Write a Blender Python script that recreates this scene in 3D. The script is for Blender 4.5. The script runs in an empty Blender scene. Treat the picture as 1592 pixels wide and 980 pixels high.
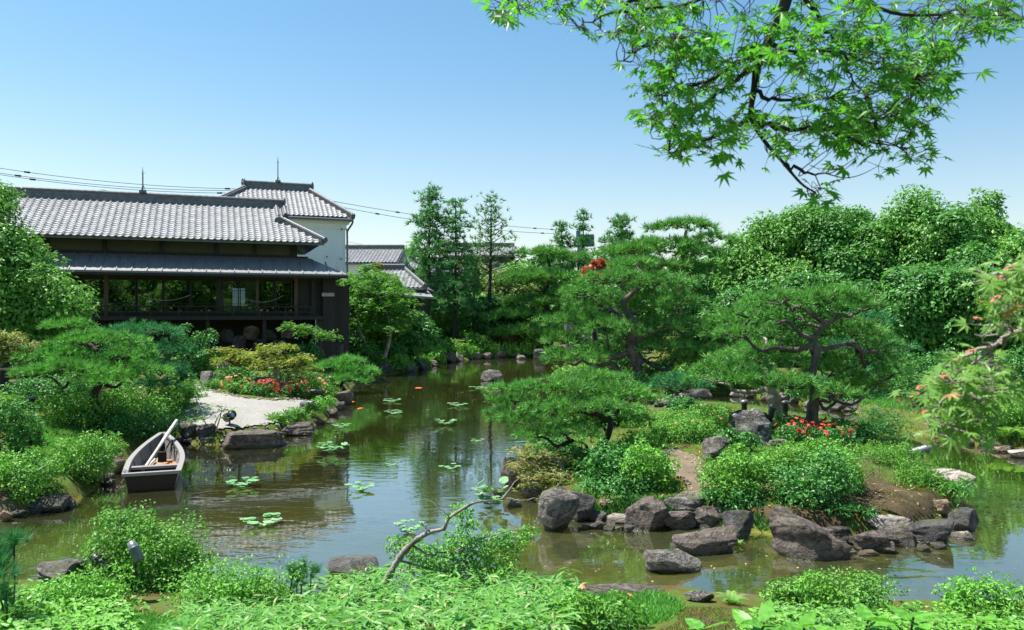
import bpy, math, random
import numpy as np
from mathutils import Vector, Matrix

# ------------------------------------------------------------------ camera, sky, sun, exposure
scene = bpy.context.scene
col = scene.collection
R = math.radians
F, CX, CY, HC = 1249.0, 796.0, 490.0, 3.0       # focal length and centre in photo pixels, eye height over the water

cam = bpy.data.cameras.new("camera")
cam_o = bpy.data.objects.new("camera", cam)
col.objects.link(cam_o)
cam.sensor_width = 36.0
cam.lens = 36.0 * F / 1592.0
cam.clip_start, cam.clip_end = 0.05, 6000.0
cam_o.location = (0, 0, HC)
cam_o.rotation_euler = (R(90), 0, 0)
cam.dof.use_dof = True
cam.dof.focus_distance = 17.0
cam.dof.aperture_fstop = 5.6
scene.camera = cam_o

SUN_EL, SUN_AZ = 66.0, -72.0                     # azimuth from +Y, clockwise
world = bpy.data.worlds.new("World")
scene.world = world
world.use_nodes = True
wn = world.node_tree
bg = wn.nodes["Background"]
sky = wn.nodes.new("ShaderNodeTexSky")
sky.sky_type = 'NISHITA'
sky.sun_disc = False
sky.sun_elevation = R(SUN_EL)
sky.sun_rotation = R(SUN_AZ)
sky.altitude = 50
sky.air_density = 1.0
sky.dust_density = 1.0
sky.ozone_density = 1.0
tint = wn.nodes.new("ShaderNodeMix")             # the photograph's slightly cyan balance
tint.data_type, tint.blend_type = 'RGBA', 'MULTIPLY'
tint.inputs[0].default_value = 1.0
wtc = wn.nodes.new("ShaderNodeTexCoord")          # pale at the horizon, deeper cyan blue higher up, all round
wsp = wn.nodes.new("ShaderNodeSeparateXYZ")
wmr = wn.nodes.new("ShaderNodeMapRange")
wmr.interpolation_type = 'SMOOTHSTEP'
wmr.inputs[1].default_value, wmr.inputs[2].default_value = 0.03, 0.36
wmx = wn.nodes.new("ShaderNodeMix")
wmx.data_type = 'RGBA'
wmx.inputs[6].default_value = (1.06, 0.98, 0.87, 1)
wmx.inputs[7].default_value = (0.62, 0.89, 0.92, 1)
wn.links.new(wtc.outputs["Generated"], wsp.inputs[0])
wn.links.new(wsp.outputs[2], wmr.inputs[0])
wn.links.new(wmr.outputs[0], wmx.inputs[0])
wn.links.new(wmx.outputs[2], tint.inputs[7])
wn.links.new(sky.outputs[0], tint.inputs[6])
wn.links.new(tint.outputs[2], bg.inputs[0])
bg.inputs[1].default_value = 0.088

sun = bpy.data.lights.new("sun", 'SUN')
sun.energy = 5.0
sun.angle = R(0.5)
sun.color = (1.0, 0.95, 0.87)
sun_o = bpy.data.objects.new("sun", sun)
col.objects.link(sun_o)
sd = Vector((math.sin(R(SUN_AZ)) * math.cos(R(SUN_EL)), math.cos(R(SUN_AZ)) * math.cos(R(SUN_EL)), math.sin(R(SUN_EL))))
sun_o.rotation_euler = sd.to_track_quat('Z', 'Y').to_euler()

vs = scene.view_settings
vs.view_transform = 'Standard'
vs.look = 'None'
vs.exposure = 1.15
vs.gamma = 1.0
scene.cycles.max_bounces = 8
scene.cycles.transparent_max_bounces = 24
scene.cycles.use_denoising = True

# ------------------------------------------------------------------ mesh helpers
def nrm(a):
    return a / np.maximum(np.linalg.norm(a, axis=-1, keepdims=True), 1e-9)

class G:
    """Collects vertices and faces of one mesh."""
    def __init__(s):
        s.v, s.f, s.n = [], [], 0
    def add(s, v, f, mat=0, smooth=False):
        v = np.asarray(v, dtype=np.float64).reshape(-1, 3)
        f = np.asarray(f, dtype=np.int64)
        if f.size == 0:
            return s
        s.f.append((f + s.n, mat, smooth))
        s.v.append(v)
        s.n += len(v)
        return s
    def merge(s, o, M=None):
        for v in o.v:
            s.v.append(v if M is None else v @ M[:3, :3].T + M[:3, 3])
        for f, m, sm in o.f:
            s.f.append((f + s.n, m, sm))
        s.n += o.n
        return s
    def mesh(s, name, mats=()):
        me = bpy.data.meshes.new(name)
        V = np.concatenate(s.v)
        me.vertices.add(len(V))
        me.vertices.foreach_set("co", V.ravel())
        loops = np.concatenate([f.ravel() for f, _, _ in s.f])
        tot = np.concatenate([np.full(len(f), f.shape[1]) for f, _, _ in s.f])
        mi = np.concatenate([np.full(len(f), m) for f, m, _ in s.f])
        sm = np.concatenate([np.full(len(f), q) for f, _, q in s.f])
        st = np.concatenate([[0], np.cumsum(tot)[:-1]])
        me.loops.add(len(loops))
        me.loops.foreach_set("vertex_index", loops.astype(np.int32))
        me.polygons.add(len(tot))
        me.polygons.foreach_set("loop_start", st.astype(np.int32))
        me.polygons.foreach_set("material_index", mi.astype(np.int32))
        me.polygons.foreach_set("use_smooth", sm.astype(bool))
        me.update(calc_edges=True)
        for m in (mats if isinstance(mats, (list, tuple)) else [mats]):
            me.materials.append(m)
        return me

def box(g, c, s, rz=0.0, mat=0, taper=1.0):
    hx, hy, hz = s[0] / 2, s[1] / 2, s[2] / 2
    v = np.array([(-hx, -hy, -hz), (hx, -hy, -hz), (hx, hy, -hz), (-hx, hy, -hz),
                  (-hx * taper, -hy * taper, hz), (hx * taper, -hy * taper, hz), (hx * taper, hy * taper, hz), (-hx * taper, hy * taper, hz)])
    ca, sa = math.cos(rz), math.sin(rz)
    v = v @ np.array([[ca, -sa, 0], [sa, ca, 0], [0, 0, 1]]).T + np.array(c)
    return g.add(v, [(0, 3, 2, 1), (4, 5, 6, 7), (0, 1, 5, 4), (1, 2, 6, 5), (2, 3, 7, 6), (3, 0, 4, 7)], mat)

def tube(g, pts, rad, sides=6, mat=0, cap=True):
    p = np.asarray(pts, float)
    n = len(p)
    rad = np.broadcast_to(np.asarray(rad, float), (n,))
    t = nrm(np.gradient(p, axis=0))
    ref = np.array([0, 0, 1.0]) if abs(t[0][2]) < 0.9 else np.array([1.0, 0, 0])
    a = nrm(np.cross(t[0], ref))
    rings = []
    ang = np.arange(sides) / sides * 2 * math.pi
    for i in range(n):
        a = nrm(a - t[i] * np.dot(a, t[i]))
        b = np.cross(t[i], a)
        rings.append(p[i] + rad[i] * (np.cos(ang)[:, None] * a + np.sin(ang)[:, None] * b))
    v = np.concatenate(rings)
    i = np.arange(n - 1)[:, None] * sides
    k = np.arange(sides)[None]
    k2 = (k + 1) % sides
    f = np.stack([i + k, i + k2, i + sides + k2, i + sides + k], -1).reshape(-1, 4)
    g.add(v, f, mat, True)
    if cap:
        g.add(rings[0], [tuple(range(sides))[::-1]], mat)
        g.add(rings[-1], [tuple(range(sides))], mat)
    return g

def smooth_path(pts, per=4):
    """Catmull-Rom through the points."""
    p = np.asarray(pts, float)
    if len(p) < 3:
        return np.array([p[0] + (p[-1] - p[0]) * t for t in np.linspace(0, 1, per + 1)])
    q = np.vstack([2 * p[0] - p[1], p, 2 * p[-1] - p[-2]])
    out = []
    for i in range(1, len(q) - 2):
        for t in np.arange(per) / per:
            a, b, c, d = q[i - 1], q[i], q[i + 1], q[i + 2]
            out.append(0.5 * (2 * b + (c - a) * t + (2 * a - 5 * b + 4 * c - d) * t * t + (3 * b - a - 3 * c + d) * t ** 3))
    out.append(p[-1])
    return np.array(out)

def lathe(g, prof, sides=16, mat=0, M=None, smooth=True):
    ang = np.arange(sides) / sides * 2 * math.pi
    v = np.concatenate([np.stack([r * np.cos(ang), r * np.sin(ang), np.full(sides, z)], -1) for r, z in prof])
    n = len(prof)
    i = np.arange(n - 1)[:, None] * sides
    k = np.arange(sides)[None]
    k2 = (k + 1) % sides
    f = np.stack([i + k, i + k2, i + sides + k2, i + sides + k], -1).reshape(-1, 4)
    if M is not None:
        v = v @ M[:3, :3].T + M[:3, 3]
    return g.add(v, f, mat, smooth)

_ico = {}
def ico(level):
    if level not in _ico:
        t = (1 + 5 ** .5) / 2
        v = [(-1, t, 0), (1, t, 0), (-1, -t, 0), (1, -t, 0), (0, -1, t), (0, 1, t), (0, -1, -t), (0, 1, -t), (t, 0, -1), (t, 0, 1), (-t, 0, -1), (-t, 0, 1)]
        f = [(0, 11, 5), (0, 5, 1), (0, 1, 7), (0, 7, 10), (0, 10, 11), (1, 5, 9), (5, 11, 4), (11, 10, 2), (10, 7, 6), (7, 1, 8),
             (3, 9, 4), (3, 4, 2), (3, 2, 6), (3, 6, 8), (3, 8, 9), (4, 9, 5), (2, 4, 11), (6, 2, 10), (8, 6, 7), (9, 8, 1)]
        v = [np.array(x) / np.linalg.norm(x) for x in v]
        for _ in range(level):
            mid, nf = {}, []
            def m(a, b):
                k = (min(a, b), max(a, b))
                if k not in mid:
                    w = v[a] + v[b]
                    v.append(w / np.linalg.norm(w))
                    mid[k] = len(v) - 1
                return mid[k]
            for a, b, c in f:
                x, y, z = m(a, b), m(b, c), m(c, a)
                nf += [(a, x, z), (b, y, x), (c, z, y), (x, y, z)]
            f = nf
        _ico[level] = (np.array(v), np.array(f))
    return _ico[level]

def wob(P, freq, seed, n=10):
    """Cheap smooth noise, about -1..1."""
    r = np.random.RandomState(seed)
    k = nrm(r.randn(n, 3)) * freq * (0.6 + 0.9 * r.rand(n, 1))
    ph = r.rand(n) * 6.28
    return np.sin(P @ k.T + ph).sum(1) / (n ** .5) * 0.75

def link(name, me, parent=None, loc=None, kind=None):
    o = bpy.data.objects.new(name, me)
    col.objects.link(o)
    if parent is not None:
        o.parent = parent
    if loc is not None:
        o.location = loc
    if kind:
        o["kind"] = kind
    return o

def tag(o, label, cat, group=None, kind=None):
    o["label"] = label
    o["category"] = cat
    if group:
        o["group"] = group
    if kind:
        o["kind"] = kind
    return o

def thing(name, label, cat, loc=(0, 0, 0), rz=0.0, group=None):
    o = bpy.data.objects.new(name, None)
    o.empty_display_size = 0.2
    col.objects.link(o)
    o.location = loc
    o.rotation_euler = (0, 0, rz)
    return tag(o, label, cat, group)

def dup(root, loc, rz=0.0, scale=None, label=None):
    r = root.copy()
    col.objects.link(r)
    r.location = loc
    r.rotation_euler = (0, 0, rz)
    if scale is not None:
        r.scale = scale
    if label:
        r["label"] = label
    for ch in list(root.children):
        c = ch.copy()
        col.objects.link(c)
        c.parent = r
        for gch in ch.children:
            q = gch.copy()
            col.objects.link(q)
            q.parent = c
    return r

def at(px, py, z=0.0):
    d = (HC - z) * F / (py - CY)
    return np.array([(px - CX) / F * d, d, z])

def atd(px, py, d):
    return np.array([(px - CX) / F * d, d, HC - (py - CY) / F * d])

# ------------------------------------------------------------------ materials
def newmat(name):
    m = bpy.data.materials.new(name)
    m.use_nodes = True
    nt = m.node_tree
    return m, nt, nt.nodes["Principled BSDF"], nt.nodes["Material Output"]

def N(nt, typ, **kw):
    n = nt.nodes.new(typ)
    for k, v in kw.items():
        if k.startswith("i_"):
            n.inputs[k[2:].replace("_", " ")].default_value = v
        else:
            setattr(n, k, v)
    return n

def mixc(nt, fac, a, b, mode='MIX'):
    n = nt.nodes.new("ShaderNodeMix")
    n.data_type = 'RGBA'
    n.blend_type = mode
    for sock, val in ((n.inputs[0], fac), (n.inputs[6], a), (n.inputs[7], b)):
        if hasattr(val, "is_linked"):
            nt.links.new(val, sock)
        else:
            sock.default_value = val if not isinstance(val, tuple) or len(val) == 4 else (*val, 1)
    return n.outputs[2]

def mrange(nt, x, a, b, c=0.0, d=1.0):
    n = nt.nodes.new("ShaderNodeMapRange")
    nt.links.new(x, n.inputs[0])
    for i, v in enumerate((a, b, c, d)):
        n.inputs[i + 1].default_value = v
    return n.outputs[0]

def noise(nt, scale, detail=4.0, rough=0.55, vec=None, dist=0.0):
    n = N(nt, "ShaderNodeTexNoise")
    n.inputs["Scale"].default_value = scale
    n.inputs["Detail"].default_value = detail
    n.inputs["Roughness"].default_value = rough
    n.inputs["Distortion"].default_value = dist
    if vec is not None:
        nt.links.new(vec, n.inputs["Vector"])
    return n.outputs["Fac"]

def bump(nt, bsdf, h, strength=0.5, dist=0.05):
    b = N(nt, "ShaderNodeBump")
    b.inputs["Strength"].default_value = strength
    b.inputs["Distance"].default_value = dist
    nt.links.new(h, b.inputs["Height"])
    nt.links.new(b.outputs[0], bsdf.inputs["Normal"])

LEAF_GAIN = 1.1
def leafmat(name, c1, c2, c3=None, trans=0.35, rough=0.45, clump=1.2, tip=None, glow=1.4):
    """Leaves: colour differs from leaf to leaf and a little from clump to clump."""
    c1, c2 = tuple(x * LEAF_GAIN for x in c1), tuple(x * LEAF_GAIN for x in c2)
    c3 = tuple(x * LEAF_GAIN for x in c3) if c3 else None
    m, nt, p, out = newmat(name)
    geo = N(nt, "ShaderNodeNewGeometry")
    tc = N(nt, "ShaderNodeTexCoord")
    oi = N(nt, "ShaderNodeObjectInfo")
    sm_ = N(nt, "ShaderNodeMath", operation='ADD')
    nt.links.new(geo.outputs["Random Per Island"], sm_.inputs[0])
    nt.links.new(oi.outputs["Random"], sm_.inputs[1])
    fr_ = N(nt, "ShaderNodeMath", operation='FRACT')
    nt.links.new(sm_.outputs[0], fr_.inputs[0])
    rnd = fr_.outputs[0]
    c = mixc(nt, rnd, c1, c2)
    nz = noise(nt, clump, 2.0, vec=tc.outputs["Object"])
    c = mixc(nt, mrange(nt, nz, 0.42, 0.66), c, c3 or tuple(x * 0.62 for x in c1))
    nz2 = noise(nt, clump * 5.5, 1.0, vec=tc.outputs["Object"])
    c = mixc(nt, mrange(nt, nz2, 0.4, 0.65, 0, 0.6), c, tuple(a * 1.25 for a in c2))
    c = mixc(nt, mrange(nt, oi.outputs["Random"], 0, 1, 0, 0.35), c, tuple(a * 0.75 for a in c2))
    if tip:
        gt = N(nt, "ShaderNodeMath", operation='GREATER_THAN')
        fr = N(nt, "ShaderNodeMath", operation='FRACT')
        ml = N(nt, "ShaderNodeMath", operation='MULTIPLY')
        ml.inputs[1].default_value = 37.7
        nt.links.new(rnd, ml.inputs[0])
        nt.links.new(ml.outputs[0], fr.inputs[0])
        nt.links.new(fr.outputs[0], gt.inputs[0])
        gt.inputs[1].default_value = 1 - tip[1]
        c = mixc(nt, gt.outputs[0], c, tip[0])
    nt.links.new(c, p.inputs["Base Color"])
    p.inputs["Roughness"].default_value = rough
    p.inputs["Specular IOR Level"].default_value = 0.25
    tr = N(nt, "ShaderNodeBsdfTranslucent")
    tcol = mixc(nt, 0.5, c, (0.75, 1.0, 0.12), 'MULTIPLY')
    hs = N(nt, "ShaderNodeHueSaturation")
    hs.inputs["Value"].default_value = glow
    nt.links.new(tcol, hs.inputs["Color"])
    nt.links.new(hs.outputs[0], tr.inputs["Color"])
    mx = N(nt, "ShaderNodeMixShader")
    mx.inputs[0].default_value = trans
    nt.links.new(p.outputs[0], mx.inputs[1])
    nt.links.new(tr.outputs[0], mx.inputs[2])
    nt.links.new(mx.outputs[0], out.inputs[0])
    return m

def barkmat(name, c1, c2, scale=9.0):
    m, nt, p, out = newmat(name)
    tc = N(nt, "ShaderNodeTexCoord")
    mp = N(nt, "ShaderNodeMapping")
    mp.inputs["Scale"].default_value = (1, 1, 0.35)
    nt.links.new(tc.outputs["Object"], mp.inputs[0])
    nz = noise(nt, scale, 6.0, 0.65, mp.outputs[0], 0.6)
    nt.links.new(mixc(nt, mrange(nt, nz, 0.35, 0.68), c1, c2), p.inputs["Base Color"])
    p.inputs["Roughness"].default_value = 0.9
    bump(nt, p, nz, 0.9, 0.04)
    return m

def rockmat(name, c1, c2, c3, lichen=0.5):
    m, nt, p, out = newmat(name)
    tc = N(nt, "ShaderNodeTexCoord")
    geo = N(nt, "ShaderNodeNewGeometry")
    oi = N(nt, "ShaderNodeObjectInfo")
    off = N(nt, "ShaderNodeVectorMath", operation='MULTIPLY_ADD')
    nt.links.new(tc.outputs["Object"], off.inputs[0])
    off.inputs[1].default_value = (1, 1, 1)
    sc = N(nt, "ShaderNodeVectorMath", operation='SCALE')
    sc.inputs[0].default_value = (31, 17, 23)
    nt.links.new(oi.outputs["Random"], sc.inputs["Scale"])
    nt.links.new(sc.outputs[0], off.inputs[2])
    v = off.outputs[0]
    n1 = noise(nt, 2.2, 8.0, 0.62, v, 0.8)
    n2 = noise(nt, 9.0, 8.0, 0.7, v)
    n3 = noise(nt, 40.0, 4.0, 0.6, v)
    c = mixc(nt, mrange(nt, n1, 0.35, 0.65), c1, c2)
    c = mixc(nt, mrange(nt, n2, 0.5, 0.7, 0, lichen), c, c3)
    c = mixc(nt, mrange(nt, n2, 0.28, 0.42, 0.55, 0), c, (0.03, 0.027, 0.025))
    mpc = N(nt, "ShaderNodeMapping")
    mpc.inputs["Scale"].default_value = (0.7, 0.7, 1.9)
    nt.links.new(v, mpc.inputs[0])
    n4 = noise(nt, 2.6, 7.0, 0.6, mpc.outputs[0], 1.4)
    ab = N(nt, "ShaderNodeMath", operation='SUBTRACT')
    nt.links.new(n4, ab.inputs[0])
    ab.inputs[1].default_value = 0.5
    ab2 = N(nt, "ShaderNodeMath", operation='ABSOLUTE')
    nt.links.new(ab.outputs[0], ab2.inputs[0])
    crack = mrange(nt, ab2.outputs[0], 0.0, 0.022, 0.75, 0.0)
    c = mixc(nt, crack, c, (0.022, 0.02, 0.018))
    nzz = N(nt, "ShaderNodeSeparateXYZ")          # moss settles on upward faces
    nt.links.new(geo.outputs["Normal"], nzz.inputs[0])
    nm = noise(nt, 3.3, 5.0, 0.65, v)
    mm = N(nt, "ShaderNodeMath", operation='MULTIPLY')
    nt.links.new(mrange(nt, nm, 0.54, 0.66, 0, 0.75), mm.inputs[0])
    nt.links.new(mrange(nt, nzz.outputs[2], 0.1, 0.6), mm.inputs[1])
    c = mixc(nt, mm.outputs[0], c, mixc(nt, n3, (0.04, 0.055, 0.012), (0.11, 0.13, 0.03)))
    # wet, algae-darkened band just over the waterline
    sep = N(nt, "ShaderNodeSeparateXYZ")
    nt.links.new(geo.outputs["Position"], sep.inputs[0])
    ad = N(nt, "ShaderNodeMath", operation='MULTIPLY_ADD')
    nt.links.new(n2, ad.inputs[0])
    ad.inputs[1].default_value = -0.12
    nt.links.new(sep.outputs[2], ad.inputs[2])
    wet = mrange(nt, ad.outputs[0], -0.03, 0.05, 0.75, 0.0)
    c = mixc(nt, wet, c, (0.035, 0.034, 0.02))
    nt.links.new(c, p.inputs["Base Color"])
    nt.links.new(mrange(nt, ad.outputs[0], -0.03, 0.05, 0.35, 0.85), p.inputs["Roughness"])
    hh = N(nt, "ShaderNodeMath", operation='MULTIPLY_ADD')
    nt.links.new(n3, hh.inputs[0])
    hh.inputs[1].default_value = 0.25
    nt.links.new(n2, hh.inputs[2])
    h2 = N(nt, "ShaderNodeMath", operation='MULTIPLY_ADD')
    nt.links.new(crack, h2.inputs[0])
    h2.inputs[1].default_value = -0.35
    nt.links.new(hh.outputs[0], h2.inputs[2])
    bump(nt, p, h2.outputs[0], 1.0, 0.09)
    return m

def plain(name, c, rough=0.6, var=0.25, scale=6.0, metal=0.0, spec=0.4, bmp=0.2, stretch=(1, 1, 1), piece=0.5):
    m, nt, p, out = newmat(name)
    tc = N(nt, "ShaderNodeTexCoord")
    mp = N(nt, "ShaderNodeMapping")
    mp.inputs["Scale"].default_value = stretch
    nt.links.new(tc.outputs["Object"], mp.inputs[0])
    oi = N(nt, "ShaderNodeObjectInfo")
    nz = noise(nt, scale, 6.0, 0.6, mp.outputs[0])
    c2 = mixc(nt, mrange(nt, nz, 0.3, 0.7), tuple(x * (1 - var) for x in c), tuple(min(1, x * (1 + var)) for x in c))
    ge_ = N(nt, "ShaderNodeNewGeometry")
    ad_ = N(nt, "ShaderNodeMath", operation='ADD')
    nt.links.new(oi.outputs["Random"], ad_.inputs[0])
    nt.links.new(ge_.outputs["Random Per Island"], ad_.inputs[1])
    fr_ = N(nt, "ShaderNodeMath", operation='FRACT')
    nt.links.new(ad_.outputs[0], fr_.inputs[0])
    c2 = mixc(nt, mrange(nt, fr_.outputs[0], 0, 1, 0, piece * var), c2, tuple(x * 0.45 for x in c))
    nt.links.new(c2, p.inputs["Base Color"])
    p.inputs["Roughness"].default_value = rough
    p.inputs["Metallic"].default_value = metal
    p.inputs["Specular IOR Level"].default_value = spec
    if bmp:
        bump(nt, p, nz, bmp, 0.02)
    return m

M = {}
# pines, evergreens, maples, shrubs
M['pine'] = leafmat("pine_needles", (0.08, 0.245, 0.05), (0.13, 0.33, 0.068), (0.038, 0.14, 0.038), 0.2, 0.55, 1.5, ((0.22, 0.13, 0.05), 0.03))
M['pine_blue'] = leafmat("blue_green_needles", (0.04, 0.19, 0.08), (0.075, 0.26, 0.1), (0.025, 0.11, 0.05), 0.2, 0.55, 1.5)
M['pine_bright'] = leafmat("bright_needles", (0.085, 0.27, 0.05), (0.14, 0.36, 0.07), (0.045, 0.16, 0.04), 0.2, 0.55, 1.4)
M['conifer'] = leafmat("conifer_needles", (0.06, 0.21, 0.085), (0.11, 0.29, 0.095), (0.04, 0.15, 0.065), 0.3, 0.55, 0.8, ((0.2, 0.09, 0.03), 0.06))
M['evergreen'] = leafmat("evergreen_leaves", (0.055, 0.185, 0.04), (0.1, 0.27, 0.055), (0.028, 0.115, 0.03), 0.25, 0.45, 0.5)
M['evergreen_light'] = leafmat("light_evergreen_leaves", (0.085, 0.24, 0.045), (0.15, 0.33, 0.06), (0.045, 0.16, 0.035), 0.26, 0.45, 0.5)
M['maple'] = leafmat("maple_leaves", (0.06, 0.19, 0.03), (0.12, 0.27, 0.04), (0.035, 0.14, 0.03), 0.4, 0.45, 1.0)
M['maple_yellow'] = leafmat("yellow_green_leaves", (0.15, 0.2, 0.025), (0.26, 0.29, 0.04), (0.1, 0.17, 0.03), 0.35, 0.5, 1.5)
M['maple_olive'] = leafmat("olive_maple_leaves", (0.14, 0.19, 0.05), (0.25, 0.27, 0.08), (0.08, 0.15, 0.04), 0.35, 0.5, 2.0, ((0.3, 0.12, 0.06), 0.1))
M["maple_red"] = leafmat("red_leaves", (0.3, 0.055, 0.018), (0.42, 0.09, 0.03), (0.2, 0.03, 0.015), 0.35, 0.5, 1.0)
M['olive_tree'] = leafmat("olive_green_leaves", (0.1, 0.17, 0.04), (0.18, 0.25, 0.07), (0.06, 0.12, 0.03), 0.3, 0.5, 1.0)
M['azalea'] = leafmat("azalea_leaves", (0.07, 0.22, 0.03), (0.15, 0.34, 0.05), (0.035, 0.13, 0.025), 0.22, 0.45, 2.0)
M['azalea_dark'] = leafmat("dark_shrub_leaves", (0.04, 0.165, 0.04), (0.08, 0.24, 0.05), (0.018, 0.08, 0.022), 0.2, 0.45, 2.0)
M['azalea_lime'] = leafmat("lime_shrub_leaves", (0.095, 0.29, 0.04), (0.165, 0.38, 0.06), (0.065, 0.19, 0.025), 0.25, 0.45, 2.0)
M['grass'] = leafmat("grass_blades", (0.06, 0.22, 0.04), (0.13, 0.34, 0.06), (0.05, 0.17, 0.04), 0.35, 0.5, 1.0)
M['sasa'] = leafmat("bamboo_grass_leaves", (0.07, 0.21, 0.034), (0.13, 0.31, 0.055), (0.04, 0.16, 0.035), 0.33, 0.42, 2.2, ((0.34, 0.4, 0.17), 0.06))
M['big_leaf'] = leafmat("glossy_large_leaves", (0.05, 0.21, 0.025), (0.12, 0.33, 0.04), None, 0.35, 0.42, 1.0)
M['fern'] = leafmat("fern_fronds", (0.13, 0.28, 0.05), (0.2, 0.36, 0.08), None, 0.35, 0.5, 2.0)
M['fg_maple'] = leafmat("overhanging_maple_leaves", (0.03, 0.15, 0.03), (0.08, 0.25, 0.03), (0.1, 0.24, 0.025), 0.5, 0.4, 2.5, glow=1.7)
M['fg_maple2'] = leafmat("pale_maple_leaves", (0.1, 0.25, 0.045), (0.2, 0.34, 0.08), (0.055, 0.18, 0.035), 0.4, 0.4, 3.0, ((0.4, 0.24, 0.1), 0.02), glow=1.5)
M['rust_moss'] = leafmat("rusty_moss", (0.075, 0.045, 0.018), (0.12, 0.09, 0.025), (0.06, 0.1, 0.02), 0.2, 0.8, 3.0)
M['moss_red'] = plain("red_brown_moss", (0.06, 0.042, 0.018), 0.95, 0.5, 5.0, bmp=0.6)
M['earth'] = plain("trodden_earth", (0.15, 0.115, 0.08), 0.95, 0.3, 4.0)
M['litter'] = leafmat("dry_leaves", (0.28, 0.2, 0.08), (0.38, 0.33, 0.16), (0.2, 0.12, 0.05), 0.2, 0.6)
M['seed'] = plain("pink_maple_seeds", (0.6, 0.22, 0.14), 0.5)
M['red_flower'] = leafmat("red_petals", (0.45, 0.045, 0.03), (0.6, 0.1, 0.065), None, 0.3, 0.5)
M['pink_flower'] = leafmat("salmon_petals", (0.7, 0.2, 0.12), (0.8, 0.32, 0.22), None, 0.3, 0.5)
M['lily'] = leafmat("lily_leaves", (0.08, 0.24, 0.08), (0.17, 0.34, 0.15), None, 0.15, 0.6, 2.0, ((0.24, 0.34, 0.2), 0.1))
M['bark'] = barkmat("pine_bark", (0.035, 0.026, 0.022), (0.15, 0.12, 0.1))
M['bark_pale'] = barkmat("pale_bark", (0.13, 0.1, 0.085), (0.4, 0.36, 0.33))
M['bark_red'] = barkmat("red_bark", (0.1, 0.05, 0.035), (0.32, 0.19, 0.14))
M['bark_dark'] = barkmat("dark_bark", (0.02, 0.016, 0.013), (0.06, 0.048, 0.038))
M['rock_brown'] = rockmat("brown_rock", (0.055, 0.041, 0.034), (0.145, 0.113, 0.096), (0.35, 0.31, 0.28), 0.5)
M['rock_grey'] = rockmat("grey_rock", (0.075, 0.067, 0.058), (0.2, 0.182, 0.16), (0.45, 0.42, 0.39), 0.6)
M['rock_dark'] = rockmat("dark_rock", (0.035, 0.034, 0.035), (0.095, 0.088, 0.08), (0.25, 0.24, 0.23), 0.4)
M['rock_lichen'] = rockmat("lichen_rock", (0.05, 0.045, 0.043), (0.16, 0.15, 0.145), (0.66, 0.64, 0.62), 0.95)
M['rock_pale'] = rockmat("pale_rock", (0.28, 0.24, 0.2), (0.45, 0.4, 0.35), (0.6, 0.57, 0.53), 0.6)
M['rock_tan'] = rockmat("tan_rock", (0.16, 0.1, 0.06), (0.32, 0.22, 0.14), (0.45, 0.38, 0.3), 0.5)
# building and small things
M['tile'] = plain("roof_tile_clay", (0.3, 0.305, 0.315), 0.45, 0.25, 3.0, 0, 0.4, 0.1, piece=1.6)
M['ridge_tile'] = plain("ridge_tile_clay", (0.13, 0.135, 0.145), 0.5, 0.35, 5.0)
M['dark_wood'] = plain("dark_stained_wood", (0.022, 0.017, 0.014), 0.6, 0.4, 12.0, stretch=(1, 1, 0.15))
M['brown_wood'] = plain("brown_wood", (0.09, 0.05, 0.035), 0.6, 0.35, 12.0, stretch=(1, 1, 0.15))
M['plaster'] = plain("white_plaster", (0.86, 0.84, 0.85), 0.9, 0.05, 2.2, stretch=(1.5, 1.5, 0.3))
M['plaster_ochre_shaded'] = plain("shaded_ochre_plaster", (0.1, 0.095, 0.065), 0.9, 0.15, 2.0)  # ochre taken down to carry the deep shade under the eave
M['roof_sheet'] = plain("grey_roof_sheet", (0.2, 0.2, 0.2), 0.55, 0.2, 2.5, 0, 0.4, 0.1, (4, 0.5, 1))
M['shoji'] = plain("paper_screen", (0.75, 0.75, 0.73), 0.9, 0.03)
M['tatami'] = plain("straw_mat", (0.3, 0.27, 0.16), 0.8)
M['metal_dark'] = plain("black_lamp_metal", (0.03, 0.032, 0.036), 0.4, 0.2, 8.0, 0.0, 0.5, 0)
M['metal_grey'] = plain("grey_lamp_metal", (0.16, 0.17, 0.19), 0.4, 0.15, 8.0, 0.3, 0.5, 0)
M['lamp_glass'] = plain("lamp_glass", (0.55, 0.62, 0.7), 0.15, 0.05, 8.0, 0, 0.7, 0)
M['wire'] = plain("black_cable", (0.02, 0.02, 0.022), 0.6, 0.1, 5.0, 0, 0.3, 0)
M['boat_wood'] = plain("weathered_grey_planks", (0.2, 0.19, 0.188), 0.85, 0.3, 7.0, 0, 0.3, 0.4, (6, 0.6, 6))
M['boat_rim'] = plain("pale_rim_wood", (0.21, 0.205, 0.2), 0.75, 0.2, 8.0, 0, 0.3, 0.3, (6, 0.6, 6))
M['boat_dark'] = plain("shade_dark_planks", (0.034, 0.026, 0.02), 0.8, 0.3, 7.0, 0, 0.1, 0.3, (1, 6, 6))  # dark tone carries the stern's shade; brace and post share it
M['boat_rust'] = plain("rusty_brown_board", (0.32, 0.15, 0.06), 0.8, 0.35, 9.0)
M['boat_floor'] = plain("tan_floor_planks", (0.26, 0.19, 0.14), 0.85, 0.3, 7.0, 0, 0.3, 0.4, (6, 0.6, 6))
M['oar'] = plain("bleached_pole_wood", (0.4, 0.37, 0.34), 0.8, 0.25, 7.0)
M['bamboo'] = plain("bamboo_cane", (0.42, 0.35, 0.17), 0.5, 0.2, 6.0)
M['rope'] = plain("pale_rope", (0.4, 0.38, 0.33), 0.9, 0.2, 20.0)
M['koi_orange'] = plain("orange_scales", (0.75, 0.16, 0.03), 0.35, 0.25, 6.0)
M['koi_pale'] = plain("pale_scales", (0.72, 0.66, 0.56), 0.35, 0.15, 6.0)
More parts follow.
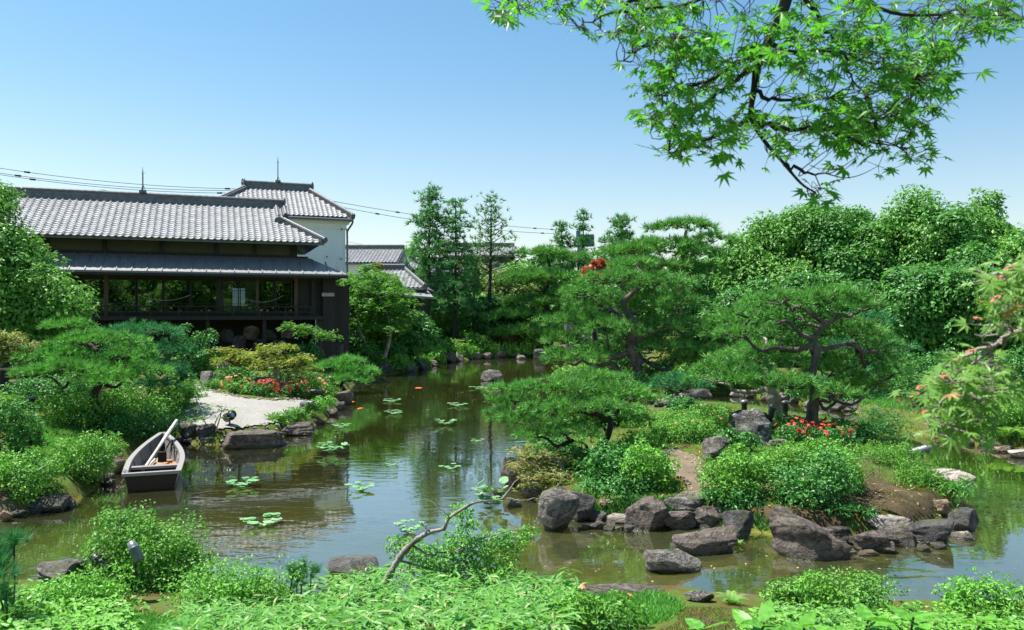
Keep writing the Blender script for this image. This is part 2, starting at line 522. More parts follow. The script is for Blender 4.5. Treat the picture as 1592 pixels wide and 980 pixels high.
M['blue_sheet'] = plain("blue_grey_cladding", (0.1, 0.16, 0.26), 0.6, 0.15, 2.0)

# glass: clear sheet with its mirror reflection
m, nt, p, out = newmat("window_glass")
nt.nodes.remove(p)
fr = N(nt, "ShaderNodeFresnel"); fr.inputs[0].default_value = 1.6
tb = N(nt, "ShaderNodeBsdfTransparent"); tb.inputs[0].default_value = (0.82, 0.86, 0.84, 1)
gb = N(nt, "ShaderNodeBsdfGlossy"); gb.inputs["Roughness"].default_value = 0.0
mx = N(nt, "ShaderNodeMixShader")
nt.links.new(mrange(nt, fr.outputs[0], 0, 1, 0.06, 1), mx.inputs[0]); nt.links.new(tb.outputs[0], mx.inputs[1]); nt.links.new(gb.outputs[0], mx.inputs[2])
nt.links.new(mx.outputs[0], out.inputs[0])
M['glass'] = m

# pond water: tinted clear water with ripples, slightly murky
m, nt, p, out = newmat("pond_water")
nt.nodes.remove(p)
geo = N(nt, "ShaderNodeNewGeometry")
mp = N(nt, "ShaderNodeMapping"); mp.inputs["Scale"].default_value = (1.0, 2.2, 1.0); mp.inputs["Rotation"].default_value = (0, 0, R(12))
nt.links.new(geo.outputs["Position"], mp.inputs[0])
w1 = noise(nt, 1.9, 3.0, 0.5, mp.outputs[0], 0.5)
w2 = noise(nt, 0.35, 2.0, 0.5, geo.outputs["Position"])
mul = N(nt, "ShaderNodeMath", operation='MULTIPLY')
nt.links.new(w1, mul.inputs[0]); nt.links.new(mrange(nt, w2, 0.4, 0.65, 0.25, 1.3), mul.inputs[1])
bp = N(nt, "ShaderNodeBump"); bp.inputs["Strength"].default_value = 0.16; bp.inputs["Distance"].default_value = 0.03
nt.links.new(mul.outputs[0], bp.inputs["Height"])
fr = N(nt, "ShaderNodeFresnel"); fr.inputs[0].default_value = 1.5
nt.links.new(bp.outputs[0], fr.inputs["Normal"])
tb = N(nt, "ShaderNodeBsdfTransparent"); tb.inputs[0].default_value = (0.72, 0.74, 0.5, 1)
df = N(nt, "ShaderNodeBsdfDiffuse"); df.inputs[0].default_value = (0.1, 0.115, 0.04, 1)
gb = N(nt, "ShaderNodeBsdfGlossy"); gb.inputs["Roughness"].default_value = 0.02
nt.links.new(bp.outputs[0], gb.inputs["Normal"])
ma = N(nt, "ShaderNodeMixShader"); ma.inputs[0].default_value = 0.42
nt.links.new(tb.outputs[0], ma.inputs[1]); nt.links.new(df.outputs[0], ma.inputs[2])
mx = N(nt, "ShaderNodeMixShader")
nt.links.new(mrange(nt, fr.outputs[0], 0, 0.38, 0, 0.9), mx.inputs[0]); nt.links.new(ma.outputs[0], mx.inputs[1]); nt.links.new(gb.outputs[0], mx.inputs[2])
nt.links.new(mx.outputs[0], out.inputs[0])
M['water'] = m

# ground: moss, bare earth and, below the waterline, the algae-covered bed
m, nt, p, out = newmat("earth_and_moss")
geo = N(nt, "ShaderNodeNewGeometry")
pos = geo.outputs["Position"]
a = noise(nt, 0.55, 5.0, 0.6, pos); b = noise(nt, 5.0, 6.0, 0.65, pos); c = noise(nt, 34.0, 4.0, 0.65, pos)
earth = mixc(nt, b, (0.07, 0.055, 0.036), (0.16, 0.13, 0.09))
moss = mixc(nt, c, (0.03, 0.07, 0.01), (0.1, 0.16, 0.025))
rust = mixc(nt, c, (0.05, 0.035, 0.014), (0.13, 0.085, 0.032))
land = mixc(nt, mrange(nt, b, 0.45, 0.62), moss, rust)
land = mixc(nt, mrange(nt, a, 0.53, 0.66), land, earth)
bedp = N(nt, "ShaderNodeMapping"); bedp.inputs["Scale"].default_value = (1, 1.0, 1)
nt.links.new(pos, bedp.inputs[0])
d1 = noise(nt, 1.1, 6.0, 0.62, bedp.outputs[0], 1.0)
d2 = noise(nt, 7.0, 6.0, 0.7, bedp.outputs[0])
bed = mixc(nt, mrange(nt, d1, 0.33, 0.68), (0.17, 0.135, 0.025), (0.3, 0.28, 0.06))
bed = mixc(nt, mrange(nt, d2, 0.38, 0.62, 0.0, 0.7), bed, (0.075, 0.07, 0.016))
bed = mixc(nt, mrange(nt, d1, 0.56, 0.7, 0.0, 0.6), bed, (0.1, 0.18, 0.025))
sep = N(nt, "ShaderNodeSeparateXYZ"); nt.links.new(pos, sep.inputs[0])
cc = mixc(nt, mrange(nt, sep.outputs[2], -0.02, 0.06), bed, land)
nt.links.new(cc, p.inputs["Base Color"]); p.inputs["Roughness"].default_value = 0.95
p.inputs["Specular IOR Level"].default_value = 0.1
bump(nt, p, c, 0.6, 0.03)
M['ground'] = m

m, nt, p, out = newmat("raked_gravel")
geo = N(nt, "ShaderNodeNewGeometry")
v = N(nt, "ShaderNodeTexVoronoi"); v.inputs["Scale"].default_value = 45.0
nt.links.new(geo.outputs["Position"], v.inputs["Vector"])
n1 = noise(nt, 1.3, 5.0, 0.6, geo.outputs["Position"])
c = mixc(nt, v.outputs["Color"], (0.17, 0.165, 0.155), (0.4, 0.385, 0.36))
c = mixc(nt, mrange(nt, n1, 0.35, 0.7, 0, 0.45), c, (0.2, 0.175, 0.14))
nt.links.new(c, p.inputs["Base Color"]); p.inputs["Roughness"].default_value = 0.95
bump(nt, p, v.outputs["Distance"], 0.8, 0.02)
M['gravel'] = m
# ------------------------------------------------------------------ shorelines and terrain
POND = np.array([(-13, 9.2), (-6.0, 8.35), (-4.9, 8.4), (-4.2, 8.1), (-2.5, 8.0), (0, 8.05), (1.5, 8.25), (2.4, 7.95), (4, 7.9), (8, 8.0), (14, 9), (19, 10.5), (20, 13),
                 (16, 16.3), (11.8, 17.6), (10.7, 18.7), (10.3, 20.5), (10.6, 22.5), (10.7, 25), (9.9, 27.2), (9.0, 29.3), (8.2, 30.7), (7.0, 30.9), (5.2, 28.6), (3.7, 28.9),
                 (2.6, 30.7), (1.5, 34.7), (2.5, 41.6), (4.1, 49), (3.7, 55), (2.2, 56.8), (-2.5, 55.9), (-4.3, 50.6), (-5.3, 42.6), (-6.9, 39), (-6.7, 32.6),
                 (-5.4, 24.6), (-5.5, 21), (-5.7, 19.2), (-6.9, 18.5), (-8.0, 18.9), (-8.35, 17.7), (-7.75, 16.0), (-7.25, 14.1), (-7.0, 12.7), (-7.4, 12.1), (-7.7, 11.8), (-9.5, 11.6), (-13, 11.8)])
ISLE = np.array([(-.05, 14.5), (.3, 13.3), (.65, 11.9), (1.0, 11.95), (1.4, 12.0), (1.95, 11.7), (2.6, 11.55), (3.2, 11.15), (3.8, 10.75), (4.6, 10.8), (5.3, 11.1), (6.1, 11.6),
                 (7.0, 12.5), (7.9, 14.6), (8.7, 17.6), (8.8, 19.7), (8.6, 21.4), (8.0, 22.5), (6.9, 23.7), (5.3, 24.4), (3.2, 23.7), (1.6, 21.6), (.5, 18.7), (.05, 16.6)])

def poly_dist(P, poly):
    a = poly
    b = np.roll(poly, -1, 0)
    d = np.full(len(P), 1e9)
    ins = np.zeros(len(P), bool)
    for p, q in zip(a, b):
        e = q - p
        t = np.clip(((P - p) @ e) / (e @ e), 0, 1)
        d = np.minimum(d, np.linalg.norm(P - p - t[:, None] * e, axis=1))
        c = ((p[1] > P[:, 1]) != (q[1] > P[:, 1]))
        xx = p[0] + (P[:, 1] - p[1]) / (q[1] - p[1] if q[1] != p[1] else 1e-9) * e[0]
        ins ^= c & (P[:, 0] < xx)
    return np.where(ins, -d, d)        # negative inside

def sstep(x, a, b):
    t = np.clip((x - a) / (b - a), 0, 1)
    return t * t * (3 - 2 * t)

def land_dist(P):
    di, dp = poly_dist(P, ISLE), poly_dist(P, POND)
    return np.where(di < 0, -di, np.maximum(dp, -np.abs(di)))

def height(P):
    P = np.asarray(P, float).reshape(-1, 2)
    s = land_dist(P)
    q = np.c_[P, np.zeros(len(P))]
    s = s + 0.12 * wob(q, 1.7, 5)
    z = -0.5 + 0.3 * sstep(s, -1.6, -0.2) + 0.5 * sstep(s, -0.25, 0.22) + 0.33 * sstep(s, 0.1, 2.6) + 0.25 * sstep(s, 3, 14)
    z += 0.05 * wob(q, 1.1, 6) * sstep(s, 0, 1)
    z += 0.95 * sstep(6.6 - P[:, 1], 0, 4.5)
    return z

def hgt(x, y):
    return float(height([(x, y)])[0])

_ds = np.concatenate([np.arange(3.0, 30, .04), np.arange(30, 120, .2)])
def gp(px, py):
    """Where the line of sight through a photo point meets the ground (or the water surface)."""
    P = np.stack([(px - CX) / F * _ds, _ds], -1)
    h = np.maximum(height(P), 0.0)
    rz = HC - (py - CY) / F * _ds
    k = np.argmax(rz <= h)
    if rz[-1] > h[-1]:
        k = len(_ds) - 1
    return np.array([P[k, 0], P[k, 1], h[k]])

def axis(fine0, fine1, step, lo, hi):
    a = list(np.arange(fine0, fine1 + 1e-6, step))
    s, x = step, fine1
    while x < hi:
        s *= 1.35
        x += s
        a.append(x)
    s, x = step, fine0
    while x > lo:
        s *= 1.35
        x -= s
        a.insert(0, x)
    return np.array(a)

xs = axis(-14, 14, 0.2, -2500, 2500)
ys = axis(2.0, 40.0, 0.2, -300, 4000)
X, Y = np.meshgrid(xs, ys)
P2 = np.stack([X.ravel(), Y.ravel()], -1)
Z = height(P2)
i = np.arange(len(ys) - 1)[:, None] * len(xs)
k = np.arange(len(xs) - 1)[None]
quad = np.stack([i + k, i + k + 1, i + k + 1 + len(xs), i + k + len(xs)], -1).reshape(-1, 4)
g = G().add(np.c_[P2, Z], quad, 0, True)
link("ground", g.mesh("ground", M['ground']), kind="structure")

g = G()
gx, gy = np.meshgrid(np.linspace(-16, 24, 41), np.linspace(6, 60, 55))
i = np.arange(54)[:, None] * 41
k = np.arange(40)[None]
g.add(np.c_[gx.ravel(), gy.ravel(), np.zeros(gx.size)], np.stack([i + k, i + k + 1, i + k + 42, i + k + 41], -1).reshape(-1, 4), 0, True)
link("pond_water", g.mesh("pond_water", M['water']), kind="structure")

# gravel path on the left bank
GRAV = np.array([gp(*q)[:2] for q in [(292, 596), (318, 604), (350, 614), (385, 621), (430, 624), (474, 622), (480, 628), (462, 640), (440, 653), (418, 668), (375, 678), (340, 674), (300, 670), (268, 664), (285, 640), (292, 615)]])
lo, hi = GRAV.min(0) - .2, GRAV.max(0) + .2
ax, ay = np.arange(lo[0], hi[0], .08), np.arange(lo[1], hi[1], .1)
gx, gy = np.meshgrid(ax, ay)
PP = np.stack([gx.ravel(), gy.ravel()], -1)
ok = poly_dist(PP, GRAV) + 0.06 * wob(np.c_[PP, PP[:, :1] * 0], 4, 9) < 0
i = np.arange(len(ay) - 1)[:, None] * len(ax)
k = np.arange(len(ax) - 1)[None]
quad = np.stack([i + k, i + k + 1, i + k + 1 + len(ax), i + k + len(ax)], -1).reshape(-1, 4)
quad = quad[ok[quad].all(1)]
pz = height(PP) + 0.03 + 0.012 * wob(np.c_[PP, PP[:, :1] * 0], 9, 3)
link("gravel_path", G().add(np.c_[PP, pz], quad, 0, True).mesh("gravel_path", M['gravel']), kind="structure")

# ------------------------------------------------------------------ foliage generators
LEAF = (np.array([(0, 0, 0), (.45, .27, .07), (1, 0, -.06), (.45, -.27, .07)]), np.array([(0, 3, 2), (0, 2, 1)]))
NLEAF = (np.array([(0, 0, 0), (.4, .13, .04), (1, 0, -.12), (.4, -.13, .04)]), np.array([(0, 3, 2), (0, 2, 1)]))
BLADE = (np.array([(0, .06, 0), (0, -.06, 0), (.55, -.045, .12), (.55, .045, .12), (1, 0, .02)]), np.array([(0, 1, 2), (0, 2, 3), (3, 2, 4)]))
def hand(n=5, w=.17, back=.35):
    """Palmate leaf of n pointed lobes, as one outline."""
    angs = np.linspace(-118, 118, n) if n == 7 else np.linspace(-100, 100, n)
    v = [(0, 0, 0.02)]
    for j, a in enumerate(angs):
        L = (1 - .5 * (abs(a) / 118) ** 1.6)
        if j:
            h = R((a + angs[j - 1]) / 2)
            v.append((.37 * math.cos(h), .37 * math.sin(h), .03))
        v.append((L * math.cos(R(a)), L * math.sin(R(a)), -.1 * L))
    v = [(-.02, -.1, 0)] + v[1:] + [(-.02, .1, 0)]
    v = [(0, 0, .03)] + v
    f = [(0, q, q + 1) for q in range(1, len(v) - 1)] + [(0, len(v) - 1, 1)]
    return np.array(v), np.array(f)
HAND5, HAND7 = hand(5), hand(7)
STAR = (np.array([(0, 0, 0), (.25, .12, .03), (1, 0, -.1), (.25, -.12, .03), (.05, .3, .03), (.55, .8, -.1), (.3, .1, .03), (.05, -.3, .03), (.55, -.8, -.1)]),
        np.array([(0, 3, 2), (0, 2, 1), (0, 6, 5), (0, 5, 4), (0, 7, 8), (0, 8, 6)]))

def tuft(n, spread, seed, w=.035):
    r = np.random.RandomState(seed)
    v, f = [], []
    for q in range(n):
        th = spread * math.sqrt(r.rand())
        ph = r.rand() * 6.283
        d = np.array([math.sin(th) * math.cos(ph), math.sin(th) * math.sin(ph), math.cos(th)])
        s = nrm(np.cross(d, r.randn(3))) * w
        L = .75 + .35 * r.rand()
        b = len(v)
        v += [d * .05 + s, d * .05 - s, d * L + np.array([0, 0, -.05])]
        f.append((b, b + 1, b + 2))
    return np.array(v), np.array(f)
TUFTS = [tuft(15, 1.15, s, .05) for s in range(4)]

def frames(Nn, rng, T=None):
    if T is None:
        T = rng.randn(len(Nn), 3)
    T = nrm(T - Nn * (T * Nn).sum(1, keepdims=True))
    return T, np.cross(Nn, T)

def scatter(g, P, Nn, S, tm, rng, T=None, mat=0):
    tv, tf = tm
    T, B = frames(Nn, rng, T)
    S = np.broadcast_to(S, (len(P),))
    V = P[:, None] + S[:, None, None] * (tv[None, :, 0:1] * T[:, None] + tv[None, :, 1:2] * B[:, None] + tv[None, :, 2:3] * Nn[:, None])
    Fc = tf[None] + (len(tv) * np.arange(len(P)))[:, None, None]
    return g.add(V.reshape(-1, 3), Fc.reshape(-1, tf.shape[1]), mat)

def blob_surface(blobs, n, rng, depth=.3, lump=.12):
    """Points near the outer surface of a union of ellipsoids."""
    b = np.asarray(blobs, float)
    c, r = b[:, :3], b[:, 3:6]
    w = (r[:, 0] * r[:, 1] + r[:, 0] * r[:, 2] + r[:, 1] * r[:, 2])
    w /= w.sum()
    idx = rng.choice(len(b), int(n * 1.6) + 10, p=w)
    d = nrm(rng.randn(len(idx), 3))
    k = 1 - depth * rng.rand(len(idx)) ** 2 + lump * wob(d * 2.0 + idx[:, None] * 1.3, 3.0, 77)
    P = c[idx] + r[idx] * d * k[:, None]
    keep = np.ones(len(P), bool)
    for j in range(len(b)):
        q = (((P - c[j]) / r[j]) ** 2).sum(1)
        keep &= ~((q < .62) & (idx != j))
    P, d, idx = P[keep][:n], d[keep][:n], idx[keep][:n]
    return P, nrm(d / r[idx])

def foliage(g, blobs, ncl, per, sig, size, tm, rng, up=.35, jit=.55, depth=.3, outward=True, lump=.12, mat=0):
    P, Nn = blob_surface(blobs, ncl, rng, depth, lump)
    rad = np.repeat(sig * (.7 + .6 * rng.rand(len(P))), per)[:, None]
    P = np.repeat(P, per, 0)
    Nn = np.repeat(Nn, per, 0)
    off = rng.randn(len(P), 3) + Nn * .55 + np.array([0, 0, .35])   # leaves sit on the outer, upper side of their cluster
    off = nrm(off) * (1 - .45 * rng.rand(len(P), 1) ** 2)
    P = P + off * rad * [1.15, 1.15, .8]
    N2 = nrm(off * .8 + Nn * .2 + np.array([0, 0, up]) + rng.randn(len(P), 3) * jit)
    S = size * (.6 + .7 * rng.rand(len(P)))
    T = off + Nn * .3 + rng.randn(len(P), 3) * .6 + np.array([0, 0, -.25]) if outward else None
    return scatter(g, P, N2, S, tm, rng, T, mat)

def core(g, blobs, k=.72, mat=0, lvl=2, seed=1):
    v, f = ico(lvl)
    for j, b in enumerate(np.asarray(blobs, float)):
        s = k * (1 + .18 * wob(v + j, 3.5, seed + j))
        g.add(b[:3] + v * b[3:6] * s[:, None], f, mat, True)
    return g

def pads_foliage(g, pad, dens, size, rng, wmul=1.0):
    """One flat cushion of pine needles: tufts over its upper side and rim."""
    cx, cy, cz, rx, ry, rz = pad
    n = max(20, int(1.25 * dens * rx * ry))
    a = rng.rand(n) * 6.283
    q = np.sqrt(rng.rand(n))
    edge = 1 + .22 * np.sin(a * 3 + rng.rand() * 6) + .12 * np.sin(a * 7 + rng.rand() * 6) + .08 * rng.randn(n)
    x, y = np.cos(a) * q * edge, np.sin(a) * q * edge
    top = np.sqrt(np.clip(1 - q * q, 0, 1))
    lay = rng.rand(n)
    z = top * (.25 + .75 * lay) - .3 * q + .3 * wob(np.c_[x * 3, y * 3, lay * 0], 2.2, rng.randint(999))
    z -= .45 * (rng.rand(n) < .16)
    P = np.c_[cx + rx * x, cy + ry * y, cz + rz * z]
    D = nrm(np.c_[x * .85, y * .85, .75 + 0 * x] + rng.randn(n, 3) * .28)
    S = size * (.85 + .8 * rng.rand(n))
    for t in range(len(TUFTS)):
        mk = (np.arange(n) % len(TUFTS)) == t
        scatter(g, P[mk], D[mk], S[mk], TUFTS[t], rng)
    return g

def crooked(a, b, rng, n=5, amp=.08, lift=0.0):
    a, b = np.asarray(a, float), np.asarray(b, float)
    L = np.linalg.norm(b - a)
    t = np.linspace(0, 1, n)[:, None]
    p = a + (b - a) * t + rng.randn(n, 3) * amp * L * np.sin(t * math.pi)
    p[:, 2] += lift * L * np.sin(t[:, 0] * math.pi)
    return smooth_path(p, 3)

def pine(label, base, trunk, pads, r0, dens=150, needle=.16, leaf='pine', bark='bark', seed=1, group=None, name="pine_tree", cat="pine tree", twigs=5, limbs=()):
    """trunk: local points; pads: local (x,y,z,rx,ry,rz). A trunk, branches reaching to every pad, and the pads of needles."""
    rng = np.random.RandomState(seed)
    t = thing(name, label, cat, base, group=group)
    tp = smooth_path(trunk, 4)
    k = np.linspace(0, 1, len(tp))
    rad = r0 * (1 - .72 * k) * (1 + .35 * np.exp(-k * 14)) * (1 + .1 * rng.randn(len(tp)))
    link("trunk", tube(G(), tp, rad, 9).mesh("trunk", M[bark]), t)
    for lp in limbs:
        q = smooth_path(lp, 4)
        link("branch", tube(G(), q, np.linspace(r0 * .5, r0 * .2, len(q)) * (1 + .08 * rng.randn(len(q))), 7).mesh("branch", M[bark]), t)
    src = np.vstack([tp[len(tp) // 4:]] + [smooth_path(lp, 4)[3:] for lp in limbs])
    for pd in pads:
        pd = np.asarray(pd, float)
        c = pd[:3] - np.array([0, 0, pd[5] * .35])
        dd = np.linalg.norm(src - c, axis=1) + np.maximum(0, src[:, 2] - c[2]) * 1.5
        s = src[np.argmin(dd)]
        bg_ = G()
        L = np.linalg.norm(c - s)
        if L > .12:
            q = crooked(s, c, rng, 5, .09, -.06)
            tube(bg_, q, np.linspace(min(r0 * .42, .03 + L * .035), .018, len(q)), 6)
        for _ in range(twigs):
            a = rng.rand() * 6.283
            e = pd[:3] + np.array([math.cos(a) * pd[3] * .75, math.sin(a) * pd[4] * .75, pd[5] * (.1 + .3 * rng.rand())])
            q = crooked(c, e, rng, 4, .09, .05)
            tube(bg_, q, np.linspace(.02, .007, len(q)), 4)
        link("branch", bg_.mesh("branch", M[bark]), t)
        link("foliage_pad", pads_foliage(G(), pd, dens, needle, rng).mesh("foliage_pad", M[leaf]), t)
    return t

def px_pads(base, d0, lst, flat=.8):
    """Pads given in photo pixels at a depth: (px, py, half width, half height, depth offset)."""
    out = []
    for q in lst:
        px, py, rx, rz = q[:4]
        dd = q[4] if len(q) > 4 else 0.0
        c = atd(px, py, d0 + dd)
        out.append((*(c - base), rx / F * (d0 + dd), max(.35, flat * rx / F * d0), max(.05, .8 * rz / F * (d0 + dd))))
    return out

def px_path(base, d0, lst):
    return [atd(q[0], q[1], d0 + (q[2] if len(q) > 2 else 0)) - base for q in lst]

def crown_blobs(rx, ry, z0, z1, n, rng, br=.42):
    """Blobs filling an egg between z0 and z1."""
    out = []
    H = (z1 - z0) / 2
    for j in range(n):
        d = nrm(rng.randn(3) * [1, 1, .9])
        k = .5 + .42 * rng.rand()
        q = br * (.5 + .75 * rng.rand() ** 1.5)
        out.append((d[0] * rx * k, d[1] * ry * k, z0 + H + d[2] * H * k, rx * q, ry * q, H * q * .72))
    out.append((0, 0, z0 + H, rx * .6, ry * .6, H * .62))
    return out

def broad(label, base, rx, ry, z0, z1, leaf='evergreen', n=1100, per=12, size=.16, tm=LEAF, seed=1, nb=14, bark='bark_dark', group=None, name="broadleaf_tree", cat="tree", up=.4, sig=None, tr=.12, br=.42, blobs=None):
    rng = np.random.RandomState(seed)
    t = thing(name, label, cat, base, group=group)
    bl = blobs or crown_blobs(rx, ry, z0, z1, nb, rng, br)
    g = G()
    foliage(g, bl, n * per // 46, 46, sig or .125 * (rx + ry), size, tm, rng, up, .4, .5)
    core(g, bl, .45)
    tg = G()
    top = np.array([rng.randn() * .1, rng.randn() * .1, z0 + (z1 - z0) * .55])
    q = crooked((0, 0, -.15), top, rng, 6, .03)
    tube(tg, q, np.linspace(tr * 1.2, tr * .5, len(q)), 8)
    for b in bl[:6]:
        s = q[len(q) // 2 + rng.randint(len(q) // 3)]
        w = crooked(s, b[:3], rng, 4, .06, .05)
        tube(tg, w, np.linspace(tr * .45, tr * .12, len(w)), 5)
    link("trunk", tg.mesh("trunk", M[bark]), t)
    link("crown", g.mesh("crown", M[leaf]), t)
    return t

def layered(label, base, stems, pads, leaf='maple', size=.1, dens=420, tm=STAR, seed=1, bark='bark_dark', group=None, name="maple_tree", cat="maple tree", r0=.05):
    """A small tree of flat leaf layers: pads are local (x,y,z,rx,ry,rz)."""
    rng = np.random.RandomState(seed)
    t = thing(name, label, cat, base, group=group)
    tg = G()
    sp = [smooth_path(s, 4) for s in stems]
    for s in sp:
        tube(tg, s, np.linspace(r0, r0 * .35, len(s)), 7)
    src = np.vstack([s[len(s) // 3:] for s in sp])
    g = G()
    for pd in np.asarray(pads, float):
        s = src[np.argmin(np.linalg.norm(src - pd[:3], axis=1) + np.maximum(0, src[:, 2] - pd[2]))]
        q = crooked(s, pd[:3], rng, 4, .07, .04)
        tube(tg, q, np.linspace(r0 * .4, .008, len(q)), 5)
        for _ in range(4):
            a = rng.rand() * 6.283
            e = pd[:3] + np.array([math.cos(a) * pd[3] * .8, math.sin(a) * pd[4] * .8, 0])
            w = crooked(pd[:3], e, rng, 3, .08, .04)
            tube(tg, w, np.linspace(.012, .004, len(w)), 4)
        m = max(30, int(dens * pd[3] * pd[4] * 3.14))
        a = rng.rand(m) * 6.283
        rr = np.sqrt(rng.rand(m)) * (1 + .25 * np.sin(a * 3 + rng.rand() * 6) + .15 * np.sin(a * 5 + rng.rand() * 6))
        z = rng.randn(m) * .42 + .35 * (1 - rr ** 2) - .25 * rr
        P = pd[:3] + np.c_[np.cos(a) * rr * pd[3], np.sin(a) * rr * pd[4], z * pd[5]]
        Nn = nrm(np.c_[rng.randn(m, 2) * .35, np.ones(m)])
        T = np.c_[np.cos(a), np.sin(a), -.3 + 0 * a] + rng.randn(m, 3) * .6
        scatter(g, P, Nn, size * (.7 + .6 * rng.rand(m)), tm, rng, T)
    link("trunk", tg.mesh("trunk", M[bark]), t)
    link("crown", g.mesh("crown", M[leaf]), t)
    return t

def shrub(label, px, py, wpx, hpx, leaf='azalea', size=.05, n=None, seed=1, deep=.85, tm=LEAF, nb=5, group=None, name="azalea_shrub", cat="shrub", flowers=None, nf=0, up=.45, jit=.6, dens=1.0, loose=0.0, base=None, fsize=None):
    """A rounded bush whose foot stands at a photo point; width and height in photo pixels."""
    rng = np.random.RandomState(seed * 7 + 3)
    b = gp(px, py) if base is None else np.array(base, float)
    d = b[1]
    w = wpx / F * d / 2
    dp = w * deep
    th = math.atan2(py - CY, F)
    H = max(.3 * w, (hpx / F * d - dp * .9 * math.sin(th)) / math.cos(th))
    loc = np.array([b[0] + dp * .85 * (px - CX) / F, b[1] + dp * .85, b[2]])
    if base is None:
        loc[2] = hgt(loc[0], loc[1])
        H = max(.25 * w, H - (loc[2] - b[2]) * .8)
    bl = [(0, 0, H * .35, w * .78, dp * .78, H * .6)]
    for j in range(nb):
        a = 6.283 * (j + rng.rand() * .7) / nb
        s = .42 + .2 * rng.rand()
        bl.append((math.cos(a) * w * .5, math.sin(a) * dp * .5, H * (.3 + .3 * rng.rand()), w * s, dp * s, H * s * 1.0))
    g = G()
    area = 3.14 * w * dp + 3.14 * (w + dp) * H
    size *= 1.15
    m = n or int(min(10500, max(400, dens * 3.6 * area / (size * size))))
    foliage(g, bl, m // 22 + 1, 22, max(.13 * (w + dp), size * 1.5) * (.8 + .3 * loose), size, tm, rng, up, jit, .45, lump=.2)
    k = m // 3                                   # leaves inside the bush
    q = np.asarray(bl)[rng.randint(len(bl), size=k)]
    scatter(g, q[:, :3] + q[:, 3:6] * nrm(rng.randn(k, 3)) * (.75 * rng.rand(k, 1) ** .5), nrm(rng.randn(k, 3) + [0, 0, .8]), size * 1.35 * (.7 + .5 * rng.rand(k)), tm, rng)
    z = np.concatenate(g.v)[:, 2].min()
    if flowers:
        o = thing(name, label, cat, loc, group=group)
        link("foliage", g.mesh("foliage", M[leaf]), o)
        fg = G()
        P, Nn = blob_surface(bl, nf, rng, .03, .12)
        mk = Nn[:, 2] > -.05
        P, Nn = P[mk] + Nn[mk] * (size * .9 + .09 * (w + dp)) + np.array([0, 0, size * .5]), Nn[mk]
        fs = fsize or size * 1.1
        for q in range(5):
            a = q * 1.2566
            T, B = frames(Nn, np.random.RandomState(5))
            scatter(fg, P, nrm(Nn + .35 * (T * math.cos(a) + B * math.sin(a))), fs * .75, (LEAF[0] * [1, 1.5, 1], LEAF[1]), rng, T * math.cos(a) + B * math.sin(a))
        link("flowers", fg.mesh("flowers", M[flowers]), o, kind="stuff")
        return o
    o = link(name, g.mesh(name, M[leaf]), None, loc)
    return tag(o, label, cat, group)

def rock_geo(sx, sy, sz, seed, lvl=4, cuts=9, rough=.1, flat_top=0.0, tilt=0.0):
    r = np.random.RandomState(seed)
    v, f = ico(lvl)
    v = v / (np.abs(v) ** 4).sum(1, keepdims=True) ** .25 * .85        # a rounded block
    ry_ = r.rand() * 3.14
    v = v @ np.array([[math.cos(ry_), -math.sin(ry_), 0], [math.sin(ry_), math.cos(ry_), 0], [0, 0, 1]]) if sx < 2.2 * sz else v
    v = v * (1 + .2 * wob(v, 2.2, seed)[:, None])
    for q in range(cuts):
        n = nrm(r.randn(3))
        h = .5 + .33 * r.rand()
        dd = v @ n
        v = v - np.maximum(dd - h, 0)[:, None] * n * .92
    if flat_top:
        n = nrm(np.array([r.randn() * .12 + tilt, r.randn() * .12, 1]))
        dd = v @ n
        v = v - np.maximum(dd - flat_top, 0)[:, None] * n * .9
    v = v / np.abs(v).max(0)
    a = wob(v, 5.0, seed + 1) * .6 + np.round(wob(v * [.4, .4, 2.4], 6.0, seed + 2) * 2.2) / 2.2 * .5
    b = -np.abs(wob(v * [.6, .6, 1.6], 4.0, seed + 4))
    c = wob(v, 22.0, seed + 3)
    v = v * (1 + rough * (.6 * a + .55 * b + .22 * c))[:, None]
    return v * [sx / 2, sy / 2, sz / 2], f

def rock(label, px, py, wpx, hpx, mat='rock_brown', seed=1, deep=.8, cuts=9, rough=.1, group=None, flat=0.0, sink=.3, rz=None, lvl=4, name="rock", cat="rock", base=None, tilt=0.0):
    b = gp(px, py) if base is None else np.array(base, float)
    d = b[1]
    w = wpx / F * d
    dp = w * deep
    th = math.atan2(py - CY, F)
    H = max(.28 * w if hpx > .28 * wpx else .12 * w, (hpx / F * d - dp * .75 * math.sin(th)) / math.cos(th))
    full = H * (1 + sink)
    v, f = rock_geo(w * 1.04, dp, full, seed, lvl, cuts, rough, flat, tilt)
    r = np.random.RandomState(seed)
    a = (r.rand() - .5) * .5 if rz is None else rz
    ca, sa = math.cos(a), math.sin(a)
    v = v @ np.array([[ca, -sa, 0], [sa, ca, 0], [0, 0, 1]]).T
    loc = (b[0] + dp * .4 * (px - CX) / F, b[1] + dp * .4, b[2] + H - full / 2)
    o = link(name, G().add(v, f, 0, True).mesh(name, M[mat]), None, loc)
    return tag(o, label, cat, group)
# ------------------------------------------------------------------ buildings
def cyl_between(g, a, b, r, sides=8, mat=0):
    return tube(g, [a, b], [r, r], sides, mat)

